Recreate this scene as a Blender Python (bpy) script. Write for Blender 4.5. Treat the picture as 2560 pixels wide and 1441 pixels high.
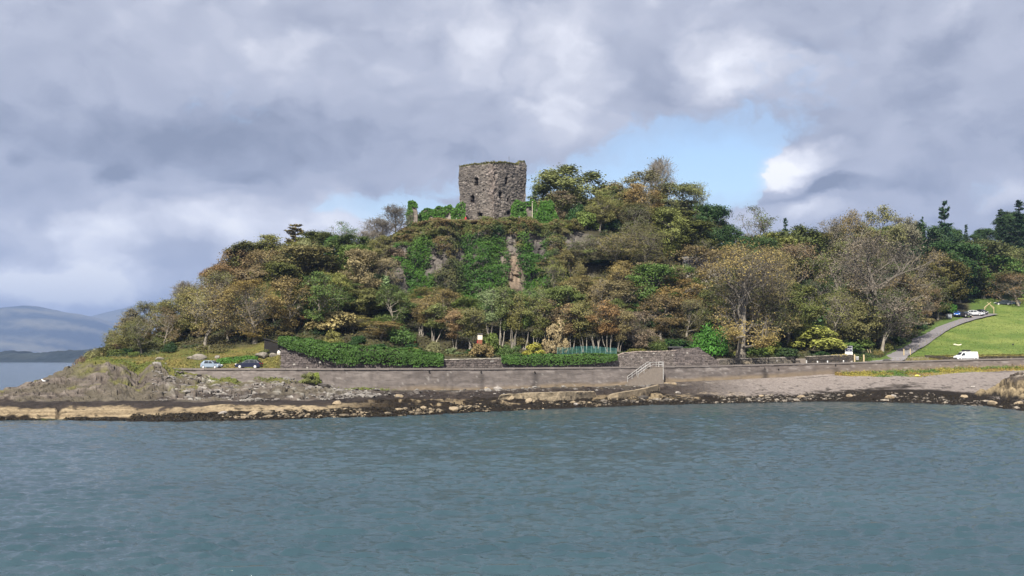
import bpy, math, random
import numpy as np

# ------------------------------------------------------------------ camera, light, exposure
scene = bpy.context.scene
for o in list(bpy.data.objects):
    bpy.data.objects.remove(o)
C = scene.collection
FPX, HOR, EYE = 2745.0, 897.0, 8.0           # focal length (photo pixels), horizon row, eye height (m)
PITCH = math.atan((HOR - 720.5) / FPX)
cam_d = bpy.data.cameras.new('camera')
cam = bpy.data.objects.new('camera', cam_d)
C.objects.link(cam)
cam_d.sensor_width = 36.0
cam_d.lens = FPX / 2560.0 * 36.0
cam_d.clip_start = 0.5
cam_d.clip_end = 60000.0
cam.location = (0, 0, EYE)
cam.rotation_euler = (math.pi / 2 + PITCH, 0, 0)
scene.camera = cam

SUN_AZ, SUN_EL = math.radians(-163), math.radians(46)   # azimuth from +Y towards +X
sx, sy, sz = math.sin(SUN_AZ) * math.cos(SUN_EL), math.cos(SUN_AZ) * math.cos(SUN_EL), math.sin(SUN_EL)
sun_d = bpy.data.lights.new('sun', 'SUN')
sun_d.energy = 4.9
sun_d.angle = math.radians(0.6)
sun_d.color = (1.0, 0.93, 0.83)
sun = bpy.data.objects.new('sun', sun_d)
C.objects.link(sun)
from mathutils import Vector
sun.rotation_euler = Vector((sx, sy, sz)).to_track_quat('Z', 'Y').to_euler()
sun.location = (sx * 300, sy * 300, sz * 300)

scene.view_settings.view_transform = 'Standard'
scene.view_settings.look = 'None'
scene.view_settings.gamma = 1
scene.view_settings.exposure = 0.85
scene.view_settings.use_curve_mapping = False
scene.cycles.volume_bounces = 0
scene.cycles.max_bounces = 6
scene.cycles.diffuse_bounces = 3
scene.cycles.transparent_max_bounces = 6
scene.cycles.use_denoising = True
scene.cycles.volume_max_steps = 64

# ------------------------------------------------------------------ node helpers
class NT:
    """small helper to write node graphs as expressions"""
    def __init__(s, tree):
        s.t, s.l = tree, tree.links
    def n(s, kind, **kw):
        nd = s.t.nodes.new(kind)
        for k, v in kw.items():
            setattr(nd, k, v)
        return nd
    def put(s, sock, v):
        if v is None:
            return
        if hasattr(v, 'node'):
            s.l.new(v, sock)
        else:
            sock.default_value = v
    def m(s, op, a, b=None, c=None, clamp=False):
        nd = s.n('ShaderNodeMath', operation=op, use_clamp=clamp)
        for i, v in enumerate((a, b, c)):
            s.put(nd.inputs[i], v)
        return nd.outputs[0]
    def v(s, op, a, b=None, c=None):
        nd = s.n('ShaderNodeVectorMath', operation=op)
        for i, v in enumerate((a, b, c)):
            s.put(nd.inputs[i], v)
        return nd.outputs['Value'] if op in ('DOT_PRODUCT', 'LENGTH', 'DISTANCE') else nd.outputs[0]
    def noise(s, vec, scale, detail=4, rough=0.55, dist=0.0, color=False):
        nd = s.n('ShaderNodeTexNoise')
        s.put(nd.inputs['Vector'], vec)
        nd.inputs['Scale'].default_value = scale
        nd.inputs['Detail'].default_value = detail
        nd.inputs['Roughness'].default_value = rough
        nd.inputs['Distortion'].default_value = dist
        return nd.outputs['Color'] if color else nd.outputs['Fac']
    def ramp(s, fac, stops, interp='LINEAR'):
        nd = s.n('ShaderNodeValToRGB')
        nd.color_ramp.interpolation = interp
        el = nd.color_ramp.elements
        while len(el) < len(stops):
            el.new(0.5)
        for e, (p, c) in zip(el, stops):
            e.position = p
            e.color = (*c, 1) if len(c) == 3 else c
        s.put(nd.inputs[0], fac)
        return nd.outputs[0]
    def mix(s, f, a, b, mode='MIX'):
        nd = s.n('ShaderNodeMix', data_type='RGBA', blend_type=mode)
        s.put(nd.inputs[0], f)
        for i, v in ((6, a), (7, b)):
            if isinstance(v, tuple) and len(v) == 3:
                v = (*v, 1)
            s.put(nd.inputs[i], v)
        return nd.outputs[2]
    def maprange(s, x, a, b, c=0.0, d=1.0, smooth=True):
        nd = s.n('ShaderNodeMapRange', interpolation_type='SMOOTHSTEP' if smooth else 'LINEAR')
        s.put(nd.inputs[0], x)
        for i, v in enumerate((a, b, c, d)):
            nd.inputs[i + 1].default_value = v
        return nd.outputs[0]

# ------------------------------------------------------------------ world: blue sky under broken cloud
world = bpy.data.worlds.new('World')
scene.world = world
world.use_nodes = True
world.node_tree.nodes.clear()
N = NT(world.node_tree)
tc = N.n('ShaderNodeTexCoord').outputs['Generated']
sep = N.n('ShaderNodeSeparateXYZ')
N.l.new(tc, sep.inputs[0])
az = N.m('ARCTAN2', sep.outputs[0], sep.outputs[1])
el = N.m('ARCSINE', sep.outputs[2])
comb = N.n('ShaderNodeCombineXYZ')
N.l.new(az, comb.inputs[0]); N.l.new(el, comb.inputs[1])
p0 = comb.outputs[0]
# puffy domain warp (radians)
w1 = N.noise(N.v('MULTIPLY', p0, (1, 1.5, 1)), 8.0, 5, 0.55, color=True)
warp = N.v('MULTIPLY', N.v('SUBTRACT', w1, (0.5, 0.5, 0.5)), (0.085, 0.06, 0))
w2 = N.noise(N.v('MULTIPLY', p0, (1, 1.4, 1)), 34.0, 4, 0.6, color=True)
p = N.v('ADD', N.v('ADD', p0, warp), N.v('MULTIPLY', N.v('SUBTRACT', w2, (0.5, 0.5, 0.5)), (0.022, 0.018, 0)))
def dirpx(px, py):                            # a photo pixel as (azimuth, elevation)
    u, v = (px - 1280) / FPX, (720.5 - py) / FPX
    y = math.cos(PITCH) - v * math.sin(PITCH); z = math.sin(PITCH) + v * math.cos(PITCH)
    return math.atan2(u, y), math.atan2(z, math.hypot(u, y))
def blob(vec, px, py, rx, ry):
    a, e = dirpx(px, py)
    kx, ky = FPX / rx, FPX / ry
    q = N.v('MULTIPLY_ADD', vec, (kx, ky, 0), (-a * kx, -e * ky, 0))
    return N.m('POWER', 0.367879, N.v('DOT_PRODUCT', q, q))
def field(vec, base, blobs):
    acc = base
    for (px, py, rx, ry, amp) in blobs:
        acc = N.m('MULTIPLY_ADD', blob(vec, px, py, rx, ry), amp, acc)
    return acc
SKY_GAPS = [(1755, 408, 285, 100, -2.0), (1900, 450, 110, 75, -0.5), (1460, 480, 260, 52, -1.1), (980, 522, 220, 42, -1.0), (700, 545, 260, 26, -0.35),
            (1965, 415, 52, 56, 2.2), (2070, 425, 110, 85, 2.0), (1700, 540, 300, 30, 0.25), (330, 740, 420, 26, -0.30),
            (1120, 508, 70, 14, 0.6), (60, 560, 260, 40, -0.15), (760, 470, 200, 20, -0.2), (2480, 480, 60, 30, -0.3)]
SKY_LIGHT = [(1150, 110, 480, 170, 0.17), (1430, 175, 120, 100, 0.15), (1400, 280, 200, 80, 0.06), (1790, 130, 120, 95, 0.24), (1930, 165, 160, 75, 0.30),
             (2040, 235, 130, 60, 0.18), (1955, 410, 80, 66, 0.42), (2055, 390, 140, 60, 0.26), (190, 690, 150, 48, 0.42),
             (60, 700, 90, 40, 0.14), (2500, 512, 110, 36, 0.26), (2080, 520, 160, 36, 0.22), (480, 570, 700, 120, 0.23), (950, 575, 330, 50, 0.18),
             (420, 345, 480, 62, -0.17), (1080, 360, 320, 58, -0.10), (310, 440, 66, 42, -0.36), (620, 452, 62, 26, -0.16), (40, 395, 46, 24, -0.14),
             (2085, 462, 52, 26, -0.50), (1990, 478, 70, 20, -0.25), (2350, 350, 330, 100, -0.09), (1900, 25, 200, 55, -0.18), (2330, 170, 330, 80, -0.10),
             (2250, 470, 160, 40, -0.10), (385, 640, 110, 44, -0.15), (150, 230, 420, 150, -0.05), (1750, 270, 180, 40, -0.08), (2480, 20, 160, 30, 0.12), (1000, 250, 60, 50, 0.08),
             (1060, 300, 300, 40, -0.05), (2120, 360, 120, 30, 0.10), (110, 645, 60, 30, -0.10), (300, 790, 500, 50, 0.06)]
f1 = N.noise(N.v('MULTIPLY', p, (1, 1.5, 1)), 4.3, 9, 0.54)
f2 = N.noise(N.v('MULTIPLY_ADD', p, (1, 1.5, 1), (0.016, -0.034, 0)), 4.3, 9, 0.54)   # the same field a step away from the sun
cov = N.m('MULTIPLY_ADD', N.m('SUBTRACT', f1, 0.5), 2.4, field(p, 0.95, SKY_GAPS))
f4 = N.noise(N.v('MULTIPLY', p, (1, 1.3, 1)), 60.0, 5, 0.62)
cov = N.m('MULTIPLY_ADD', N.m('SUBTRACT', f4, 0.5), 0.8, cov)
cover = N.m('MAXIMUM', N.maprange(cov, 0.0, 0.66), N.maprange(N.m('ADD', cov, N.m('MULTIPLY', f1, 0.8)), -0.6, 1.0, 0.0, 0.45))
bri = field(p, 0.46, [(a, b, c_, d, e * 1.65) for a, b, c_, d, e in SKY_LIGHT])
bri = N.m('MULTIPLY_ADD', N.m('SUBTRACT', f1, 0.5), 0.60, bri)
bri = N.m('MULTIPLY_ADD', N.m('SUBTRACT', f1, f2), 1.5, bri)
f3 = N.noise(N.v('MULTIPLY', p, (1, 1.5, 1)), 17.0, 7, 0.58)
bri = N.m('MULTIPLY_ADD', N.m('SUBTRACT', f3, 0.5), 0.10, bri)
vor = N.n('ShaderNodeTexVoronoi', feature='SMOOTH_F1')
vor.inputs['Scale'].default_value = 13.0; vor.inputs['Smoothness'].default_value = 0.7; vor.inputs['Detail'].default_value = 2.0; vor.inputs['Roughness'].default_value = 0.5
N.l.new(N.v('MULTIPLY', p, (1, 1.5, 1)), vor.inputs['Vector'])
puff = N.m('MULTIPLY', N.m('SUBTRACT', 0.42, vor.outputs['Distance']), N.maprange(bri, 0.35, 0.7, 0.10, 0.55))
bri = N.m('ADD', bri, puff)
ccol = N.ramp(bri, [(0.0, (0.150, 0.166, 0.212)), (0.22, (0.218, 0.235, 0.292)), (0.42, (0.310, 0.324, 0.382)), (0.62, (0.415, 0.423, 0.470)), (0.80, (0.54, 0.545, 0.585)), (1.0, (0.70, 0.695, 0.69))])
skyt = N.n('ShaderNodeTexSky', sky_type='NISHITA', sun_disc=False)
skyt.sun_elevation = SUN_EL
skyt.sun_rotation = SUN_AZ
skyt.air_density = 1.0; skyt.dust_density = 0.6; skyt.ozone_density = 1.0; skyt.altitude = 10
bg1 = N.n('ShaderNodeBackground'); bg1.inputs['Strength'].default_value = 0.1
N.l.new(skyt.outputs[0], bg1.inputs['Color'])
bg2 = N.n('ShaderNodeBackground'); bg2.inputs['Strength'].default_value = 1.0
N.l.new(ccol, bg2.inputs['Color'])
mx = N.n('ShaderNodeMixShader')
N.l.new(cover, mx.inputs[0]); N.l.new(bg1.outputs[0], mx.inputs[1]); N.l.new(bg2.outputs[0], mx.inputs[2])
wo = N.n('ShaderNodeOutputWorld')
N.l.new(mx.outputs[0], wo.inputs['Surface'])
world.cycles.sampling_method = 'MANUAL'
world.cycles.sample_map_resolution = 512

# ------------------------------------------------------------------ geometry helpers
rng = np.random.default_rng(7)
random.seed(7)
def P(px, py, Y):
    """the point at depth Y (m) that the photo shows at pixel (px, py)"""
    v = (720.5 - py) / FPX
    t = (math.sin(PITCH) + v * math.cos(PITCH)) / (math.cos(PITCH) - v * math.sin(PITCH))
    return np.array([(px - 1280) / FPX * Y, Y, EYE + t * Y])
def ZP(py, Y):
    v = (720.5 - np.asarray(py, float)) / FPX
    return EYE + (math.sin(PITCH) + v * math.cos(PITCH)) / (math.cos(PITCH) - v * math.sin(PITCH)) * Y
def X(px, Y):
    return (px - 1280) / FPX * Y
def _h(ix, iy, seed):
    n = (ix * 374761393 + iy * 668265263 + seed * 1442695041) & 0xFFFFFFFF
    n = ((n ^ (n >> 13)) * 1274126177) & 0xFFFFFFFF
    n = (n ^ (n >> 16)) & 0xFFFFFFFF
    return n / 4294967295.0
def vnoise(x, y, seed=0):
    x = np.asarray(x, float); y = np.asarray(y, float)
    ix = np.floor(x).astype(np.int64); iy = np.floor(y).astype(np.int64)
    fx = x - ix; fy = y - iy
    fx = fx * fx * fx * (fx * (fx * 6 - 15) + 10); fy = fy * fy * fy * (fy * (fy * 6 - 15) + 10)
    a = _h(ix, iy, seed); b = _h(ix + 1, iy, seed); c = _h(ix, iy + 1, seed); d = _h(ix + 1, iy + 1, seed)
    return (a * (1 - fx) + b * fx) * (1 - fy) + (c * (1 - fx) + d * fx) * fy
def fbm(x, y, seed=0, octv=4, gain=0.5):
    s, a, t = 0, 1.0, 0
    for i in range(octv):
        s = s + a * vnoise(x * 2 ** i + 13.7 * i, y * 2 ** i - 7.1 * i, seed + i); t += a; a *= gain
    return s / t
def ridged(x, y, seed=0, octv=4):
    s, a, t = 0, 1.0, 0
    for i in range(octv):
        s = s + a * (1 - np.abs(2 * vnoise(x * 2 ** i + 5.3 * i, y * 2 ** i + 1.9 * i, seed + i) - 1)); t += a; a *= 0.5
    return s / t
def cells(x, y, seed=0):
    """cellular noise: (distance to nearest seed, id value of that cell, F2-F1)"""
    x = np.asarray(x, float); y = np.asarray(y, float)
    ix = np.floor(x).astype(np.int64); iy = np.floor(y).astype(np.int64)
    f1 = np.full(x.shape, 9.0); f2 = np.full(x.shape, 9.0); idv = np.zeros(x.shape)
    for dx in (-1, 0, 1):
        for dy in (-1, 0, 1):
            cx, cy = ix + dx, iy + dy
            d = np.hypot(cx + _h(cx, cy, seed) - x, cy + _h(cx, cy, seed + 9) - y)
            near = d < f1
            f2 = np.where(near, f1, np.minimum(f2, d))
            idv = np.where(near, _h(cx, cy, seed + 21), idv)
            f1 = np.where(near, d, f1)
    return f1, idv, f2 - f1
def sstep(x, a, b):
    t = np.clip((x - a) / (b - a), 0, 1)
    return t * t * (3 - 2 * t)
def lerp(a, b, t):
    return a + (b - a) * t
def lerp3(a, b, t):
    return np.asarray(a) + (np.asarray(b) - np.asarray(a)) * np.asarray(t)[..., None]

def mk_mesh(name, V, quads=None, tris=None, attrs=None, smooth=False, mats=None, mat_idx=None):
    me = bpy.data.meshes.new(name)
    V = np.asarray(V, np.float32).reshape(-1, 3)
    me.vertices.add(len(V)); me.vertices.foreach_set('co', V.ravel())
    q = np.asarray(quads, np.int32).reshape(-1, 4) if quads is not None and len(quads) else np.zeros((0, 4), np.int32)
    t = np.asarray(tris, np.int32).reshape(-1, 3) if tris is not None and len(tris) else np.zeros((0, 3), np.int32)
    nl = q.size + t.size
    me.loops.add(nl); me.loops.foreach_set('vertex_index', np.concatenate([q.ravel(), t.ravel()]))
    npoly = len(q) + len(t)
    me.polygons.add(npoly)
    st = np.concatenate([np.arange(len(q)) * 4, q.size + np.arange(len(t)) * 3]).astype(np.int32)
    me.polygons.foreach_set('loop_start', st)
    me.polygons.foreach_set('use_smooth', np.full(npoly, bool(smooth)))
    if mat_idx is not None:
        me.polygons.foreach_set('material_index', np.asarray(mat_idx, np.int32))
    me.update(calc_edges=True)
    for k, a in (attrs or {}).items():
        a = np.asarray(a, np.float32)
        if a.ndim == 1:
            at = me.attributes.new(k, 'FLOAT', 'POINT'); at.data.foreach_set('value', a)
        else:
            if a.shape[1] == 3:
                a = np.concatenate([a, np.ones((len(a), 1), np.float32)], 1)
            at = me.attributes.new(k, 'FLOAT_COLOR', 'POINT'); at.data.foreach_set('color', a.ravel())
    for m in (mats or []):
        me.materials.append(m)
    return me
def grid_quads(nr, nc, wrap=False):
    r = np.arange(nr - 1)[:, None]; c = np.arange(nc if wrap else nc - 1)[None, :]
    c2 = (c + 1) % nc
    return np.stack([r * nc + c, r * nc + c2, (r + 1) * nc + c2, (r + 1) * nc + c], -1).reshape(-1, 4)

class MB:
    """collects boxes, bars, tubes, prisms; build() makes ONE mesh"""
    def __init__(s):
        s.V, s.Q, s.T, s.n = [], [], [], 0
    def add(s, V, Q=(), T=()):
        V = np.asarray(V, float).reshape(-1, 3)
        if len(Q): s.Q.append(np.asarray(Q, np.int32).reshape(-1, 4) + s.n)
        if len(T): s.T.append(np.asarray(T, np.int32).reshape(-1, 3) + s.n)
        s.V.append(V); s.n += len(V)
        return s
    def box(s, x0, x1, y0, y1, z0, z1, ch=0.0):
        if ch > 0:                               # chamfered: three stacked octagonal-ish rings
            for (zz0, zz1, i0, i1) in ((z0, z0 + ch, ch, 0), (z0 + ch, z1 - ch, 0, 0), (z1 - ch, z1, 0, ch)):
                V = [(x0 + i0, y0 + i0, zz0), (x1 - i0, y0 + i0, zz0), (x1 - i0, y1 - i0, zz0), (x0 + i0, y1 - i0, zz0),
                     (x0 + i1, y0 + i1, zz1), (x1 - i1, y0 + i1, zz1), (x1 - i1, y1 - i1, zz1), (x0 + i1, y1 - i1, zz1)]
                Q = [(0, 1, 5, 4), (1, 2, 6, 5), (2, 3, 7, 6), (3, 0, 4, 7)]
                if zz0 == z0: Q.append((3, 2, 1, 0))
                if zz1 == z1: Q.append((4, 5, 6, 7))
                s.add(V, Q)
            return s
        V = [(x0, y0, z0), (x1, y0, z0), (x1, y1, z0), (x0, y1, z0), (x0, y0, z1), (x1, y0, z1), (x1, y1, z1), (x0, y1, z1)]
        return s.add(V, [(3, 2, 1, 0), (4, 5, 6, 7), (0, 1, 5, 4), (1, 2, 6, 5), (2, 3, 7, 6), (3, 0, 4, 7)])
    def tube(s, path, radii, k=6, cap=True):
        V, Q, T = tube(path, radii, k, cap)
        return s.add(V, Q, T)
    def bar(s, a, b, w, h=None):
        a, b = np.asarray(a, float), np.asarray(b, float)
        return s.tube([a, b], [w / 2 * 1.414] * 2, 4)
    def prism(s, poly, y0, y1):
        """a side outline (x, z) given width along y"""
        n = len(poly)
        V = [(x, y0, z) for x, z in poly] + [(x, y1, z) for x, z in poly]
        Q = [(i, (i + 1) % n, n + (i + 1) % n, n + i) for i in range(n)]
        c0, c1 = 2 * n, 2 * n + 1
        m = np.mean(np.asarray(poly), 0)
        V += [(m[0], y0, m[1]), (m[0], y1, m[1])]
        T = [((i + 1) % n, i, c0) for i in range(n)] + [(n + i, n + (i + 1) % n, c1) for i in range(n)]
        return s.add(V, Q, T)
    def build(s, name, mat, parent=None, smooth=False, loc=None, rotz=None, attrs=None):
        me = mk_mesh(name, np.concatenate(s.V), np.concatenate(s.Q) if s.Q else None, np.concatenate(s.T) if s.T else None, smooth=smooth, mats=[mat], attrs=attrs)
        return link(name, me, parent, loc, rotz)
def tube(path, radii, k=6, cap=False):
    path = np.asarray(path, float); n = len(path)
    tan = np.gradient(path, axis=0)
    tan /= np.linalg.norm(tan, axis=1, keepdims=True) + 1e-9
    ref = np.array([0.31, 0.95, 0.05]) if abs(tan[0][2]) > 0.5 else np.array([0.05, 0.1, 1.0])
    a = np.cross(tan, ref); a /= np.linalg.norm(a, axis=1, keepdims=True) + 1e-9
    b = np.cross(tan, a)
    th = np.arange(k) / k * 2 * math.pi + math.pi / 4
    r = np.asarray(radii, float)[:, None, None]
    V = path[:, None, :] + r * (a[:, None, :] * np.cos(th)[None, :, None] + b[:, None, :] * np.sin(th)[None, :, None])
    Q = grid_quads(n, k, True)
    T = []
    V = V.reshape(-1, 3)
    if cap:
        V = np.concatenate([V, path[:1], path[-1:]])
        T = [(i, (i + 1) % k, n * k) for i in range(k)] + [((n - 1) * k + (i + 1) % k, (n - 1) * k + i, n * k + 1) for i in range(k)]
    return V, Q, np.asarray(T, np.int32).reshape(-1, 3)

def link(name, me, parent=None, loc=None, rotz=None):
    o = bpy.data.objects.new(name, me); C.objects.link(o)
    if parent is not None: o.parent = parent
    if loc is not None: o.location = [float(q) for q in loc]
    if rotz is not None: o.rotation_euler = (0, 0, rotz)
    return o
def tag(o, label=None, cat=None, group=None, kind=None):
    if label: o['label'] = label
    if cat: o['category'] = cat
    if group: o['group'] = group
    if kind: o['kind'] = kind
    return o
def thing(name, label, cat, loc=(0, 0, 0), rotz=0.0, group=None):
    o = bpy.data.objects.new(name, None); C.objects.link(o)
    o.empty_display_size = 0.3
    o.location = [float(q) for q in loc]; o.rotation_euler = (0, 0, rotz)
    return tag(o, label, cat, group)

# ------------------------------------------------------------------ materials
def new_mat(name):
    m = bpy.data.materials.new(name); m.use_nodes = True
    m.node_tree.nodes.clear()
    n = NT(m.node_tree)
    out = n.n('ShaderNodeOutputMaterial')
    return m, n, out
def principled(n, out, col, rough=0.8, spec=0.3, metal=0.0, bump=None, bstr=0.4, bdist=0.1):
    b = n.n('ShaderNodeBsdfPrincipled')
    if isinstance(col, tuple) and len(col) == 3: col = (*col, 1)
    n.put(b.inputs['Base Color'], col)
    n.put(b.inputs['Roughness'], rough)
    b.inputs['Specular IOR Level'].default_value = spec
    b.inputs['Metallic'].default_value = metal
    if bump is not None:
        bn = n.n('ShaderNodeBump'); bn.inputs['Strength'].default_value = bstr; bn.inputs['Distance'].default_value = bdist
        n.l.new(bump, bn.inputs['Height']); n.l.new(bn.outputs[0], b.inputs['Normal'])
    n.l.new(b.outputs[0], out.inputs['Surface'])
    return b
def mat_plain(name, col, rough=0.6, spec=0.4, metal=0.0, var=0.15, scale=3.0):
    m, n, out = new_mat(name)
    g = n.n('ShaderNodeTexCoord').outputs['Object']
    f = n.noise(g, scale, 4, 0.6)
    c = n.mix(f, tuple(x * (1 - var) for x in col), tuple(min(1, x * (1 + var)) for x in col))
    principled(n, out, c, rough, spec, metal)
    return m
def mat_attr(name, rough=0.85, spec=0.25, nscale=4.0, nvar=0.35, bscale=6.0, bstr=0.5, bdist=0.15, stretch=(1, 1, 1)):
    """colour from the mesh attribute 'col', broken up with fine noise"""
    m, n, out = new_mat(name)
    a = n.n('ShaderNodeAttribute', attribute_name='col').outputs['Color']
    g = n.n('ShaderNodeTexCoord').outputs['Object']
    gs = n.v('MULTIPLY', g, stretch)
    f = n.noise(gs, nscale, 6, 0.65)
    k = n.maprange(f, 0.25, 0.75, 1 - nvar, 1 + nvar, smooth=False)
    c = n.v('SCALE', a, None)
    nd = c.node; n.put(nd.inputs['Scale'], k)
    b = n.noise(gs, bscale, 5, 0.7)
    principled(n, out, c, rough, spec, bump=b, bstr=bstr, bdist=bdist)
    return m
def mat_leaf(name, attr=False, trans=0.16):
    """leaf colour: the object's own colour (or the mesh attribute), varied per leaf and per clump"""
    m, n, out = new_mat(name)
    if attr:
        base = n.n('ShaderNodeAttribute', attribute_name='col').outputs['Color']
    else:
        base = n.n('ShaderNodeObjectInfo').outputs['Color']
    t = n.n('ShaderNodeAttribute', attribute_name='tint').outputs['Fac']
    c = n.v('SCALE', base, None); n.put(c.node.inputs['Scale'], n.maprange(t, 0, 1, 0.62, 1.72, smooth=False))
    b = n.n('ShaderNodeBsdfPrincipled')
    n.l.new(c, b.inputs['Base Color']); b.inputs['Roughness'].default_value = 0.55; b.inputs['Specular IOR Level'].default_value = 0.25
    tr = n.n('ShaderNodeBsdfTranslucent'); n.l.new(c, tr.inputs['Color'])
    mxx = n.n('ShaderNodeMixShader'); mxx.inputs[0].default_value = trans
    n.l.new(b.outputs[0], mxx.inputs[1]); n.l.new(tr.outputs[0], mxx.inputs[2]); n.l.new(mxx.outputs[0], out.inputs['Surface'])
    return m
def mat_bark(name):
    m, n, out = new_mat(name)
    base = n.n('ShaderNodeObjectInfo').outputs['Color']
    g = n.n('ShaderNodeTexCoord').outputs['Object']
    f = n.noise(n.v('MULTIPLY', g, (3, 3, 0.8)), 1.6, 5, 0.65)
    c = n.v('SCALE', base, None); n.put(c.node.inputs['Scale'], n.maprange(f, 0.3, 0.7, 0.55, 1.3, smooth=False))
    principled(n, out, c, 0.9, 0.15, bump=f, bstr=0.4, bdist=0.08)
    return m
M_LEAF = mat_leaf('leaf'); M_LEAFA = mat_leaf('ground_leaf', True, 0.15); M_BARK = mat_bark('bark')
M_SHORE = mat_attr('foreshore_rock', spec=0.12, nscale=3.0, nvar=0.45, bscale=2.2, bstr=0.7, bdist=0.35)
M_HILL = mat_attr('hill_ground', nscale=2.0, nvar=0.4, bscale=1.3, bstr=0.8, bdist=0.5)
M_FIELD = mat_attr('field_grass', nscale=1.1, nvar=0.22, bscale=3.0, bstr=0.6, bdist=0.25)
M_STONE = mat_attr('masonry', nscale=5.0, nvar=0.35, bscale=7.0, bstr=0.6, bdist=0.12)
M_WALL = mat_attr('sea_wall_stone', nscale=2.2, nvar=0.22, bscale=3.0, bstr=0.4, bdist=0.06, stretch=(0.35, 0.35, 2.6))
M_CONC = mat_plain('old_concrete', (0.20, 0.172, 0.145), 0.9, 0.2, var=0.3, scale=2.0)
M_TAN = mat_attr('barnacled_concrete', nscale=2.5, nvar=0.4, bscale=4.0, bstr=0.7, bdist=0.15)
M_ROAD = mat_plain('asphalt', (0.17, 0.16, 0.165), 0.9, 0.2, var=0.15, scale=1.2)
M_RAIL = mat_plain('galvanised_rail', (0.46, 0.46, 0.45), 0.5, 0.4, var=0.08)
M_WOOD = mat_plain('weathered_timber', (0.26, 0.22, 0.16), 0.85, 0.2, var=0.3, scale=4)
M_PALEWOOD = mat_plain('pale_timber', (0.50, 0.40, 0.24), 0.8, 0.2, var=0.2, scale=3)
M_DARK = mat_plain('dark_timber', (0.024, 0.022, 0.021), 0.85, 0.2, var=0.35, scale=3)
M_WHITE = mat_plain('white_paint', (0.80, 0.80, 0.79), 0.5, 0.4, var=0.04)
M_BLACK = mat_plain('black_rubber', (0.018, 0.018, 0.02), 0.7, 0.3)
M_GLASS = mat_plain('car_glass', (0.02, 0.025, 0.03), 0.08, 0.6, var=0.02)

# ------------------------------------------------------------------ the lie of the land (profiles by column)
COLS_W = [150, 330, 430, 800, 1000, 1200, 1500, 1800, 2100, 2400, 2560, 2900]
WALL_Y = [196, 196, 195, 195, 200, 206, 215, 226, 240, 247, 248, 250]
WALL_T = [918, 919, 921, 921.5, 921, 920.5, 918, 913.5, 906.5, 899, 895.5, 893]
def Yw(c):
    xs = np.arange(100, 2960, 20.0)
    return np.interp(c, xs, np.convolve(np.interp(np.pad(xs, 5, 'reflect', reflect_type='odd'), COLS_W, WALL_Y), np.ones(11) / 11, 'valid'))
def Zw(c):
    return ZP(np.interp(c, COLS_W, WALL_T), Yw(c))
# foreshore: column -> py of water edge, then (py, Y) for B, C, D, E
SHORE = {
    -400: (1052, (1038, 146), (1020, 152), (1010, 156), (1000, 163)),
    -150: (1052, (1040, 146), (1016, 152), (1006, 156), (992, 164)),
    0: (1050, (1041, 145.5), (1014, 150), (1003, 154), (984, 166)),
    100: (1050, (1041, 145.5), (1013, 150), (1002, 154), (956, 176)),
    170: (1050, (1041, 145.5), (1013, 150), (1002, 154), (922, 188)),
    250: (1051, (1042, 145), (1012, 150), (1001, 154), (905, 194)),
    330: (1052, (1043, 145), (1012, 150), (1000, 154), (914, 195.5)),
    400: (1053, (1042, 145), (1013, 150), (1000, 155), (916, 194.5)),
    450: (1053, (1038, 145.5), (1013, 150), (1000, 156), (934, 194.5)),
    520: (1052, (1034, 147), (1014, 151), (1001, 157), (940, 194.5)),
    600: (1050, (1032, 148), (1013, 152), (1001, 158), (952, 194.5)),
    700: (1048, (1030, 150), (1012, 154), (1000, 160), (949, 194.5)),
    800: (1045, (1027, 152), (1009, 157), (997, 163), (962, 194.6)),
    850: (1043.5, (1025, 153), (1008, 159), (996, 166), (973, 196)),
    1000: (1040, (1022, 158), (1004, 169), (992, 180), (976, 199.6)),
    1120: (1034, (1017, 163), (1001, 174), (989, 185), (976, 203.5)),
    1200: (1030, (1014, 170), (999, 181), (985, 192), (975, 205.5)),
    1350: (1023, (1008, 180), (994, 190), (981, 199), (970, 210)),
    1500: (1017, (1004, 189), (989, 198), (978, 205), (967, 214.6)),
    1650: (1012, (1001, 196), (986, 204), (972, 212), (957, 219.8)),
    1800: (1008, (998, 204), (982, 211), (967, 218), (951, 225.6)),
    1950: (1005, (994, 209), (974, 219), (957, 227), (944, 232.5)),
    2100: (1003, (988, 215), (968, 226), (950, 234), (934, 239.6)),
    2300: (1008, (994, 206), (968, 223), (943, 238), (925, 245)),
    2450: (1015, (999, 197), (974, 213), (944, 233), (921, 247)),
    2560: (1028, (1010, 180), (985, 197), (950, 225), (919, 248)),
    2900: (1045, (1025, 165), (995, 185), (955, 220), (915, 250)),
}
def shore_rows(c):
    """(Y, z) of the five foreshore rows plus a drowned one, at columns c"""
    cs = np.array(sorted(SHORE))
    Ys, Zs = [], []
    ya = np.array([EYE / ((SHORE[k][0] - HOR) / FPX) for k in cs])
    Ys.append(np.interp(c, cs, ya) - 14); Zs.append(np.full(np.shape(c), -2.2))
    Ys.append(np.interp(c, cs, ya)); Zs.append(np.zeros(np.shape(c)))
    for j in range(1, 5):
        yy = np.array([SHORE[k][j][1] for k in cs]); zz = np.array([ZP(SHORE[k][j][0], SHORE[k][j][1]) for k in cs])
        Ys.append(np.interp(c, cs, yy)); Zs.append(np.interp(c, cs, zz))
    return np.stack(Ys, -1), np.stack(Zs, -1)
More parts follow.
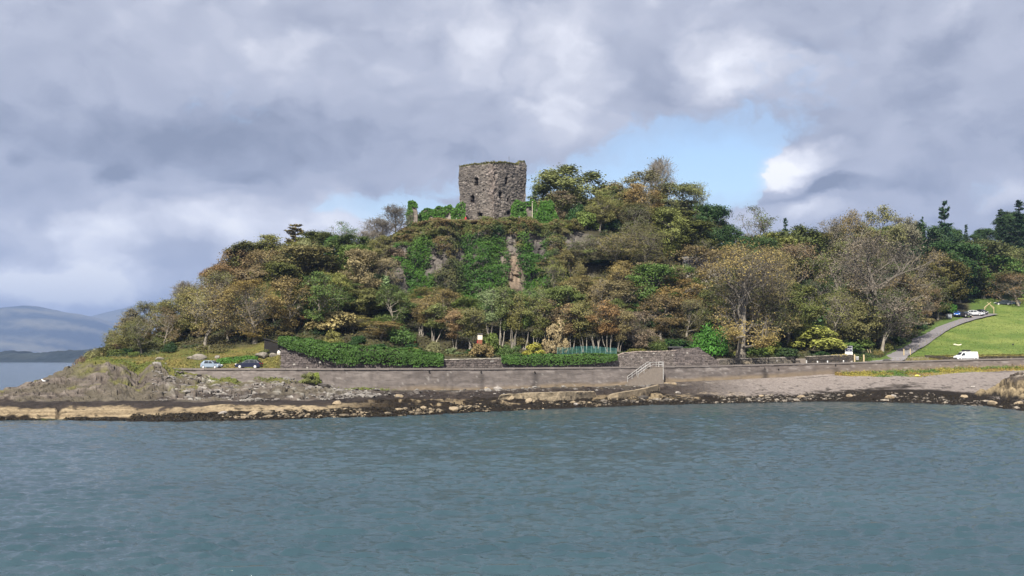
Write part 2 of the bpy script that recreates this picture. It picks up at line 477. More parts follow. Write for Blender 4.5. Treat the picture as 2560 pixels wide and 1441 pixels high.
# hill: column -> rows R3..R8 as (py, Y) or ('z', z, Y)
HILL = {
    60: (('z', -3, 200), ('z', -3, 210), ('z', -3, 220), ('z', -3, 235), ('z', -3, 260), ('z', -3, 300), ('z', -3, 450)),
    130: (('z', 1, 200), ('z', -1, 208), ('z', -3, 218), ('z', -3, 235), ('z', -3, 260), ('z', -3, 300), ('z', -3, 450)),
    180: (('z', 6.2, 203), ('z', 5.5, 210), ('z', 3, 220), ('z', -3, 235), ('z', -3, 260), ('z', -3, 300), ('z', -3, 450)),
    250: ((900, 206), (893, 214), (890, 222), ('z', 7, 232), ('z', -3, 252), ('z', -3, 300), ('z', -3, 450)),
    330: ((905, 206), (895, 214), (882, 225), (874, 235), ('z', 8, 252), ('z', -3, 300), ('z', -3, 450)),
    450: ((899, 206), (886, 214), (843, 230), (802, 245), (796, 262), ('z', 8, 310), ('z', -3, 450)),
    600: ((897, 206), (880, 214), (805, 232), (737, 252), (728, 270), ('z', 15, 320), ('z', -3, 450)),
    690: ((894, 206), (880, 214), (790, 235), (700, 255), (690, 275), ('z', 20, 330), ('z', 0, 450)),
    720: ((872, 207), (862, 215), (785, 236), (690, 256), (680, 277), ('z', 22, 330), ('z', 0, 450)),
    800: ((874, 208), (862, 216), (770, 238), (668, 258), (655, 280), ('z', 25, 330), ('z', 5, 450)),
    900: ((878, 210), (864, 218), (755, 240), (648, 260), (633, 285), ('z', 30, 330), ('z', 10, 450)),
    980: ((880, 211), (868, 220), (750, 248), (610, 259), (585, 272), ('z', 38, 310), ('z', 15, 450)),
    1040: ((884, 212), (873, 222), (748, 252), (578, 260), (556, 269), ('z', 41, 310), ('z', 25, 450)),
    1130: ((897, 214), (880, 226), (746, 254), (570, 261), (551, 267), ('z', 42.5, 300), ('z', 30, 450)),
    1280: ((897, 217), (882, 230), (746, 255.5), (570, 262), (550, 267.5), ('z', 43, 302), ('z', 30, 450)),
    1420: ((893, 221), (881, 234), (742, 257), (574, 265), (555, 272), ('z', 43, 305), ('z', 30, 450)),
    1550: ((886, 222), (880, 236), (738, 256), (602, 270), (562, 280), ('z', 45, 310), ('z', 32, 450)),
    1700: ((884, 225), (877, 240), (752, 258), (622, 275), (565, 291), ('z', 44, 315), ('z', 32, 450)),
    1850: ((895, 236), (887, 245), (792, 262), (695, 282), (642, 302), ('z', 37, 330), ('z', 35, 450)),
    2000: ((894, 243), (882, 250), (822, 268), (744, 290), (705, 322), ('z', 37, 370), ('z', 45, 480)),
    2100: ((892, 247), (880, 255), (832, 275), (765, 300), (705, 350), ('z', 42, 400), ('z', 52, 520)),
    2200: ((899, 251), (888, 257), (852, 276), (803, 300), (695, 362), ('z', 46, 420), ('z', 58, 560)),
    2300: ((890, 252), (863, 270), (832, 285), (793, 305), (686, 372), ('z', 49, 425), ('z', 62, 590)),
    2400: ((887, 253), (850, 275), (815, 295), (789, 312), (690, 376), ('z', 52, 430), ('z', 68, 600)),
    2560: ((884, 253), (850, 275), (808, 300), (772, 325), (690, 380), ('z', 55, 430), ('z', 72, 600)),
    2900: ((880, 255), (845, 277), (800, 302), (762, 327), (690, 380), ('z', 58, 430), ('z', 76, 600)),
}
_hc = np.arange(40, 2940, 12.0)
def _hill_table():
    cs = np.array(sorted(HILL)); Ys, Zs = [], []
    def sm(a, k=7):
        return np.convolve(np.pad(a, k // 2, 'edge'), np.ones(k) / k, 'valid')
    yw, zw = Yw(_hc), Zw(_hc)
    zroad = zw - 0.30
    fade = sstep(_hc, 200, 300)
    Ys += [yw + 0.45, yw + 7.2, yw + 8.9]
    left = np.interp(_hc, [40, 130, 180, 250, 300], [-2, 1, 6.0, 7.0, 6.4])
    Zs += [np.where(_hc < 300, np.minimum(left, zroad), zroad), np.where(_hc < 300, left, zroad), np.where(_hc < 300, left, zroad + 0.1)]
    for j in range(7):
        yy = np.array([r[2] if r[0] == 'z' else r[1] for r in (HILL[k][j] for k in cs)], float)
        zz = np.array([r[1] if r[0] == 'z' else ZP(r[0], r[1]) for r in (HILL[k][j] for k in cs)], float)
        k = 3 if j < 1 else 9
        if j == 0: yy = np.maximum(yy, Yw(cs) + 10.0)
        Ys.append(sm(np.interp(_hc, cs, yy), k)); Zs.append(sm(np.interp(_hc, cs, zz), k))
    Ys, Zs = np.stack(Ys, -1), np.stack(Zs, -1)
    # buttresses and gullies along the castle cliff: rows of the cliff foot and top slide in depth
    w = sstep(_hc, 960, 1020) * (1 - sstep(_hc, 1440, 1520))
    off = (1.1 - 2.2 * np.abs(np.sin(_hc / 42.0 + 0.6)) + 0.9 * np.sin(_hc / 15.3 + 1.0)) * 1.15 * w - 1.6 * np.exp(-((_hc - 1283) / 22.0) ** 2) + 1.2 * np.exp(-((_hc - 1340) / 22.0) ** 2)
    Ys[:, 5] += off; Ys[:, 6] += off * 0.7
    for j in range(1, Ys.shape[1]):
        Ys[:, j] = np.maximum(Ys[:, j], Ys[:, j - 1] + 0.4)
    return Ys, Zs
HY, HZ = _hill_table()
NROW = HY.shape[1]              # rows: 0 road front, 1 road back, 2 verge, 3 garden, 4 foot, 5 mid, 6 crest, 7 plateau, 8 behind, 9 far
def hill_pt(c, t):
    """(Y, z) on the hill at column c and row coordinate t"""
    c = np.asarray(c, float); t = np.clip(np.asarray(t, float), 0, NROW - 1.001)
    fi = np.clip((c - _hc[0]) / 12.0, 0, len(_hc) - 1.001); i = fi.astype(int); f = fi - i
    j = t.astype(int); g = t - j
    def at(T):
        return (T[i, j] * (1 - g) + T[i, j + 1] * g) * (1 - f) + (T[i + 1, j] * (1 - g) + T[i + 1, j + 1] * g) * f
    return at(HY), at(HZ)
def row_of(c, Y):
    """row coordinate t for depth Y at column c"""
    c = np.atleast_1d(np.asarray(c, float)); Y = np.atleast_1d(np.asarray(Y, float))
    fi = np.clip((c - _hc[0]) / 12.0, 0, len(_hc) - 1.001); i = fi.astype(int); f = (fi - i)[:, None]
    R = HY[i] * (1 - f) + HY[i + 1] * f
    out = np.zeros(len(c))
    for j in range(NROW - 1):
        m = (Y >= R[:, j])
        out = np.where(m, j + np.clip((Y - R[:, j]) / (R[:, j + 1] - R[:, j]), 0, 1), out)
    return np.minimum(out, NROW - 1.001)
def bumps(x, y, t, c):
    amp = 0.12 + 0.5 * sstep(t, 4.2, 5.5)
    amp = np.where(c > 2150, 0.25, amp)
    return (fbm(x * 0.16, y * 0.16, 31, 4) - 0.5) * 2 * amp * sstep(t, 2.2, 3.5)
def ground(c, Y):
    t = row_of(c, Y)
    y, z = hill_pt(np.atleast_1d(c), t)
    x = X(np.atleast_1d(c), np.atleast_1d(Y))
    return z + bumps(x, np.atleast_1d(Y), t, np.atleast_1d(c))
def ground1(c, Y):
    return float(ground(c, Y)[0])
def col_of(x, y):
    return 1280 + FPX * x / y

# screen-derived rock exposures on the cliff, as (c, py) polygons turned into world-side masks
ROCKS = [((1262, 588), (1290, 590), (1296, 640), (1298, 690), (1312, 740), (1268, 742), (1272, 680), (1266, 640)),
         ((1074, 625), (1098, 640), (1118, 630), (1122, 660), (1100, 668), (1088, 690), (1074, 688), (1078, 655)),
         ((1316, 590), (1358, 596), (1362, 650), (1345, 645)),
         ((1408, 580), (1428, 580), (1432, 640), (1418, 640)),
         ((984, 660), (1002, 660), (1014, 700), (1030, 745), (990, 755), (985, 700)),
         ((1135, 620), (1160, 630), (1158, 665), (1140, 660)), ((1000, 628), (1022, 610), (1018, 652), (1002, 660)),
         ((1398, 650), (1425, 660), (1425, 700), (1392, 690))]
def in_poly(px, py, poly):
    inside = np.zeros(np.shape(px), bool); n = len(poly)
    for i in range(n):
        x1, y1 = poly[i]; x2, y2 = poly[(i + 1) % n]
        cnd = ((y1 > py) != (y2 > py)) & (px < (x2 - x1) * (py - y1) / (y2 - y1 + 1e-9) + x1)
        inside ^= cnd
    return inside
def pyof(Y, z):
    tn = (np.asarray(z) - EYE) / Y
    v = (tn * math.cos(PITCH) - math.sin(PITCH)) / (math.cos(PITCH) + tn * math.sin(PITCH))
    return 720.5 - v * FPX
def bare_rock(c, Y, z, jit=True):
    py = pyof(Y, z)
    jx = (fbm(c * 0.05, py * 0.05, 77, 3) - 0.5) * 20 if jit else 0
    m = np.zeros(np.shape(c), bool)
    for r in ROCKS:
        m |= in_poly(c + jx, py + jx * 0.6, r)
    return m

# ------------------------------------------------------------------ foreshore
def build_foreshore():
    c = np.arange(-400, 2901, 4.0)
    tt = np.concatenate([np.linspace(0, 1, 8)[:-1], np.linspace(1, 2, 30)[:-1], np.linspace(2, 3, 34)[:-1], np.linspace(3, 4, 30)[:-1], np.linspace(4, 5, 44)[:-1], np.linspace(5, 6, 12)])
    SY, SZ = shore_rows(c)
    yF = np.maximum(Yw(c) + 1.5, SY[:, 5] + 1)
    zF = np.where(c < 335, np.interp(c, [40, 130, 180, 250, 300, 335], [-2.4, 0.6, 5.7, 6.8, 6.2, 5.6]), SZ[:, 5] - 0.4)
    SY = np.concatenate([SY, yF[:, None]], 1); SZ = np.concatenate([SZ, zF[:, None]], 1)
    j = np.minimum(tt.astype(int), 5); g = tt - j
    Y = SY[:, j] * (1 - g) + SY[:, j + 1] * g
    Z = SZ[:, j] * (1 - g) + SZ[:, j + 1] * g
    Cc = np.repeat(c[:, None], len(tt), 1); T = np.repeat(tt[None, :], len(c), 0)
    Xx = X(Cc, Y)
    left = 1 - sstep(Cc, 780, 1000); right = sstep(Cc, 1650, 1950)
    # relief: jagged blocks on the western rocks, weed hummocks and pebbles elsewhere
    d1, id1, e1 = cells(Xx / 2.6 + fbm(Xx / 3, Y / 3, 3) * 0.8, Y / 3.4 + fbm(Xx / 3, Y / 3, 8) * 0.8, 5)
    d2, id2, e2 = cells(Xx / 0.95, Y / 1.1, 15)
    rid = ridged(Xx / 7.0 + Y / 15, Y / 6.0, 11, 4)
    up = sstep(T, 3.7, 4.3) * (1 - sstep(T, 4.9, 5.4))
    rough = left * up * ((id1 - 0.45) * 0.9 + (rid - 0.55) * 0.8 - np.exp(-e1 * 9) * 0.3 + (id2 - 0.5) * 0.4 - np.exp(-e2 * 9) * 0.12 + (fbm(Xx / 9, Y / 7, 19, 3) - 0.5) * 1.2)
    weed = (1 - sstep(T, 2.0, 2.6)) * sstep(T, 0.6, 1.1)
    rough += weed * ((fbm(Xx / 2.2, Y / 3.0, 41, 4) - 0.5) * 0.55 + (id2 - 0.5) * 0.16)
    mid = (1 - left) * (1 - right) * sstep(T, 1.8, 2.4) * (1 - sstep(T, 4.6, 5.0))
    rough += mid * ((id1 - 0.5) * 0.55 + (rid - 0.55) * 0.7 + (id2 - 0.5) * 0.25)
    rough += right * sstep(T, 2.2, 3) * (fbm(Xx / 1.3, Y / 1.6, 51, 3) - 0.5) * 0.16
    tanb = left * sstep(T, 1.7, 2.1) * (1 - sstep(T, 3.0, 3.4))
    rough += tanb * ((rid - 0.55) * 0.45 + (fbm(Xx / 1.6, Y / 1.6, 61, 3) - 0.5) * 0.3)
    cleft = np.exp(-((Cc - 152 - 10 * (fbm(Y / 2.0, Y * 0, 99, 2) - 0.5)) / 4.0) ** 2) * sstep(T, 1.5, 2.0) * (1 - sstep(T, 2.7, 3.2)) * 0.55   # the dark cleft in the ledge
    rough -= cleft * 0.8
    # two knolls of the western rocks standing up in front of the road
    Z = Z + rough
    Z += left * up * (1.1 * np.exp(-((Cc - 270) / 60.0) ** 2) * np.exp(-((T - 4.7) / 0.5) ** 2) + 1.1 * np.exp(-((Cc - 392) / 30.0) ** 2) * np.exp(-((T - 4.7) / 0.35) ** 2)
                      - 1.3 * np.exp(-((Cc - 345) / 22.0) ** 2) * np.exp(-((T - 4.6) / 0.5) ** 2))
    jx = (fbm(Xx / 1.5, Z / 0.8 + Y, 71, 3) - 0.5) * 0.7 * (left * up + 0.3)
    # colours (what each band is made of)
    n1 = fbm(Xx / 5.0, Y / 5.0, 81, 4) - 0.5; n2 = fbm(Xx / 1.0, Y / 1.3, 91, 3) - 0.5; n3 = fbm(Xx / 0.45, Y / 0.6, 95, 2) - 0.5
    t = T + n1 * 1.1 + n2 * 0.5 - 0.35 * sstep(Cc, 330, 480) * (T < 2.2) - 0.25 * (fbm(Xx / 14, Y * 0, 85, 2) - 0.5) * (T < 2.2)
    weedc = lerp3((0.008, 0.0065, 0.005), (0.022, 0.016, 0.010), np.clip(n3 + 0.5, 0, 1))
    weedc = lerp3(weedc, (0.045, 0.055, 0.014), sstep(n1, 0.1, 0.3) * (Cc < 340) * 0.8)
    tan = lerp3((0.17, 0.13, 0.08), (0.30, 0.238, 0.15), np.clip(n3 * 0.8 + (fbm(Xx / 6, Z / 0.22, 87, 3) - 0.5) * 2.0 + 0.5, 0, 1))
    tan = lerp3(tan, (0.07, 0.055, 0.035), sstep(n2 + n3, 0.22, 0.36))
    dark = lerp3((0.015, 0.0125, 0.011), (0.048, 0.038, 0.032), np.clip(n2 + 0.5, 0, 1))
    rock = lerp3((0.062, 0.050, 0.041), (0.178, 0.152, 0.128), np.clip(id2 * 0.6 + n2 * 0.9 + 0.2 + (id1 - 0.5) * 0.3, 0, 1))
    rock = lerp3(rock, (0.42, 0.40, 0.36), sstep(id2, 0.84, 0.93) * sstep(Cc, 380, 520) * 0.9)
    rock = lerp3(rock, (0.035, 0.03, 0.026), np.exp(-e1 * 10) * 0.85)
    rock = lerp3(rock, (0.085, 0.075, 0.05), sstep(fbm(Xx / 4, Z / 1.2 + Y / 9, 97, 3), 0.5, 0.62) * 0.6)
    grass = lerp3((0.075, 0.085, 0.022), (0.13, 0.12, 0.035), np.clip(n2 + 0.5, 0, 1))
    colL = lerp3(weedc, tan, sstep(t, 1.75, 1.95))
    colL = lerp3(colL, dark, sstep(t, 2.62, 2.85))
    colL = lerp3(colL, rock, sstep(t, 3.75, 4.05))
    gmask = sstep(T + n1 * 1.6 + n2 * 0.5, 4.42, 4.8) * (Cc < 500) * sstep(Cc, 150, 240)
    gmask = np.maximum(gmask, sstep(T + n1 * 0.8, 4.5, 4.7) * np.exp(-((Cc - 565) / 34.0) ** 2) * 1.4)
    gmask = np.maximum(gmask, sstep(n1 + n2 * 0.4, 0.13, 0.22) * sstep(T, 4.1, 4.4) * (Cc < 380) * 0.8)
    gmask = np.maximum(gmask, sstep(T + n1 * 0.5, 4.8, 4.95) * (np.exp(-((Cc - 690) / 40.0) ** 2) + np.exp(-((Cc - 900) / 45.0) ** 2) * 1.5))
    colL = lerp3(colL, grass, np.clip(gmask, 0, 1))
    colM = lerp3(weedc, lerp3(weedc, tan * 0.8, sstep(n1 + n2, 0.03, 0.16)), sstep(t, 1.75, 2.0))
    colM = lerp3(colM, dark, sstep(t, 3.0, 3.3))
    colM = lerp3(colM, lerp3(dark, rock, 0.45), sstep(t, 4.2, 4.6))
    peb = lerp3((0.175, 0.150, 0.135), (0.255, 0.225, 0.205), np.clip(n3 + n2 * 0.6 + 0.5, 0, 1))
    peb = lerp3(peb, (0.05, 0.042, 0.036), sstep(n2 + n3 * 0.6 - 0.10 * (T - 3), 0.16, 0.3) * (1 - sstep(T, 4.2, 4.8)))
    colR = lerp3(weedc, peb, sstep(t + np.exp(-((Cc - 2250) / 130.0) ** 2) * -0.6 - 0.35, 1.85, 2.3))
    colR = lerp3(colR, (0.03, 0.026, 0.022), np.exp(-((T - 4.62 - 0.05 * np.sin(Cc / 40)) / 0.05) ** 2) * (Cc > 1990) * 0.85 * sstep(n1, -0.2, 0.1))
    col = lerp3(lerp3(colM, colL, left), colR, right)
    col = lerp3(col, (0.03, 0.026, 0.022), np.clip(cleft * 1.3, 0, 1))
    V = np.stack([Xx + jx, Y, Z], -1).reshape(-1, 3)
    q = grid_quads(len(c), len(tt))
    me = mk_mesh('foreshore', V, q[:, ::-1], attrs={'col': col.reshape(-1, 3)}, mats=[M_SHORE])
    tag(link('foreshore', me), 'tidal rock and shingle shore with dark weed below tan barnacle band', kind='structure')
    return Cc, T, Xx + jx, Y, Z
FS = build_foreshore()

# ------------------------------------------------------------------ hillside and field
def drive_c(Y):
    return np.interp(Y, [240, 246, 258, 275, 292, 306, 318], [2180, 2196, 2242, 2300, 2352, 2412, 2470])
def drive_half(Y):
    return 0.5 * np.interp(Y, [244, 256, 270, 290, 310], [7.0, 6.0, 5.6, 5.3, 5.6]) / Y * FPX
def build_hill():
    c = np.arange(44, 2900, 5.0)
    tt = np.concatenate([[0, 0.5, 1, 1.5], np.linspace(2, 3, 7)[:-1], np.linspace(3, 4, 12)[:-1], np.linspace(4, 5, 26)[:-1], np.linspace(5, 6, 46)[:-1], np.linspace(6, 7, 18)[:-1], np.linspace(7, 8, 12)[:-1], np.linspace(8, 9 - 0.002, 10)])
    Cc = np.repeat(c[:, None], len(tt), 1); T = np.repeat(tt[None, :], len(c), 0)
    Y, Z = hill_pt(Cc, T)
    Xx = X(Cc, Y)
    Z = Z + bumps(Xx, Y, T, Cc)
    cliff = sstep(Cc, 960, 1010) * (1 - sstep(Cc, 1440, 1500)) * sstep(T, 5.0, 5.15) * (1 - sstep(T, 6.0, 6.2))
    d1, id1, e1 = cells(Xx / 1.9, Z / 3.2, 25)
    d2, id2, e2 = cells(Xx / 0.7, Z / 1.2, 27)
    Yd = Y + cliff * ((id1 - 0.5) * 1.2 + (id2 - 0.5) * 0.5 + (ridged(Xx / 3.0, Z / 6.0, 29, 3) - 0.5) * 1.2)
    n1 = fbm(Xx / 7, Y / 7, 101, 4) - 0.5; n2 = fbm(Xx / 1.4, (Y + Z) / 1.4, 111, 3) - 0.5
    soil = lerp3((0.030, 0.027, 0.016), (0.060, 0.055, 0.024), np.clip(n2 + n1 + 0.5, 0, 1))
    verge = lerp3((0.085, 0.095, 0.022), (0.165, 0.135, 0.04), np.clip(n2 * 1.3 + n1 * 1.2 + 0.5, 0, 1))
    green = lerp3((0.055, 0.095, 0.018), (0.095, 0.14, 0.03), np.clip(n2 + n1 + 0.5, 0, 1))
    rock = lerp3((0.055, 0.049, 0.043), (0.195, 0.175, 0.155), np.clip(id1 * 0.4 + id2 * 0.4 + n2 * 0.6 + 0.1, 0, 1))
    tanr = lerp3((0.105, 0.08, 0.058), (0.25, 0.19, 0.135), np.clip(id2 * 0.6 + n2 * 0.7 + 0.2, 0, 1))
    rock = lerp3(rock, tanr, np.exp(-((Cc - 1285) / 26.0) ** 2) * (1 - sstep(pyof(Y, Z), 600, 640) * 0 ) * sstep(pyof(Y, Z), 620, 655))
    rock = lerp3(rock, (0.055, 0.05, 0.048), np.exp(-((Cc - 1342) / 16.0) ** 2) * sstep(pyof(Y, Z), 604, 616) * 0.9)
    rock = lerp3(rock, (0.06, 0.055, 0.05), np.exp(-((Cc - 1003) / 18.0) ** 2) * sstep(pyof(Y, Z), 680, 700) * sstep(id2, 0.25, 0.5))
    col = lerp3(soil, rock, cliff)
    vm = (1 - sstep(Cc, 690, 712)) * (1 - sstep(T + n1 * 0.6, 4.05, 4.35)) * sstep(T, 1.0, 1.2)
    col = lerp3(col, verge, vm)
    vm2 = sstep(Cc, 1780, 1800) * (1 - sstep(T, 2.0, 2.3)) * sstep(T, 1.0, 1.2)
    col = lerp3(col, verge, vm2)
    dl = np.abs(Cc - drive_c(Y))
    vm3 = (Cc > 2100) * (1 - sstep((drive_c(Y) - Cc) + n1 * 20, 34, 55)) * (T < 6.6) * (Y > 247)
    col = lerp3(col, green, np.clip(vm3, 0, 1))
    plat = sstep(Cc, 1000, 1040) * (1 - sstep(Cc, 1400, 1450)) * sstep(T, 5.95, 6.1)
    col = lerp3(col, lerp3((0.07, 0.075, 0.02), (0.12, 0.10, 0.04), np.clip(n2 + 0.5, 0, 1)), plat)
    fieldv = (Cc > drive_c(Y) + drive_half(Y) - 2) & (T > 1.0) & (T < 6.35) & (Cc > 2190)
    fcol = lerp3((0.085, 0.135, 0.024), (0.165, 0.20, 0.048), np.clip(n1 * 2.0 + n2 * 0.9 + 0.5, 0, 1))
    fcol = lerp3(fcol, (0.19, 0.165, 0.055), (1 - sstep(T + n1 * 0.3, 2.7, 3.1)) * 0.85)
    col = np.where(fieldv[..., None], fcol, col)
    V = np.stack([Xx, Yd, Z], -1).reshape(-1, 3)
    q = grid_quads(len(c), len(tt))[:, ::-1]
    fq = fieldv.reshape(-1)[q].all(1)
    for name, m, mat, lab in (('hillside', ~fq, M_HILL, 'wooded castle hill with cliff'), ('field', fq, M_FIELD, 'bright green grazed field sloping above the white van')):
        qq = q[m]; used = np.unique(qq); mp = np.zeros(len(V), np.int32); mp[used] = np.arange(len(used))
        me = mk_mesh(name, V[used], mp[qq], attrs={'col': col.reshape(-1, 3)[used]}, mats=[mat])
        tag(link(name, me), lab, kind='structure')
build_hill()

def strip(name, cs, ys, half, mat, lab, dz=0.10, n=9, zf=None):
    """a road-like ribbon draped on the ground, given its centre line (column, depth)"""
    P0 = np.stack([X(np.asarray(cs, float), np.asarray(ys, float)), np.asarray(ys, float)], -1)
    s = np.concatenate([[0], np.cumsum(np.hypot(*np.diff(P0, axis=0).T))])
    k = np.arange(0, s[-1], 0.8)
    x = np.interp(k, s, P0[:, 0]); y = np.interp(k, s, P0[:, 1]); h = np.interp(k, s, half)
    tx = np.gradient(x); ty = np.gradient(y); L = np.hypot(tx, ty); nx, ny = -ty / L, tx / L
    u = np.linspace(-1, 1, n)
    Xx = x[:, None] + nx[:, None] * h[:, None] * u; Yy = y[:, None] + ny[:, None] * h[:, None] * u
    cc = col_of(Xx, Yy)
    if zf is None:
        Z = ground(cc.ravel(), Yy.ravel()).reshape(Xx.shape)
        Z = Z.mean(1, keepdims=True) * 0.6 + Z * 0.4 + dz
    else:
        Z = zf(cc, Yy) + dz
    me = mk_mesh(name, np.stack([Xx, Yy, Z], -1), grid_quads(len(k), n), mats=[mat])
    return tag(link(name, me), lab, kind='structure')
strip('driveway', [2188, 2196, 2242, 2300, 2352, 2412, 2470], [245.5, 248, 258, 275, 292, 306, 316], [4.2, 3.9, 3.1, 2.8, 2.7, 2.9, 3.4], M_ROAD, 'grey tarmac driveway climbing beside the green field', dz=0.09)
cr = np.arange(318, 2900, 20.0)
strip('shore_road', cr, Yw(cr) + 3.7, np.full(len(cr), 3.1), M_ROAD, 'shore road behind the sea wall', dz=0.05, zf=lambda c, y: Zw(c) - 0.30)

# ------------------------------------------------------------------ sea
def build_sea():
    s = np.concatenate([[-3.2, -2.2, -1.5, -1.2], np.linspace(-1.05, -0.555, 110), np.linspace(-0.55, 0.55, 760), np.linspace(0.555, 1.05, 110), [1.2, 1.5, 2.2, 3.2]])
    Yr = np.concatenate([[2.5, 8, 14, 20], np.geomspace(24, 37, 40)[:-1], np.geomspace(37, 262, 560), np.geomspace(268, 17500, 76)])
    S, Y = np.meshgrid(s, Yr)
    Xx = np.clip(S * Y, -12500, 8000)
    Z = np.zeros_like(Xx)
    r = np.random.default_rng(3)
    n = 170
    lam = np.exp(r.uniform(math.log(0.26), math.log(2.5), n))
    th = r.normal(0.12, 0.45, n)                       # travel direction about -y, slightly across
    kx, ky = np.sin(th) * 2 * math.pi / lam, -np.cos(th) * 2 * math.pi / lam
    amp = lam ** 0.95
    rms = math.sqrt(np.sum((amp * 2 * math.pi / lam) ** 2) / 2)
    amp *= 0.27 / rms
    ph = r.uniform(0, 2 * math.pi, n)
    wx = Xx + 1.2 * (fbm(Xx / 9, Y / 9, 201, 2) - 0.5); wy = Y + 1.2 * (fbm(Xx / 9, Y / 9, 211, 2) - 0.5)
    gust = 0.85 + 0.4 * sstep(fbm(Xx / 40, Y / 30, 221, 4), 0.3, 0.7)
    dy = np.gradient(Yr)[:, None]
    act = (Y > 22) & (Y < 300)
    for i in range(n):
        w = np.clip((lam[i] - 2.0 * dy) / (1.5 * dy), 0, 1)
        a = np.sin(kx[i] * wx + ky[i] * wy + ph[i])
        Z += amp[i] * w * (a + 0.28 * np.cos(2 * (kx[i] * wx + ky[i] * wy + ph[i]) ))
    sd = float(Z[act & (Y < 90)].std())
    Z = sd * (np.exp(0.26 * np.clip(Z / sd, -3, 2.4)) - 1) / 0.26
    Z *= gust * act * (1 - sstep(Y, 240, 285)) * sstep(1.06 - np.abs(S), 0, 0.05)
    Z -= 0.02
    m, nn, out = new_mat('sea_water')
    g = nn.n('ShaderNodeTexCoord').outputs['Object']
    g1 = nn.v('MULTIPLY', g, (0.55, 1.0, 1))
    b1 = nn.noise(g1, 2.4, 5, 0.62, 0.3)
    b2 = nn.noise(nn.v('MULTIPLY_ADD', g, (0.5, 1.0, 1), (31, 17, 3)), 4.2, 3, 0.6)
    big = nn.noise(nn.v('MULTIPLY', g, (0.35, 1.0, 1)), 0.045, 3, 0.55)
    hgt = nn.m('ADD', nn.m('MULTIPLY', b1, 0.55), nn.m('MULTIPLY', b2, 0.12))
    colr = nn.mix(nn.maprange(big, 0.35, 0.65), (0.025, 0.052, 0.066), (0.033, 0.064, 0.079))
    bs = principled(nn, out, colr, 0.10, 0.5, bump=hgt, bstr=0.9, bdist=0.20)
    bs.inputs['IOR'].default_value = 1.333
    me = mk_mesh('sea', np.stack([Xx, Y, Z], -1), grid_quads(len(Yr), len(s)), mats=[m], smooth=True)
    tag(link('sea', me), 'choppy teal grey sea', kind='structure')
build_sea()

# ------------------------------------------------------------------ far land and the air before it
def far_land(name, pts, D, depth, relief, cols, lab, seed, nc=220, nr=40, fine=0.0):
    xs = np.linspace(pts[0][0], pts[-1][0], nc)
    py = np.interp(xs, [q[0] for q in pts], [q[1] for q in pts])
    py = np.convolve(np.pad(py, 1, 'edge'), np.ones(3) / 3, 'valid')
    top = ZP(py, D)
    v = np.linspace(-1, 1, nr)
    prof = np.where(v < 0, 1 - np.abs(v) ** 1.25, 1 - v ** 2)
    Cc = np.repeat(xs[:, None], nr, 1); Vv = np.repeat(v[None], nc, 0)
    Y = D + Vv * depth
    Xx = X(Cc, D) * np.ones_like(Y)
    h = (top[:, None] + 7) * prof[None] - 7
    sc = depth * 0.55
    rel = (ridged(Xx / sc, Y / sc, seed, 5) - 0.6) * relief * np.clip(1 - np.abs(Vv), 0, 1) ** 0.5 * np.clip(np.abs(Vv) * 3, 0.06, 1)
    Z = h + rel * np.clip(h / (np.max(top) * 0.3), 0, 1)
    if fine:
        Z += (fbm(Xx / 14, Y / 14, seed + 3, 3) - 0.35) * fine * sstep(h, 0, 6)
    Z = np.maximum(Z, -6)
    nn_ = fbm(Xx / (sc * 0.5), Y / (sc * 0.5) + Z / 90, seed + 5, 5)
    col = lerp3(cols[0], cols[1], sstep(nn_, 0.38, 0.62))
    me = mk_mesh(name, np.stack([Xx, Y, Z], -1), grid_quads(nc, nr)[:, ::-1], attrs={'col': col.reshape(-1, 3)}, smooth=True, mats=[mat_attr(name + '_ground', nscale=0.02, nvar=0.3, bscale=0.02, bstr=0.2, bdist=3)])
    tag(link(name, me), lab, kind='structure')
far_land('mountain', [(-700, 830), (-420, 800), (-200, 792), (-40, 778), (20, 770), (62, 763), (92, 766), (130, 776), (190, 789), (240, 806), (275, 830), (300, 862), (330, 888), (380, 902)], 11000, 2300, 150, ((0.020, 0.028, 0.030), (0.13, 0.125, 0.09)), 'rounded blue hazy mountain across the water', 301)
far_land('far_mountain', [(60, 895), (120, 845), (200, 800), (240, 788), (300, 773), (360, 757), (430, 750), (560, 742), (700, 752), (860, 790), (950, 880)], 14800, 2300, 250, ((0.05, 0.06, 0.045), (0.11, 0.105, 0.07)), 'pale far mountain rising behind the wooded point', 311)
far_land('low_headland', [(-700, 890), (-300, 884), (-120, 889), (-10, 889), (15, 885), (22, 880), (40, 879), (44, 886), (90, 884), (130, 883), (160, 879), (190, 878), (240, 876), (330, 872), (420, 880), (520, 897)], 2600, 280, 6, ((0.012, 0.021, 0.024), (0.024, 0.034, 0.032)), 'low dark wooded headland far across the water', 321, nc=420, fine=9)
m, nn, out = new_mat('haze_air')
pv = nn.n('ShaderNodeVolumePrincipled')
pv.inputs['Color'].default_value = (0.42, 0.60, 1.0, 1)
pv.inputs['Density'].default_value = 0.9e-4
pv.inputs['Anisotropy'].default_value = 0.2
nn.l.new(pv.outputs[0], out.inputs['Volume'])
hz = MB().box(-14000, 9000, -60, 19000, -12, 840).build('haze', m)
tag(hz, 'pale blue air', kind='stuff')

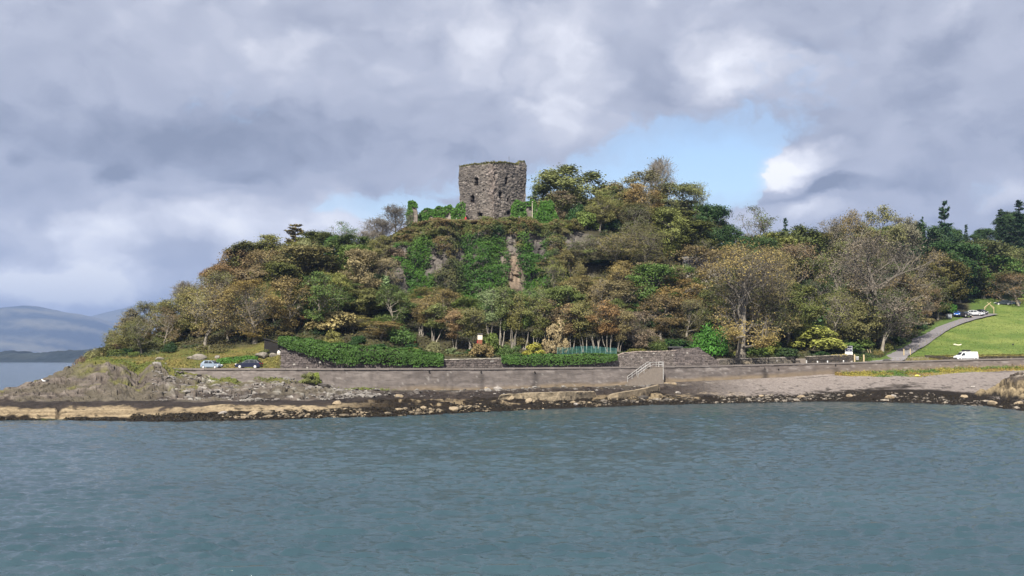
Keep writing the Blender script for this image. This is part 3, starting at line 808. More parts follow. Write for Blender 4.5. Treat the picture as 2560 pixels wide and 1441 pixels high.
# ------------------------------------------------------------------ foliage and trees
def leaf_quads(c, nrm, size, r, aspect=0.75, curl=0.15):
    """one bent quad per leaf clump: centres, facing, size"""
    n = len(c)
    nrm = nrm / (np.linalg.norm(nrm, axis=1, keepdims=True) + 1e-9)
    h = r.normal(size=(n, 3))
    a = np.cross(nrm, h); a /= np.linalg.norm(a, axis=1, keepdims=True) + 1e-9
    b = np.cross(nrm, a)
    s = size[:, None]
    a = a * s * 0.5; b = b * s * 0.5 * aspect
    k = nrm * s * curl * r.uniform(-1, 1, (n, 1))
    V = np.stack([c - a - b * 0.6 + k, c + a * 0.2 - b - k, c + a + b * 0.7 + k, c - a * 0.3 + b - k], 1).reshape(-1, 3)
    Q = np.arange(n * 4).reshape(-1, 4)
    return V, Q
def wander(p0, d, L, n, r, bend, up):
    pts = [np.asarray(p0, float)]; d = np.asarray(d, float) / np.linalg.norm(d)
    for i in range(n):
        d = d + r.normal(size=3) * bend + np.array([0, 0, up])
        d /= np.linalg.norm(d)
        pts.append(pts[-1] + d * L / n)
    return np.array(pts), d
def make_tree(seed, H=12.0, rx=4.5, base=0.28, trunk_r=0.28, limbs=9, sub=5, twig=4, fine=0, leaves=5000, lsize=0.42, spread=0.75, stems=1, lean=0.06,
              bend=0.22, elev=(0.35, 1.1), shell=0.35, flat=0.6, drop=0.0, top=1.0, outer=2):
    """trunk mesh (stems, limbs, branches, twigs) and crown mesh (leaf clumps at the twig ends)"""
    r = np.random.default_rng(seed)
    mb = MB(); tips, tipdir = [], []
    cz = H * (base + 1) / 2; rz = H * (1 - base) / 2
    cen = np.array([lean * H, 0, cz])
    def room(p, d):
        """distance from p along d to the crown envelope"""
        q = (p - cen) / np.array([rx, rx, rz]); e = d / np.array([rx, rx, rz])
        A = e @ e; B = 2 * q @ e; Cq = q @ q - 1
        D = B * B - 4 * A * Cq
        return max(0.3, (-B + math.sqrt(D)) / (2 * A)) if D > 0 else 0.5
    for st in range(stems):
        a0 = st * 2.4 + r.uniform(0, 1)
        ofs = np.array([math.cos(a0), math.sin(a0), 0]) * (0.35 * (stems > 1))
        d0 = np.array([lean + (0.10 * math.cos(a0) if stems > 1 else 0), 0.10 * math.sin(a0) if stems > 1 else 0, 1.0])
        Lt = H * (0.82 if stems == 1 else r.uniform(0.7, 0.9)) * top
        path, _ = wander(ofs + np.array([0, 0, -0.4]), d0, Lt, 9, r, 0.07, 0.03)
        rad = trunk_r * np.linspace(1, 0.16, 10) ** 1.1; rad[0] *= 1.5; rad[1] *= 1.12
        mb.tube(path, rad, 7)
        nl = max(3, limbs // (1 if stems == 1 else 2))
        for i in range(nl):
            f = lerp(base * 0.9, 0.95, (i + r.uniform(0, 0.7)) / nl)
            k = f * 9; j = int(min(k, 8)); p0 = path[j] + (path[j + 1] - path[j]) * (k - j)
            ang = i * 2.4 + r.uniform(-0.5, 0.5) + st
            ev = lerp(elev[0], elev[1], f) + r.uniform(-0.15, 0.15)
            d = np.array([math.cos(ang) * math.cos(ev), math.sin(ang) * math.cos(ev), math.sin(ev)])
            L = room(p0, d) * r.uniform(0.72, 1.0)
            lp, ld = wander(p0, d, L, 6, r, bend, 0.05)
            lr = trunk_r * 0.42 * (1 - 0.55 * f) * min(1.2, 0.4 + L / (rx * 1.2))
            mb.tube(lp, lr * np.linspace(1, 0.25, 7), 5)
            for s in range(sub):
                t = r.uniform(0.25, 1.0) * 5.99; j = int(t); q0 = lp[j] + (lp[j + 1] - lp[j]) * (t - j)
                dd = ld * 0.6 + r.normal(size=3) * 0.65 + np.array([0, 0, 0.25 - drop]); dd /= np.linalg.norm(dd)
                L2 = min(room(q0, dd) * 0.95, L * 0.6 + 0.6) * r.uniform(0.6, 1.0)
                sp, sd = wander(q0, dd, L2, 4, r, bend * 1.1, 0.05 - drop * 0.3)
                mb.tube(sp, max(0.028, lr * 0.36) * np.linspace(1, 0.4, 5), 4)
                for w in range(twig):
                    t = r.uniform(0.2, 1.0) * 3.99; j = int(t); w0 = sp[j] + (sp[j + 1] - sp[j]) * (t - j)
                    wd = sd * 0.6 + r.normal(size=3) * 0.7 + np.array([0, 0, 0.2 - drop]); wd /= np.linalg.norm(wd)
                    L3 = min(room(w0, wd), r.uniform(0.5, 1.3) * H / 12 + 0.2)
                    wp, wdd = wander(w0, wd, L3, 2, r, bend, 0.0)
                    mb.tube(wp, [0.026, 0.018, 0.012] if fine or leaves < 3000 else [0.02, 0.015, 0.01], 3)
                    tips.append(wp[-1]); tipdir.append(wdd); tips.append(wp[1]); tipdir.append(wdd)
                    for z in range(fine):
                        fd = wdd + r.normal(size=3) * 0.6 + np.array([0, 0, 0.2]); fd /= np.linalg.norm(fd)
                        fp, _ = wander(wp[1 + (z % 2)], fd, L3 * r.uniform(0.5, 0.9), 1, r, 0.1, 0)
                        mb.tube(fp, [0.018, 0.009], 3)
                        tips.append(fp[-1]); tipdir.append(fd)
    tips = np.array(tips)
    me_t = mk_mesh('trunk', np.concatenate(mb.V), np.concatenate(mb.Q), smooth=True, mats=[M_BARK])
    # leaves: a share fills clumps at the twig ends, weighted to the outer shell
    q = (tips - cen) / np.array([rx, rx, rz]); rho = np.linalg.norm(q, axis=1)
    wgt = np.clip(rho, 0, 1.1) ** outer + shell * 0.3
    wgt *= r.uniform(0.15, 1.0, len(tips)) ** 1.5
    wgt /= wgt.sum()
    pick = r.choice(len(tips), leaves, p=wgt)
    off = r.normal(size=(leaves, 3)) * spread * np.array([0.5, 0.5, 0.5 * flat])
    cpos = tips[pick] + off
    cpos[:, 2] = np.maximum(cpos[:, 2], 0.3 * r.random(leaves))
    outw = (cpos - cen) / np.array([rx, rx, rz])
    nrm = outw * 0.6 + np.array([0, 0, 0.55]) + r.normal(size=(leaves, 3)) * 0.55
    size = lsize * r.uniform(0.55, 1.35, leaves)
    V, Q = leaf_quads(cpos, nrm, size, r)
    clump = r.uniform(0, 1, len(tips))
    tint = np.clip(0.55 * clump[pick] + 0.45 * r.uniform(0, 1, leaves), 0, 1)
    me_c = mk_mesh('crown', V, Q, attrs={'tint': np.repeat(tint, 4)}, mats=[M_LEAF])
    return dict(trunk=me_t, crown=me_c, H=H, W=2 * rx)
def make_pine(seed, H=16.0, rx=3.2, base=0.15, leaves=5000, lsize=0.4, droop=0.0, gap=0.75, ragged=0.3, pw=0.75):
    r = np.random.default_rng(seed)
    mb = MB()
    path, _ = wander((0, 0, -0.4), (0.02, 0, 1), H + 0.3, 10, r, 0.02, 0.02)
    mb.tube(path, 0.26 * np.linspace(1, 0.08, 11), 6)
    cp, nr = [], []
    z = H * base
    while z < H * 0.98:
        f = (z / H - base) / (1 - base)
        R = rx * (1 - f) ** pw * r.uniform(1 - ragged, 1.08) + 0.15
        nb = 6 if f < 0.8 else 4
        a0 = r.uniform(0, 6)
        for b in range(nb):
            a = a0 + b * 2 * math.pi / nb + r.uniform(-0.35, 0.35)
            L = R * r.uniform(0.65, 1.05)
            d = np.array([math.cos(a), math.sin(a), 0.16 - droop + 0.35 * f + r.uniform(-0.18, 0.22)])
            zb_ = min(H * 0.985, z + r.uniform(-0.5, 0.5) * gap * 1.3)
            k = zb_ / H * 10; j = int(min(k, 9)); p0 = path[j] + (path[j + 1] - path[j]) * (k - j)
            bp, bd = wander(p0, d, L, 3, r, 0.10, 0.03)
            mb.tube(bp, [0.06 * (1 - f) + 0.025, 0.04, 0.03, 0.012], 3)
            m = int(leaves / (H * (1 - base) / gap * 6) * (0.4 + 1.2 * L / rx)) + 2
            t = r.uniform(0.15, 1.0, m) ** 0.7 * 2.999; j = t.astype(int)
            c = bp[j] + (bp[j + 1] - bp[j]) * (t - j)[:, None] + r.normal(size=(m, 3)) * np.array([0.28, 0.28, 0.13]) * (0.6 + 0.5 * L / rx)
            cp.append(c); nr.append(np.array([0, 0, 1.0]) + r.normal(size=(m, 3)) * 0.45)
        z += gap * r.uniform(0.7, 1.2)
    cp = np.concatenate(cp); nr = np.concatenate(nr)
    V, Q = leaf_quads(cp, nr, lsize * r.uniform(0.6, 1.3, len(cp)), r, aspect=0.55)
    return dict(trunk=mk_mesh('trunk', np.concatenate(mb.V), np.concatenate(mb.Q), smooth=True, mats=[M_BARK]),
                crown=mk_mesh('crown', V, Q, attrs={'tint': np.repeat(r.uniform(0, 1, len(cp)), 4)}, mats=[M_LEAF]), H=H, W=2 * rx)
def make_bush(seed, H=3.5, rx=2.4, leaves=3600, lsize=0.30, lumps=26, stalks=10, loose=0.28):
    r = np.random.default_rng(seed)
    th = r.uniform(0, 2 * math.pi, lumps); el_ = np.arcsin(r.uniform(0.0, 1, lumps)); rr = r.uniform(0.55, 0.88, lumps)
    cen = np.stack([np.cos(th) * np.cos(el_) * rr * rx, np.sin(th) * np.cos(el_) * rr * rx, 0.12 * H + np.sin(el_) * rr * H * 0.80], 1)
    k = r.integers(0, lumps, leaves)
    d = r.normal(size=(leaves, 3)); d /= np.linalg.norm(d, axis=1, keepdims=True)
    R = r.uniform(0.16, 0.34, lumps) * rx
    rad = R[k] * (1 + r.normal(size=leaves) * loose * 0.5)
    c = cen[k] + d * rad[:, None] * np.array([1, 1, 0.8])
    c[:, 2] = np.abs(c[:, 2])
    V, Q = leaf_quads(c, d + np.array([0, 0, 0.5]) + r.normal(size=(leaves, 3)) * 0.5, lsize * r.uniform(0.5, 1.3, leaves), r)
    tint = np.clip(0.5 * r.uniform(0, 1, lumps)[k] + 0.5 * r.uniform(0, 1, leaves), 0, 1)
    mb = MB()
    for i in range(stalks):
        t = cen[i % lumps]
        pth, _ = wander((0, 0, -0.2), t + np.array([0, 0, 0.2]), np.linalg.norm(t) * 1.05, 4, r, 0.12, 0.05)
        mb.tube(pth, 0.05 * np.linspace(1, 0.3, 5), 4)
    return dict(trunk=mk_mesh('stems', np.concatenate(mb.V), np.concatenate(mb.Q), mats=[M_BARK]),
                crown=mk_mesh('foliage', V, Q, attrs={'tint': np.repeat(tint, 4)}, mats=[M_LEAF]), H=H, W=2 * rx)

PROTO = {
    'dense': [make_tree(s, H=12, rx=4.6, base=0.16, limbs=12, sub=5, twig=4, leaves=14500, lsize=0.31, spread=1.05, elev=(0.15, 1.2)) for s in (11, 12, 13)],
    'brown': [make_tree(s, H=12, rx=4.8, base=0.22, trunk_r=0.3, limbs=11, sub=6, twig=5, leaves=6800, lsize=0.26, spread=0.95, flat=0.4, elev=(0.25, 1.15), bend=0.26) for s in (21, 22, 23, 24)],
    'sparse': [make_tree(s, H=12, rx=4.6, base=0.2, trunk_r=0.26, limbs=11, sub=6, twig=5, fine=1, leaves=3400, lsize=0.22, spread=0.9, flat=0.5, elev=(0.45, 1.2), bend=0.26, lean=0.10) for s in (31, 32, 33)],
    'bare': [make_tree(s, H=11, rx=3.6, base=0.22, trunk_r=0.22, limbs=13, sub=8, twig=7, fine=3, leaves=420, lsize=0.2, spread=0.5, elev=(0.6, 1.3), bend=0.18) for s in (41, 42)],
    'giant': [make_tree(s, H=24, rx=9.2, base=0.13, trunk_r=0.75, limbs=16, sub=9, twig=7, fine=2, leaves=lv, lsize=0.29, spread=1.1, flat=0.32, elev=(0.25, 1.2), bend=0.24, shell=0.0, outer=4) for s, lv in ((51, 13000), (52, 9000), (53, 5200))],
    'slender': [make_tree(s, H=12, rx=2.3, base=0.54, trunk_r=0.095, limbs=8, sub=5, twig=4, leaves=6200, lsize=0.25, spread=0.85, stems=st, elev=(0.5, 1.2), bend=0.2, flat=0.5) for s, st in ((61, 5), (62, 4), (63, 3))],
    'pine': [make_pine(71), make_pine(72, H=16, rx=3.6, base=0.12, leaves=6500, droop=0.1)],
    'airy_pine': [make_pine(73, H=16, rx=5.2, base=0.05, leaves=8000, gap=1.15, pw=0.42, ragged=0.55, lsize=0.5)],
    'bush': [make_bush(81), make_bush(82, lumps=34), make_bush(83, H=3.2, rx=2.6, loose=0.5, lsize=0.26)],
}
NAMES = {'dense': ('broadleaf_tree', 'tree'), 'brown': ('autumn_tree', 'tree'), 'sparse': ('thin_crowned_tree', 'tree'), 'bare': ('bare_tree', 'tree'), 'giant': ('sycamore_tree', 'tree'),
         'slender': ('slender_tree', 'tree'), 'pine': ('conifer_tree', 'conifer'), 'airy_pine': ('pine_tree', 'conifer'), 'bush': ('bush', 'bush')}
COL = {'rust': (0.178, 0.121, 0.052), 'brown': (0.178, 0.147, 0.062), 'olive': (0.149, 0.154, 0.044), 'green': (0.086, 0.133, 0.030), 'dark': (0.037, 0.072, 0.020), 'darkolive': (0.086, 0.093, 0.026),
       'lime': (0.205, 0.226, 0.045), 'gold': (0.211, 0.172, 0.062), 'mauve': (0.157, 0.133, 0.085), 'pale': (0.238, 0.209, 0.105), 'sage': (0.162, 0.203, 0.078), 'ivy': (0.052, 0.125, 0.016), 'orange': (0.200, 0.148, 0.055), 'blue': (0.032, 0.063, 0.030)}
WORD = {'rust': 'rust brown', 'brown': 'brown', 'olive': 'olive', 'green': 'mid green', 'dark': 'dark green', 'darkolive': 'dark olive', 'lime': 'yellow green', 'gold': 'golden', 'mauve': 'purplish brown',
        'pale': 'pale buff', 'sage': 'greyish green', 'ivy': 'bright green', 'orange': 'orange brown', 'blue': 'bluish dark green'}
_cnt = {}
def plant(kind, c, Y, H, W, colr, label, group=None, sink=0.1, rot=None, bark=None, z=None, var=None):
    i = _cnt.get(kind, 0); _cnt[kind] = i + 1
    pr = PROTO[kind][(i if var is None else var) % len(PROTO[kind])]
    z = ground1(c, Y) if z is None else z
    nm, cat = NAMES[kind]
    t = thing(nm, label, cat, (X(c, Y), Y, z - sink), random.uniform(0, 6.28) if rot is None else rot, group)
    t.scale = (W / pr['W'], W / pr['W'], H / pr['H'])
    base = np.array(COL[colr]) * np.array([random.uniform(0.85, 1.15), random.uniform(0.9, 1.1), random.uniform(0.85, 1.15)]) * random.uniform(0.85, 1.15)
    tr = link('stems' if kind == 'bush' else 'trunk', pr['trunk'], t)
    bk = np.array(bark if bark else ((0.185, 0.165, 0.135) if kind == 'giant' else (0.32, 0.29, 0.245) if kind == 'slender' else (0.24, 0.215, 0.175))) * random.uniform(0.8, 1.15)
    tr.color = (*bk, 1)
    cr_ = link('foliage' if kind == 'bush' else 'crown', pr['crown'], t)
    cr_.color = (*base, 1)
    return t

# the trees and bushes one can pick out: kind, column, py of top, width (px), depth, colour, label
LISTED = [
    # western point and seaward slope
    ('bush', 238, 868, 46, 219, 'mauve', 'dark bushy scrub on the seaward tip of the rocks'),
    ('bush', 268, 856, 58, 222, 'darkolive', 'rounded dark olive scrub just inland of the tip scrub'),
    ('bush', 205, 888, 40, 212, 'mauve', 'low brown scrub lowest on the point above the sea'),
    ('sparse', 305, 820, 74, 226, 'brown', 'small brown wind bent tree at the seaward edge of the wood'),
    ('bush', 322, 868, 62, 221, 'dark', 'dark green bush where the road bends round the point'),
    ('brown', 345, 772, 98, 229, 'mauve', 'low purplish brown tree second from the seaward edge'),
    ('sparse', 382, 752, 100, 231, 'olive', 'olive wind swept tree making the first step of the skyline'),
    ('sparse', 410, 770, 95, 222, 'brown', 'thin brown tree with bare pale stems above the bend'),
    ('brown', 440, 745, 110, 227, 'brown', 'brown tree with forked pale trunk left of the hatchback'),
    ('bare', 462, 702, 90, 242, 'olive', 'bare twiggy tree poking out of the western skyline'),
    ('sparse', 512, 705, 160, 219, 'orange', 'large orange tinged tree with many pale limbs above the silver hatchback'),
    ('sparse', 570, 735, 120, 221, 'brown', 'brown thin crowned tree between the orange and golden trees'),
    ('giant', 638, 704, 155, 219, 'gold', 'golden topped tree with pale spreading limbs above the blue car'),
    ('brown', 545, 655, 120, 243, 'rust', 'rusty tree high on the western shoulder of the hill'),
    ('dense', 585, 618, 110, 253, 'rust', 'reddish brown tree on the western skyline'),
    ('dense', 640, 605, 130, 254, 'darkolive', 'dark olive rounded tree next inland on the western skyline'),
    ('brown', 688, 588, 130, 256, 'olive', 'olive brown tree on skyline beside the feathery conifer'),
    ('airy_pine', 738, 556, 130, 264, 'brown', 'feathery brown conifer rising above the western skyline'),
    ('dense', 795, 578, 120, 263, 'darkolive', 'dark olive domed tree inland of the feathery brown conifer'),
    ('sparse', 852, 556, 95, 268, 'green', 'green topped slim tree on the skyline west of the castle'),
    ('dense', 885, 588, 125, 256, 'green', 'full mid green tree below the slim green skyline tree'),
    ('dense', 755, 612, 180, 247, 'brown', 'broad dark brown tree in the middle of the western slope'),
    ('brown', 615, 660, 150, 242, 'brown', 'brown tree behind the golden topped tree'),
    ('dense', 690, 655, 120, 240, 'darkolive', 'deep olive tree right behind the golden topped tree'),
    ('brown', 820, 640, 140, 248, 'darkolive', 'dark olive brown tree above the pale bush'),
    ('bare', 990, 513, 105, 263, 'mauve', 'tall bare tree against the sky beside the ivy pillar'),
    ('bare', 945, 545, 105, 262, 'mauve', 'second bare tree on skyline, further from the ivy pillar'),
    ('bare', 915, 575, 80, 259, 'mauve', 'smallest bare tree on the skyline beside the green tree'),
    ('bush', 935, 668, 80, 247, 'sage', 'greyish green bush below the bare trees'),
    ('bush', 985, 615, 70, 256, 'mauve', 'brown scrub clinging to the cliff shoulder under the bare trees'),
    ('bush', 664, 872, 40, 207.2, 'darkolive', 'dark olive bush against the front of the dark recess box'),
    # slender pale stemmed trees in front of the crag
    ('slender', 1052, 750, 64, 230, 'brown', 'brown slender tree, left of the pair by the tan roofed hut'),
    ('slender', 1086, 757, 60, 228, 'olive', 'olive slender tree, right of the pair by the tan roofed hut'),
    ('slender', 1140, 770, 60, 227, 'brown', 'brown slender tree, left of the pair by the brick kiosk'),
    ('slender', 1178, 766, 66, 226, 'olive', 'olive slender tree, right of the pair by the brick kiosk'),
    ('slender', 1222, 722, 60, 233, 'sage', 'greyish slender tree, first of the row under the tan rock column from the kiosk'),
    ('slender', 1252, 712, 58, 232, 'olive', 'olive slender tree, second of the row under the tan rock column from the kiosk'),
    ('slender', 1283, 728, 56, 231, 'olive', 'olive slender tree, third of the row under the tan rock column from the kiosk'),
    ('slender', 1312, 722, 60, 232, 'green', 'green slender tree, fourth of the row under the tan rock column from the kiosk'),
    ('slender', 1338, 738, 54, 230, 'olive', 'olive slender tree, fifth of the row under the tan rock column'),
    ('slender', 1368, 742, 58, 231, 'brown', 'brown slender tree, last of the row under the tan rock column, nearest the pale bush'),
    ('slender', 1430, 760, 64, 233, 'brown', 'brown slender tree, first of the row behind the teal fence'),
    ('slender', 1462, 750, 62, 232, 'gold', 'golden slender tree, second of the row behind the teal fence'),
    ('slender', 1492, 756, 62, 232, 'brown', 'brown slender tree, third of the row behind the teal fence'),
    ('slender', 1522, 752, 60, 230, 'orange', 'orange brown slender tree, fourth of the row behind the teal fence'),
    ('slender', 1546, 768, 54, 231, 'brown', 'brown slender tree, last of the row behind the teal fence'),
    # above the long hedge
    ('brown', 735, 772, 90, 228, 'orange', 'orange shrub like tree above the top of the long hedge'),
    ('brown', 775, 785, 80, 226, 'rust', 'rust red small tree beside the orange one above the hedge'),
    ('bush', 832, 760, 125, 224, 'pale', 'big pale buff bush standing above the long hedge'),
    ('dense', 905, 722, 130, 234, 'olive', 'olive green round tree above the middle of the long hedge'),
    ('dense', 968, 735, 120, 236, 'green', 'mid green round tree at the foot of the dark crag'),
    ('brown', 880, 785, 90, 225, 'olive', 'small olive tree growing right behind the hedge middle'),
    ('brown', 950, 800, 110, 223, 'orange', 'tawny low tree over the lower end of the long hedge'),
    ('bush', 1000, 812, 85, 223, 'green', 'green bush beside the little tan roofed hut'),
    ('dense', 845, 700, 140, 241, 'green', 'green tree on the mid slope below the dark olive brown tree'),
    ('dense', 790, 715, 120, 236, 'darkolive', 'shady dark olive tree behind the pale buff bush'),
    # under the cliff
    ('brown', 1115, 720, 120, 238, 'brown', 'brown tree against the ivy below the grey cliff patch'),
    ('dense', 1172, 742, 80, 238, 'green', 'green tree in front of the dark ivy at cliff foot'),
    ('bush', 1393, 795, 66, 226, 'pale', 'pale rounded bush in front of the dark wood behind the teal fence'),
    ('bush', 1222, 818, 58, 226, 'green', 'green bush beside the brick kiosk'),
    ('bush', 1085, 850, 46, 219, 'pale', 'small buff shrub over the low end of the long hedge'),
    ('brown', 1428, 700, 100, 246, 'brown', 'brown tree leaning on the cliff right of the grey slab'),
    ('brown', 1432, 622, 80, 256, 'brown', 'brown shrubby tree high on the cliff right of the grey slab'),
    ('brown', 1590, 775, 130, 236, 'mauve', 'dark purplish brown tree behind the dark roofed shelter'),
    ('brown', 1560, 700, 150, 250, 'brown', 'brown tree in the middle of the wood right of the cliff'),
    ('sparse', 1540, 582, 140, 263, 'olive', 'olive tree with long pale limbs near the top of the cliff'),
    ('giant', 1620, 562, 150, 264, 'olive', 'wide olive tree with pale limbs below the eastern crest'),
    ('brown', 1640, 655, 150, 256, 'brown', 'brown tree below the wide olive tree with pale limbs'),
    ('dense', 1500, 650, 100, 262, 'dark', 'dark green ivy clad tree between cliff and brown trees'),
    ('brown', 1690, 690, 140, 252, 'orange', 'orange brown tree up the slope from the clipped dark bush'),
    ('brown', 1745, 610, 170, 264, 'brown', 'large brown domed tree behind the spreading pale limbed sycamore'),
    ('brown', 1650, 730, 120, 243, 'brown', 'brown tree with pale stems above the dark roofed shelter'),
    ('sparse', 1715, 745, 100, 246, 'brown', 'leaning thin tree just left of the clipped dark bush'),
    ('brown', 1395, 640, 90, 258, 'brown', 'brown shrubby tree growing on the cliff just right of the dark slab'),
    ('sparse', 1470, 590, 120, 262, 'olive', 'olive thin tree leaning over the right end of the cliff'),
    ('brown', 1440, 690, 120, 252, 'gold', 'tawny tree covering the lower right part of the cliff'),
    ('sparse', 1385, 720, 100, 247, 'sage', 'greyish green thin tree at the right foot of the cliff'),
    ('brown', 1080, 715, 110, 243, 'olive', 'olive tree reaching up the left foot of the cliff'),
    ('brown', 1010, 745, 90, 240, 'brown', 'brown tree below the dark crag left of the cliff'),
    ('brown', 1330, 742, 100, 243, 'olive', 'olive tree close against the cliff right of the tan column'),
    ('brown', 1400, 660, 110, 259, 'olive', 'olive tree against the cliff halfway up on the right'),
    ('brown', 1450, 625, 120, 262, 'brown', 'brown tree near the top right end of the cliff'),
    ('dense', 1475, 690, 110, 256, 'olive', 'leafy olive tree below the right end of the cliff'),
    ('dense', 1425, 745, 90, 246, 'brown', 'leafy brown tree at the right foot of the cliff'),
    ('brown', 1370, 745, 80, 246, 'green', 'mid green tree at the cliff foot under the dark slab'),
    ('bush', 1088, 590, 62, 259, 'darkolive', 'dark scrub bush hanging on the upper cliff above the grey rock patch'),
    ('bush', 1058, 560, 50, 265, 'brown', 'brown scrub on the cliff top by the ivy pillar'),
    ('bush', 1110, 556, 46, 264.5, 'olive', 'olive scrub on the cliff top before the curtain wall'),
    ('bush', 1150, 552, 50, 264.5, 'mauve', 'brownish scrub on the cliff top left of the red jacket'),
    ('bush', 1195, 550, 54, 264, 'brown', 'brown scrub on the cliff top under the tower doorway'),
    ('bush', 1238, 553, 50, 264, 'rust', 'rusty scrub on the cliff top under the tower corner'),
    ('bush', 1305, 551, 48, 264, 'brown', 'brown scrub on the cliff top under the broken wall'),
    ('bush', 1335, 556, 40, 264, 'olive', 'olive scrub on the cliff top below the lamp post'),
    ('bush', 1412, 560, 60, 266, 'lime', 'yellowish scrub on the cliff top right of the ivy column'),
    # eastern crest
    ('dense', 1350, 460, 75, 292, 'green', 'green tree peeping out right behind the castle'),
    ('dense', 1445, 420, 190, 287, 'olive', 'big olive domed tree highest on skyline right of the castle'),
    ('brown', 1400, 480, 100, 279, 'mauve', 'purplish brown tree beside the ivy column by the castle'),
    ('dense', 1525, 462, 110, 290, 'brown', 'brown tree filling the dip between the two high domes'),
    ('brown', 1592, 430, 175, 293, 'brown', 'broad brown domed tree on the skyline under the bare tree'),
    ('bare', 1650, 394, 100, 302, 'mauve', 'bare leafless tree standing highest on the eastern skyline'),
    ('brown', 1690, 452, 140, 290, 'olive', 'olive brown tree on skyline right of the bare leafless tree'),
    ('sparse', 1745, 458, 80, 294, 'sage', 'thin greyish green tree at the end of the eastern crest'),
    ('dense', 1785, 512, 120, 284, 'dark', 'dark green rounded tree stepping down at the end of the crest'),
    ('dense', 1820, 565, 90, 286, 'dark', 'lower dark green tree after the step in the eastern crest'),
    ('brown', 1480, 512, 120, 276, 'mauve', 'purplish brown tree with pale trunk above the olive limbs'),
    ('brown', 1570, 510, 150, 278, 'brown', 'brown tree full of bare limbs in the face of the crest'),
    ('dense', 1655, 520, 150, 279, 'darkolive', 'dark olive tree filling the middle of the eastern crest face'),
    ('dense', 1735, 555, 140, 275, 'darkolive', 'dark olive tree at the right of the crest face'),
    ('dense', 1410, 478, 110, 300, 'dark', 'dark green tree in the gap between the green tree and big olive dome'),
    ('dense', 1505, 500, 120, 298, 'darkolive', 'dark olive tree in the shade between the two high domes'),
    ('dense', 1340, 505, 70, 288, 'dark', 'dark green tree behind the broken wall right of the tower'),
    ('dense', 1600, 485, 150, 302, 'dark', 'dark green tree under the broad brown dome on the skyline'),
    ('dense', 1700, 500, 130, 300, 'darkolive', 'dark olive tree below the leafless skyline tree'),
    ('dense', 2058, 706, 80, 281, 'darkolive', 'dark olive tree hiding the right half of the white cottage'),
    # sycamores and the woodland round the cottage
    ('giant', 1850, 612, 262, 239, 'gold', 'great pale limbed sycamore with tawny crown behind the low wall'),
    ('giant', 1935, 625, 175, 250, 'orange', 'tawny tree with thick trunk right behind the great sycamore'),
    ('sparse', 1888, 520, 120, 303, 'green', 'airy green tree against the sky past the end of the crest'),
    ('pine', 1966, 544, 46, 320, 'blue', 'small dark cone of conifer on the skyline past the airy tree'),
    ('dense', 1985, 570, 140, 296, 'darkolive', 'dark olive domed tree under the small conifer cone'),
    ('dense', 1905, 590, 110, 282, 'dark', 'dark green tree under the airy green tree'),
    ('dense', 2050, 585, 120, 312, 'darkolive', 'dark olive tree on the skyline above the cottage'),
    ('sparse', 2092, 532, 110, 336, 'mauve', 'thin mauve brown tree starting the eastern skyline group'),
    ('sparse', 2150, 526, 100, 338, 'brown', 'thin brown tree in the middle of the eastern skyline group'),
    ('brown', 2205, 520, 130, 340, 'brown', 'full brown tree in the eastern skyline group'),
    ('brown', 2260, 535, 90, 342, 'mauve', 'last brown tree of the eastern skyline group'),
    ('sparse', 2100, 610, 150, 288, 'olive', 'leaning tree with a long pale limb above the cottage'),
    ('giant', 2205, 588, 300, 266, 'mauve', 'enormous half bare sycamore beside the driveway'),
    ('brown', 2255, 680, 130, 272, 'rust', 'rust brown tree with second thick trunk beside the enormous sycamore'),
    ('bush', 2078, 732, 120, 276, 'dark', 'dark green rhododendron mound below the cottage'),
    ('bush', 2352, 748, 76, 313, 'ivy', 'green rounded rhododendron by the parked cars'),
    ('dense', 2315, 560, 140, 345, 'dark', 'dark green tree on skyline left of the spreading pine'),
    ('airy_pine', 2366, 497, 84, 362, 'blue', 'tall pine with flat spreading boughs on the skyline'),
    ('pine', 2310, 540, 38, 365, 'blue', 'small conifer tip just left of the spreading pine'),
    ('pine', 2420, 560, 36, 372, 'blue', 'small conifer tip just right of the spreading pine'),
    ('dense', 2400, 605, 165, 330, 'dark', 'dark green tree above the parked cars'),
    ('dense', 2460, 600, 150, 338, 'darkolive', 'dark olive tree above the timber arch'),
    ('dense', 2345, 650, 130, 318, 'darkolive', 'dark olive tree between the enormous sycamore and the parked cars'),
    ('sparse', 2330, 620, 110, 322, 'brown', 'thin brown tree with a curved pale limb behind the enormous sycamore'),
    ('pine', 2512, 520, 80, 385, 'blue', 'dark conifer starting the tall plantation at the edge of the view'),
    ('pine', 2556, 500, 90, 388, 'blue', 'tallest dark conifer of the plantation at the edge of the view'),
    ('pine', 2535, 545, 90, 372, 'blue', 'dark conifer in front of the plantation'),
    ('dense', 2500, 640, 130, 340, 'green', 'mid green tree under the plantation conifers'),
    ('sparse', 2548, 680, 130, 329, 'rust', 'reddish thin tree with pale trunk at the top of the field'),
    # bushes along the low wall
    ('bush', 1782, 803, 100, 238.5, 'ivy', 'big clipped dark green bush beside the stone wall end'),
    ('bush', 2030, 812, 165, 254, 'lime', 'wide yellow green bushes behind the low wall'),
    ('bush', 1965, 862, 58, 244.2, 'dark', 'dark green bush overhanging the low wall between the benches'),
    ('bush', 1885, 858, 90, 245, 'green', 'green shrubs behind the low wall near the first bench'),
    ('bush', 1925, 835, 60, 247, 'lime', 'yellow green shrub behind the low wall under tawny tree'),
    ('bush', 2110, 850, 90, 256, 'green', 'green undergrowth shrub behind the sign board'),
    ('bush', 2150, 835, 90, 263, 'green', 'loose green shrub between the sign board and driveway'),
    ('bush', 1843, 888, 26, 240.5, 'lime', 'little lime green shrub at the foot of the great sycamore'),
    ('bush', 1690, 838, 90, 240, 'dark', 'dark green shrub behind the dark roofed shelter'),
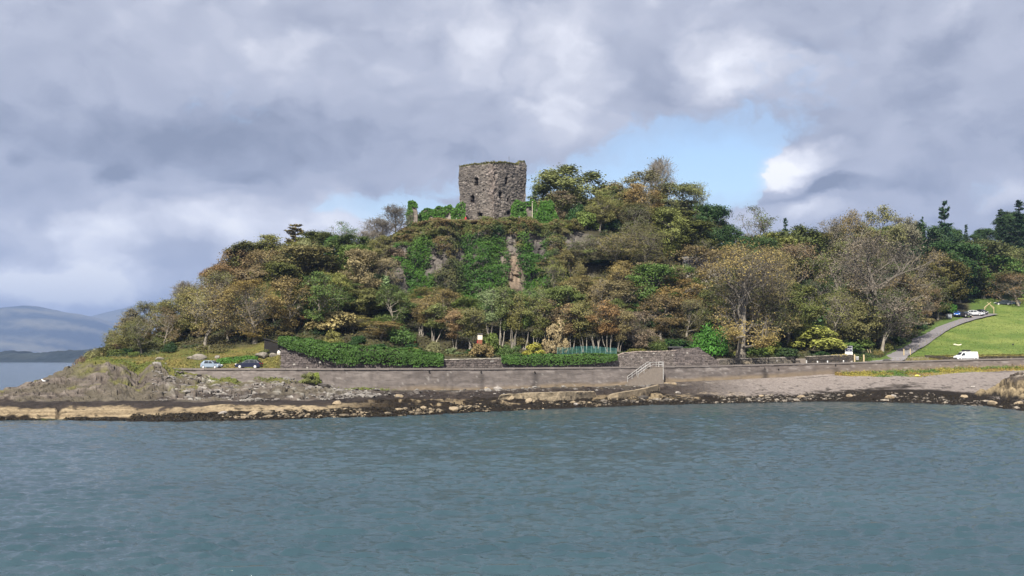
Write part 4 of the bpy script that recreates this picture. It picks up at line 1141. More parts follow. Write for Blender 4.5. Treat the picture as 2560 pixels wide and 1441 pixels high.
    ('bush', 1640, 850, 70, 238, 'green', 'green shrub left of the dark roofed shelter'),
    ('bush', 1130, 868, 44, 219.5, 'sage', 'low greyish green shrub behind the bare stretch of wall'),
    ('bush', 1203, 848, 64, 219.6, 'brown', 'brown garden shrub in front of the brick kiosk'),
    ('bush', 1275, 858, 62, 222, 'green', 'green garden shrub behind the left end of the short hedge'),
    ('bush', 1335, 855, 60, 224, 'lime', 'yellow green garden shrub behind the short hedge'),
]
for (kind, c, top, w, Y, colr, lab) in LISTED:
    g = ground1(c, Y)
    H = max(1.2, float(ZP(top, Y)) - g)
    plant(kind, c, Y, H, w / FPX * Y, colr, lab, var={638: 0, 1620: 1, 1850: 1, 1935: 0, 2205: 2}.get(c) if kind == 'giant' else None)

SKYLINE = [(100, 960), (200, 900), (230, 886), (280, 866), (320, 790), (370, 753), (430, 752), (450, 704), (500, 690), (530, 642), (600, 617), (660, 592), (740, 580), (800, 580), (860, 575), (900, 590), (930, 570),
           (985, 560), (984, 610), (992, 720), (1372, 715), (1380, 640), (1470, 585), (1476, 440), (1380, 462), (1440, 428), (1500, 442), (1540, 462), (1590, 436), (1640, 440), (1690, 450), (1740, 462), (1770, 485), (1800, 522), (1840, 572),
           (1880, 575), (2000, 575), (2060, 575), (2090, 545), (2200, 535), (2250, 540), (2300, 552), (2420, 565), (2480, 560), (2510, 530), (2560, 505), (2900, 480)]
ZONES = [(700, 'on the wooded slope behind the two parked cars', ('brown', 'olive', 'rust', 'olive', 'mauve', 'gold', 'darkolive', 'green')), (1000, 'on the wooded slope above the long hedge', ('brown', 'olive', 'darkolive', 'green', 'olive', 'pale', 'sage', 'green')),
         (1460, 'at the foot of the ivy cliff', ('brown', 'olive', 'green', 'olive', 'sage')), (1800, 'in the wood east of the castle cliff', ('brown', 'olive', 'darkolive', 'gold', 'olive', 'green', 'olive')),
         (2150, 'in the woodland round the white cottage', ('darkolive', 'olive', 'dark', 'olive', 'brown')), (9999, 'on the hillside wood above the green field', ('dark', 'darkolive', 'dark', 'brown', 'olive'))]
LANDMARKS = [(531, 905, 'the silver hatchback'), (624, 905, 'the dark navy car'), (638, 745, 'the golden topped tree'), (832, 800, 'the pale buff bush'), (738, 585, 'the feathery brown conifer'), (512, 745, 'the orange tinged tree'),
             (900, 880, 'the long hedge'), (960, 575, 'the bare skyline trees'), (1165, 800, 'the brick kiosk'), (1024, 850, 'the tan roofed hut'), (755, 660, 'the broad dark brown tree'), (382, 790, 'the olive wind swept tree'),
             (1465, 860, 'the teal fence'), (1688, 868, 'the dark roofed shelter'), (1782, 850, 'the clipped dark bush'), (1845, 720, 'the great sycamore'), (1620, 600, 'the wide olive tree'), (1445, 470, 'the big olive dome'),
             (1650, 430, 'the leafless skyline tree'), (1745, 650, 'the large brown dome'), (2012, 742, 'the white cottage'), (2205, 690, 'the enormous sycamore'), (2120, 875, 'the sign board'), (2415, 785, 'the parked cars'),
             (2366, 540, 'the spreading pine'), (1888, 560, 'the airy green tree'), (2205, 545, 'the eastern skyline trees'), (2520, 560, 'the dark plantation'), (2474, 770, 'the timber arch'), (1360, 560, 'the ivy column'), (885, 640, 'the full green tree'), (1230, 650, 'the ivy cliff')]
def where_is(c, py):
    d, q = min((math.hypot(c - q[0], (py - q[1]) * 1.2), q) for q in LANDMARKS)
    dx, dy = c - q[0], py - q[1]
    if d < 22: return 'close behind ' + q[2]
    v = 'above' if dy < -18 else ('below' if dy > 18 else '')
    h = 'left of' if dx < -18 else ('right of' if dx > 18 else '')
    far = '' if d < 60 else 'well '
    return far + (f"{v} and {h}" if v and h else (v or h or 'behind')) + ' ' + q[2]
def fill_wood():
    spots = [(X(q[1], q[4]), q[4]) for q in LISTED if q[0] != 'bush']
    n = 0
    rr = random.Random(5)
    for _ in range(9000):
        c = rr.uniform(290, 2620); t = rr.uniform(3.9, 8.6) if c > 1950 else rr.uniform(3.9, 7.25)
        Y, z = hill_pt(np.array([c]), np.array([t])); Y, z = float(Y[0]), float(z[0])
        if 990 < c < 1375 and t > 4.7: continue
        if 1375 <= c < 1480 and 5.75 < t < 6.5: continue
        if c < 700 and t < 4.3: continue
        if c > 1850 and t < 3.6: continue
        if c < 1850 and t < 4.15: continue
        if abs(c - 2012) < 30 and 262 < Y < 296: continue                # a clearing before the cottage
        if c > drive_c(Y) - 45 and t < 6.9 and Y < 340: continue           # driveway, field, car park
        x = X(c, Y)
        dmin = 4.6 if Y < 300 else 6.0
        if any((x - a) ** 2 + (Y - b) ** 2 < dmin * dmin for a, b in spots): continue
        py0 = float(pyof(Y, z)); lim = float(np.interp(c, [q[0] for q in SKYLINE], [q[1] for q in SKYLINE]))
        H = rr.uniform(7.5, 12.5) if c < 1850 else rr.uniform(10, 17)
        H = min(H, float(ZP(lim + rr.uniform(4, 30), Y)) - z)
        if H < 3.2: continue
        spots.append((x, Y)); n += 1
        zone = next(k for k in ZONES if c < k[0])
        colr = rr.choice(zone[2])
        kind = rr.choice(('dense', 'brown', 'brown', 'sparse', 'sparse') if c > 700 else ('brown', 'sparse', 'sparse', 'sparse'))
        if c > 2300 and Y > 355: kind, colr = rr.choice((('pine', 'blue'), ('dense', 'dark'), ('pine', 'blue')))
        word = {'dense': 'leafy', 'brown': 'open crowned', 'sparse': 'thin crowned', 'pine': 'conifer'}[kind]
        lab = f"{WORD[colr]} {word} {'tree ' if kind != 'pine' else ''}{where_is(c, float(pyof(Y, z + H * 0.6)))}"
        plant(kind, c, Y, H, H * rr.uniform(0.76, 1.0) if kind != 'pine' else H * 0.42, colr, lab, group='trees massed in the castle wood')
        if n >= 170: break
    return n
NFILL = fill_wood()
print('fill trees', NFILL)

# bushes that close the wood's lower edge and slopes
def fill_bushes():
    rr = random.Random(9); spots = []; n = 0
    for _ in range(6000):
        c = rr.uniform(230, 2330); t = rr.uniform(3.3, 7.3) if 1400 < c < 1850 else rr.uniform(3.3, 6.4)
        if 980 < c < 1410 and t > 4.9: continue
        if c < 700 and t < 4.15: continue
        Y, z = hill_pt(np.array([c]), np.array([t])); Y, z = float(Y[0]), float(z[0])
        if c > drive_c(Y) - 40: continue
        if abs(c - 2010) < 36 and 262 < Y < 296: continue
        if t < 4.0 and c < 1560 and rr.random() < 0.5: continue
        if 1020 < c < 1560 and t > 3.9 and rr.random() < 0.6: continue
        x = X(c, Y)
        if any((x - a) ** 2 + (Y - b) ** 2 < 3.6 ** 2 for a, b in spots): continue
        spots.append((x, Y)); n += 1
        zone = next(k for k in ZONES if c < k[0])
        colr = rr.choice(('dark', 'darkolive', 'green', 'olive', 'dark', 'brown'))
        W = rr.uniform(2.4, 4.6); H = W * rr.uniform(0.45, 0.75)
        if t > 6.0: W *= 1.5; H *= 1.9
        if t < 4.0: H = min(H, 1.5)
        lab = f"{WORD[colr]} undergrowth bush {where_is(c, float(pyof(Y, z + H * 0.5)))}"
        plant('bush', c, Y, H, W, colr, lab, group='undergrowth bushes of the castle wood')
        if n >= 215: break
fill_bushes()

# ivy over the cliff, undergrowth on the slopes, grass: countless leaves, one object each
def scatter(name, n, c0, c1, t0, t1, size, colf, label, keep=None, lift=0.25, seed=1, up=0.4, aspect=0.75, big=0.0):
    r = np.random.default_rng(seed)
    c = r.uniform(c0, c1, n); t = r.uniform(t0, t1, n)
    Y, z = hill_pt(c, t)
    x = X(c, Y); z = z + bumps(x, Y, t, c)
    if keep is not None:
        k = keep(c, t, Y, z, r); c, t, Y, z, x = c[k], t[k], Y[k], z[k], x[k]
    n = len(c)
    lump = fbm(x / 1.7 + 9, (Y + z) / 1.7, seed + 50, 3)
    front = np.stack([r.normal(size=n) * 0.35, -np.ones(n) * (1 - up), np.ones(n) * up], 1)
    swell = np.clip(ridged(x / 4.2 + 3, (Y + z) / 6.0, seed + 70, 3) - 0.45, 0, 1) * big
    pos = np.stack([x, Y - swell * 2.6, z + swell * 0.9], 1) + front * (lift * (0.3 + 2.2 * np.clip(lump - 0.25, 0, 1)) * r.uniform(0.3, 1.1, n))[:, None]
    V, Q = leaf_quads(pos, front + r.normal(size=(n, 3)) * 0.45 + np.array([0, 0, 0.25]), size * r.uniform(0.5, 1.4, n), r, aspect)
    col = colf(x, Y, z, c, t, r)
    tint = np.clip(r.uniform(0, 1, n) * 0.5 + (lump - 0.2) * 0.8, 0, 1)
    me = mk_mesh(name, V, Q, attrs={'col': np.repeat(col, 4, 0), 'tint': np.repeat(tint, 4)}, mats=[M_LEAFA])
    return tag(link(name, me), label, kind='stuff')
def ivycol(x, Y, z, c, t, r):
    n1 = fbm(x / 3.2, (z + Y) / 3.2, 401, 3)
    base = lerp3((0.018, 0.050, 0.009), (0.052, 0.105, 0.017), sstep(n1, 0.3, 0.7))
    dull = np.exp(-((c - 1115) / 38.0) ** 2) * 0.75 + np.exp(-((c - 1390) / 26.0) ** 2) * 0.5
    base = lerp3(base, lerp3((0.055, 0.052, 0.022), (0.105, 0.082, 0.042), n1), np.clip(dull * (0.5 + n1), 0, 1))
    top = sstep(t + (n1 - 0.5) * 1.0, 5.60, 5.95)
    br = lerp3((0.075, 0.085, 0.022), (0.115, 0.080, 0.034), sstep(fbm(x / 2.0, z / 2.0 + Y, 411, 3), 0.42, 0.6))
    base = lerp3(base, br, top * 0.9)
    brn = sstep(fbm(x / 4.5, z / 4.5, 421, 3), 0.62, 0.72) * 0.6
    brn = np.where((c > 1160) & (c < 1262) | (c > 1300) & (c < 1350), brn * 0.15, brn)
    out = lerp3(base, (0.10, 0.075, 0.03), brn)
    py = pyof(Y, z) + (n1 - 0.5) * 40; cj = c + (fbm(x / 2.0, z / 2.0, 433, 3) - 0.5) * 30
    solid = np.maximum(np.maximum(sstep(cj, 1155, 1168) * (1 - sstep(cj, 1262, 1272)) * sstep(py, 588, 606), sstep(cj, 1296, 1304) * (1 - sstep(cj, 1362, 1374)) * sstep(py, 588, 606)), (1 - sstep(cj, 1078, 1090)) * sstep(py, 600, 630))
    return lerp3(out, lerp3((0.020, 0.062, 0.008), (0.055, 0.122, 0.014), n1), solid * 0.92)
def ivykeep(c, t, Y, z, r):
    thin = (fbm(X(c, Y) / 2.2, z / 3.5, 431, 3) > 0.74) & (t < 5.7)
    return ~bare_rock(c, Y, z) & ~thin
scatter('ivy', 85000, 985, 1430, 4.7, 6.6, 0.33, ivycol, 'green ivy and scrub hanging over the castle cliff', ivykeep, lift=1.3, seed=3, big=1.6)
def undercol(x, Y, z, c, t, r):
    n1 = fbm(x / 5, (Y + z) / 5, 441, 3)[:, None]
    return lerp3((0.022, 0.034, 0.010), (0.062, 0.056, 0.020), sstep(n1[:, 0], 0.3, 0.7))
def underkeep(c, t, Y, z, r):
    k = ~((c > 975) & (c < 1500) & (t > 4.9))
    k &= ~((c > drive_c(Y) - 26))
    k &= ~((c < 700) & (t < 4.12 + 0.25 * np.sin(c / 31)))
    k &= ~((c > 700) & (t < 3.15))
    return k
scatter('undergrowth', 52000, 200, 2330, 3.2, 6.9, 0.5, undercol, 'dark undergrowth and bracken on the woodland floor', underkeep, lift=0.6, seed=5)
def vergecol(x, Y, z, c, t, r):
    n1 = fbm(x / 3, Y / 3, 451, 3)
    return lerp3((0.075, 0.095, 0.02), (0.17, 0.13, 0.038), sstep(n1, 0.35, 0.62))
scatter('verge_grass', 9000, 235, 702, 1.05, 4.3, 0.28, vergecol, 'tussocky yellow green grass on the verge behind the parked cars', lambda c, t, Y, z, r: ~((t < 1.0)), lift=0.3, seed=7, up=0.8, aspect=0.4)
scatter('verge_grass', 3500, 1795, 2170, 1.05, 2.2, 0.2, vergecol, 'short mown grass strip between sea wall and low garden wall', None, lift=0.12, seed=8, up=0.8, aspect=0.4)
def bankcol(x, Y, z, c, t, r):
    n1 = fbm(x / 3, Y / 3, 461, 3)
    return lerp3((0.055, 0.10, 0.018), (0.12, 0.125, 0.03), sstep(n1, 0.35, 0.65))
scatter('bank_grass', 9000, 2120, 2420, 2.0, 6.2, 0.3, bankcol, 'rough green grass on the bank along the driveway', lambda c, t, Y, z, r: (c < drive_c(Y) - drive_half(Y) - 3) & (c > drive_c(Y) - 62 + 20 * np.sin(Y / 6)), lift=0.3, seed=9, up=0.8, aspect=0.4)
def fieldcol(x, Y, z, c, t, r):
    n1 = fbm(x / 6, Y / 6, 471, 4)
    return lerp3((0.075, 0.125, 0.021), (0.145, 0.18, 0.042), sstep(n1, 0.35, 0.65))
scatter('field_grass', 26000, 2200, 2700, 2.8, 6.3, 0.26, fieldcol, 'cropped bright grass of the sloping field', lambda c, t, Y, z, r: c > drive_c(Y) + drive_half(Y) + 4, lift=0.10, seed=10, up=0.85, aspect=0.35)
def stripcol(x, Y, z, c, t, r):
    n1 = fbm(x / 3, Y / 3, 481, 4)
    return lerp3((0.13, 0.10, 0.03), (0.19, 0.155, 0.05), sstep(n1, 0.35, 0.65))
scatter('dry_grass', 6000, 2215, 2700, 1.25, 2.9, 0.3, stripcol, 'dry straw coloured grass strip below the field wall', lambda c, t, Y, z, r: c > drive_c(Y) + drive_half(Y) + 6, lift=0.25, seed=11, up=0.85, aspect=0.35)

# ------------------------------------------------------------------ sea wall
def build_sea_wall():
    t = thing('sea_wall', 'long grey brown stone sea wall holding up the shore road', 'sea wall')
    c = np.arange(316, 2880, 4.0)
    x = X(c, Yw(c)); y = Yw(c)
    nv = 22
    v = np.linspace(0, 1, nv)
    SYr, SZr = shore_rows(c)
    zb = SZr[:, 5] - 1.6; zt = Zw(c) - 0.32
    Z = zb[:, None] + (zt - zb)[:, None] * v
    Xx = np.repeat(x[:, None], nv, 1)
    batter = (1 - v)[None] * (zt - zb)[:, None] * 0.07
    s = np.concatenate([[0], np.cumsum(np.hypot(np.diff(x), np.diff(y)))])
    S = np.repeat(s[:, None], nv, 1); Cc = np.repeat(c[:, None], nv, 1)
    course = np.floor(Z / 0.42); off = (course % 2) * 0.55
    d, idv, e = cells((S + off) / 1.1, course + 0.5, 61)
    Y = y[:, None] - batter - 0.05 * (idv - 0.5) + (fbm(S / 3, Z / 1.5, 63, 3) - 0.5) * 0.14
    n1 = fbm(S / 9.0, Z / 2.2, 65, 4) - 0.5; n2 = fbm(S / 2.2, Z * 2.2, 67, 3) - 0.5
    depth_below = (zt[:, None] - Z)
    col = lerp3((0.108, 0.094, 0.087), (0.186, 0.163, 0.150), np.clip(0.5 + n1 * 1.3 + n2 * 1.1 + (idv - 0.5) * 0.5, 0, 1))
    col = lerp3(col, np.array((0.085, 0.072, 0.066)), np.exp(-e * 11) * 0.45)
    base_h = Z - zb[:, None] - 1.6
    ochre = (1 - sstep(base_h + n1 * 0.9, 0.25, 0.95)) * sstep(Cc, 900, 1100)
    col = lerp3(col, (0.21, 0.16, 0.10), ochre * 0.75)
    col = lerp3(col, (0.16, 0.13, 0.108), sstep(Cc, 1800, 2100) * 0.5)
    col = lerp3(col, (0.26, 0.235, 0.22), np.clip(sstep(n2, 0.12, 0.26) * (1 - sstep(depth_below, 0.5, 1.1)) * 0.8, 0, 1))
    for (cs, w, a, z0) in ((1338, 9, 0.75, 0.5), (1205, 7, 0.55, 0.7), (1910, 8, 0.85, 0.6), (2087, 7, 0.5, 0.6), (430 + 700, 5, 0.3, 0.5), (1620, 6, 0.3, 0.4)):
        st = np.exp(-((Cc - cs - n2 * 8) / w) ** 2) * sstep(depth_below, z0, z0 + 0.35) * a
        col = lerp3(col, (0.04, 0.035, 0.033), np.clip(st, 0, 1))
    for cs in np.arange(470, 2800, 92.0):                       # expansion joints
        col = lerp3(col, (0.07, 0.06, 0.055), np.exp(-((Cc - cs) / 2.6) ** 2) * 0.45)
    col = lerp3(col, (0.30, 0.28, 0.26), sstep(fbm(S / 0.6, Z / 0.5, 69, 2), 0.80, 0.86) * 0.6)
    n = len(c)
    V = np.concatenate([np.stack([Xx, Y, Z], -1).reshape(-1, 3), np.stack([x, y + 0.5, zt], -1), np.stack([x, y + 0.8, zb], -1)])
    Q = list(grid_quads(n, nv)[:, ::-1])
    i = np.arange(n - 1)
    top = np.stack([i * nv + nv - 1, (i + 1) * nv + nv - 1, n * nv + i + 1, n * nv + i], 1)
    back = np.stack([n * nv + i, n * nv + i + 1, n * nv + n + i + 1, n * nv + n + i], 1)
    Q = np.concatenate([Q, top, back])
    cc = np.concatenate([col.reshape(-1, 3), np.tile((0.16, 0.14, 0.13), (2 * n, 1))])
    link('wall_face', mk_mesh('wall_face', V, Q, attrs={'col': cc}, mats=[M_WALL]), t)
    # coping stones, each about two metres, slightly uneven; about 115 of them
    k = 0; me_list = []
    edges = np.arange(0, s[-1], 2.05)
    proto = []
    for q in range(4):
        r = np.random.default_rng(q)
        mb = MB().box(-1.01, 1.01, -0.14, 0.62, 0, 0.36, ch=0.03)
        V = np.concatenate(mb.V); V += r.normal(size=V.shape) * 0.012
        cl = np.tile(np.array((0.17, 0.15, 0.138)) * r.uniform(0.85, 1.2), (len(V), 1))
        proto.append(mk_mesh('coping_stone', V, np.concatenate(mb.Q), attrs={'col': cl}, mats=[M_WALL]))
    for a in edges[:-1]:
        m = a + 1.0
        xm, ym, zm = np.interp(m, s, x), np.interp(m, s, y), np.interp(m, s, zt)
        cm = col_of(xm, ym)
        if 1612 < cm < 1650: continue
        x1, y1, z1 = np.interp(m + 0.9, s, x), np.interp(m + 0.9, s, y), np.interp(m + 0.9, s, zt)
        o = link('coping_stone', proto[k % 4], t, (xm, ym, zm - 0.02 + random.uniform(-0.012, 0.012)))
        L = math.hypot(x1 - xm, y1 - ym)
        o.rotation_euler = (random.uniform(-.01, .01), -math.atan2(z1 - zm, L), math.atan2(y1 - ym, x1 - xm)); k += 1
    # weep holes: dark recess rims
    for (cs, py) in ((1337, 931), (1203, 930), (1910, 921), (2087, 914), (1074, 930), (1945, 924)):
        Yh = float(Yw(cs)); p = P(cs, py, Yh - 0.22)
        r = np.random.default_rng(cs)
        mb = MB()
        th = np.arange(8) / 8 * 2 * math.pi
        ring = np.stack([np.cos(th) * 0.17, np.zeros(8), np.sin(th) * 0.17], 1); inner = ring * 0.75 + np.array([0, 0.12, 0])
        mb.add(np.concatenate([ring, inner, [[0, 0.12, 0]]]), [(i, (i + 1) % 8, 8 + (i + 1) % 8, 8 + i) for i in range(8)], [(8 + i, 8 + (i + 1) % 8, 16) for i in range(8)])
        mb.build('weep_hole', M_DARK, t, loc=p)
build_sea_wall()

# ------------------------------------------------------------------ rubble walls (garden walls, field wall)
def rubble_wall(name, label, cat, pts, thick=0.5, stone=(0.62, 0.34), tone=((0.10, 0.085, 0.078), (0.25, 0.215, 0.195)), seed=1, cap=None, group=None, capw=0.9, paled=0.02):
    """pts: (column, depth, z bottom, z top) along the wall"""
    r = np.random.default_rng(seed)
    tone = tuple(np.array(q) * 0.80 for q in tone)
    pts = np.asarray(pts, float)
    xy = np.stack([X(pts[:, 0], pts[:, 1]), pts[:, 1]], 1)
    s = np.concatenate([[0], np.cumsum(np.hypot(*np.diff(xy, axis=0).T))])
    org = np.array([xy[0][0], xy[0][1], pts[0][2]])
    t = thing(name, label, cat, org, group=group)
    def at(u):
        return np.stack([np.interp(u, s, xy[:, 0]), np.interp(u, s, xy[:, 1]), np.interp(u, s, pts[:, 2]), np.interp(u, s, pts[:, 3])], -1)
    k = np.arange(0, s[-1] + 0.01, 0.5); A = at(k)
    tx = np.gradient(A[:, 0]); ty = np.gradient(A[:, 1]); L = np.hypot(tx, ty); nx, ny = ty / L, -tx / L     # facing the camera
    sg = np.where(ny > 0, -1, 1); nx, ny = nx * sg, ny * sg
    ztop = A[:, 3] + (fbm(k / 1.2, k * 0 + seed, seed, 3) - 0.5) * 0.22 * (0 if cap else 1)
    rows = [np.stack([A[:, 0] + nx * 0.0, A[:, 1] + ny * 0.0, A[:, 2] - 0.6], 1), np.stack([A[:, 0], A[:, 1], ztop], 1),
            np.stack([A[:, 0] - nx * thick, A[:, 1] - ny * thick, ztop], 1), np.stack([A[:, 0] - nx * thick, A[:, 1] - ny * thick, A[:, 2] - 0.6], 1)]
    V = np.stack(rows, 1).reshape(-1, 3) - org
    n = len(k)
    Q = grid_quads(n, 4)
    ends = [(0, 1, 2, 3), ((n - 1) * 4 + 3, (n - 1) * 4 + 2, (n - 1) * 4 + 1, (n - 1) * 4)]
    col = np.tile(np.array(tone[0]) * 0.8, (len(V), 1))
    link('wall_core', mk_mesh('wall_core', V, np.concatenate([Q, ends]), attrs={'col': col}, mats=[M_STONE]), t)
    SV, SQ, SC = [], [], []
    m = 0
    u = 0.0
    hmax = float(np.max(pts[:, 3] - pts[:, 2])) + 0.3
    row = 0
    z = 0.0
    zref = float(np.min(pts[:, 2])) - 0.3
    zmax = float(np.max(pts[:, 3]))
    z = zref
    while z < zmax:
        h = stone[1] * r.uniform(0.75, 1.25)
        u = -r.uniform(0, 0.4)
        while u < s[-1]:
            w = stone[0] * r.uniform(0.5, 1.5)
            a = at(np.clip(u + w / 2, 0, s[-1]))
            if z + h * 0.5 < a[3] and z + h > a[2] - 0.3:
                i = int(np.clip((u + w / 2) / 0.5, 0, n - 1))
                pr = r.uniform(0.03, 0.13); tt = np.array([-ny[i], nx[i]]) * (-1)
                hw, hh = w / 2 - 0.025, h / 2 - 0.02
                c0 = np.array([a[0], a[1], z + h / 2])
                q = []
                for dep, sc in ((0.0, 1.0), (pr, r.uniform(0.72, 0.9))):
                    for (su, sv) in ((-1, -1), (1, -1), (1, 1), (-1, 1)):
                        jit = r.uniform(-0.05, 0.05, 2)
                        q.append([c0[0] + tt[0] * (su * hw * sc + jit[0]) + nx[i] * dep, c0[1] + tt[1] * (su * hw * sc + jit[0]) + ny[i] * dep, c0[2] + sv * hh * sc + jit[1]])
                SV += q; b = m
                SQ += [(b + 4, b + 5, b + 6, b + 7), (b, b + 1, b + 5, b + 4), (b + 1, b + 2, b + 6, b + 5), (b + 2, b + 3, b + 7, b + 6), (b + 3, b, b + 4, b + 7)]
                m += 8
                f = r.random()
                cc = np.array(tone[0]) * (1 - f) + np.array(tone[1]) * f
                if r.random() < paled: cc = np.array((0.36, 0.34, 0.31))
                SC += [cc] * 8
            u += w
        z += h
    if SV:
        o = link('stonework', mk_mesh('stonework', np.array(SV) - org, SQ, attrs={'col': np.array(SC)}, mats=[M_STONE]), t); o['kind'] = 'stuff'
    if cap:
        u = 0.0; q = 0
        while u < s[-1] - 0.2:
            w = capw * r.uniform(0.8, 1.2); a = at(u + w / 2); a2 = at(min(s[-1], u + w / 2 + 0.3)); a1 = at(max(0, u + w / 2 - 0.3))
            mb = MB().box(-w / 2 + 0.015, w / 2 - 0.015, -0.12, thick + 0.08, 0, r.uniform(0.12, 0.2), ch=0.03)
            Vc = np.concatenate(mb.V); Vc += r.normal(size=Vc.shape) * 0.012
            f = r.uniform(0.8, 1.15)
            me = mk_mesh('coping_stone', Vc, np.concatenate(mb.Q), attrs={'col': np.tile(np.array(cap) * f, (len(Vc), 1))}, mats=[M_STONE])
            o = link('coping_stone', me, t, a[:3] * [1, 1, 0] + [0, 0, a[3]] - org)
            o.rotation_euler = (0, -math.atan2(a2[3] - a1[3], math.hypot(a2[0] - a1[0], a2[1] - a1[1])), math.atan2(a2[1] - a1[1], a2[0] - a1[0]))
            u += w; q += 1
    return t
def zr(c):
    return float(Zw(c)) - 0.30
def Yg(c, d=9.0):
    return float(Yw(c)) + d
def wpts(lst, d=8.8):
    """(column, py of top) -> wall points standing on the verge d metres behind the sea wall"""
    return [(c, Yg(c, d), zr(c) - 0.1, float(ZP(py, Yg(c, d)))) for c, py in lst]
rubble_wall('garden_wall', 'tall grey rubble wall end stepping down under the long hedge', 'stone wall', wpts([(704, 860), (716, 862), (724, 872), (760, 880), (800, 897), (845, 907), (900, 911), (1000, 911), (1115, 914)]), seed=3, thick=0.8,
            tone=((0.10, 0.085, 0.080), (0.21, 0.18, 0.17)))
rubble_wall('garden_wall', 'low garden wall with pale coping between the two hedges', 'stone wall', wpts([(1108, 901), (1180, 899), (1262, 897)], 8.8), seed=4, cap=(0.40, 0.37, 0.31), tone=((0.09, 0.078, 0.072), (0.20, 0.17, 0.155)))
rubble_wall('garden_wall', 'low rubble footing under the short hedge', 'stone wall', wpts([(1258, 909), (1400, 907), (1530, 905)], 8.2), seed=5, tone=((0.12, 0.105, 0.095), (0.27, 0.235, 0.215)))
rubble_wall('garden_wall', 'pale rubble wall with pinkish coping between the short hedge and dark roofed shelter', 'stone wall', wpts([(1530, 896), (1560, 884), (1600, 880), (1640, 880), (1684, 878)], 8.6), seed=6, cap=(0.36, 0.30, 0.26), tone=((0.13, 0.112, 0.10), (0.30, 0.26, 0.235)), stone=(0.45, 0.28))
rubble_wall('garden_wall', 'squared grey wall end with pale coping that slopes down beside the clipped bush', 'stone wall', wpts([(1683, 873), (1749, 869.5), (1752, 874), (1772, 888), (1796, 903)], 8.6), seed=7, thick=0.9, tone=((0.11, 0.095, 0.09), (0.24, 0.205, 0.19)))
rubble_wall('garden_wall', 'long low lichened wall behind the benches', 'stone wall', wpts([(1794, 900), (1900, 897.5), (1985, 894)], 8.8), seed=8, cap=(0.33, 0.30, 0.26), tone=((0.11, 0.10, 0.085), (0.24, 0.21, 0.17)), capw=0.6)
rubble_wall('garden_wall', 'dark low wall with pale flowers on top ending at the sign board', 'stone wall', wpts([(2015, 893), (2060, 891), (2128, 888)], 8.8), seed=9, cap=(0.30, 0.27, 0.22), tone=((0.05, 0.045, 0.04), (0.13, 0.11, 0.09)), capw=0.6)
fw = [(c, float(np.interp(c, [2300, 2560, 2800], [254.5, 256.5, 258])), 0, 0) for c in (2312, 2380, 2450, 2520, 2600, 2720, 2860)]
fw = [(c, Y, ground1(c, Y) - 0.05, ground1(c, Y) + 0.75 - 0.25 * (c < 2330)) for c, Y, a, b in fw]
rubble_wall('field_wall', 'low mossy dry stone wall along the bottom of the green field', 'stone wall', fw, seed=10, stone=(0.4, 0.22), tone=((0.04, 0.036, 0.024), (0.12, 0.10, 0.065)), paled=0.0)

# ------------------------------------------------------------------ hedges
def hedge(label, pts, n, seed, colr='hedge', depth=1.8, size=0.30):
    """pts: (column, depth, py bottom, py top): one clipped lumpy hedge of leaves over a twiggy core"""
    r = np.random.default_rng(seed)
    pts = np.asarray(pts, float)
    u = r.uniform(0, 1, n)
    kx = np.linspace(0, 1, len(pts))
    c = np.interp(u, kx, pts[:, 0]); Y = np.interp(u, kx, pts[:, 1])
    zb = ZP(np.interp(u, kx, pts[:, 2]), Y); zt = ZP(np.interp(u, kx, pts[:, 3]), Y)
    a = r.uniform(-0.25, math.pi * 0.92, n)
    x = X(c, Y)
    zc, hh = (zb + zt) / 2, (zt - zb) / 2
    lump = 0.66 + 0.62 * fbm(x / 1.5, a * 1.4 + seed, seed, 3) + 0.12 * (fbm(x / 0.5, a * 5, seed + 4, 2) - 0.5)
    d = np.stack([np.zeros(n), -np.cos(a - 0.0) * depth * 0.5, np.sin(a) * hh * 1.0], 1)
    d[:, 2] = np.where(a < 0.0, a * hh * 2.0, d[:, 2])
    front = a < 1.2
    d[:, 2] = np.where(front & (r.random(n) < 0.5), r.uniform(-1.0, 0.5, n) * hh, d[:, 2])
    nr_ = np.stack([np.zeros(n), -np.cos(a), np.sin(a)], 1)
    pos = np.stack([x, Y, zc], 1) + d * lump[:, None]
    V, Q = leaf_quads(pos, nr_ + r.normal(size=(n, 3)) * 0.5 + np.array([0, 0, 0.25]), size * r.uniform(0.5, 1.35, n), r)
    org = np.array([x.mean(), Y.mean(), zb.min()])
    me = mk_mesh('foliage', V - org, Q, attrs={'tint': np.repeat(np.clip(0.5 * (lump - 0.66) / 0.62 + 0.5 * r.uniform(0, 1, n), 0, 1), 4)}, mats=[M_LEAF])
    t = thing('hedge', label, 'hedge', org)
    o = link('foliage', me, t); o.color = (*COL[colr], 1)
    # twiggy core
    k = np.linspace(0, 1, 60); th = np.linspace(0, 2 * math.pi, 10, endpoint=False)
    cc = np.interp(k, kx, pts[:, 0]); YY = np.interp(k, kx, pts[:, 1]); b = ZP(np.interp(k, kx, pts[:, 2]), YY); tp = ZP(np.interp(k, kx, pts[:, 3]), YY)
    W = np.stack([np.repeat(X(cc, YY)[:, None], 10, 1), YY[:, None] + np.cos(th) * depth * 0.33, ((b + tp) / 2)[:, None] + np.sin(th) * ((tp - b) * 0.36)[:, None]], -1).reshape(-1, 3)
    o = link('branches', mk_mesh('branches', W - org, grid_quads(60, 10, True), mats=[M_BARK]), t); o.color = (0.03, 0.03, 0.018, 1)
    return t
COL['hedge'] = (0.046, 0.098, 0.016)
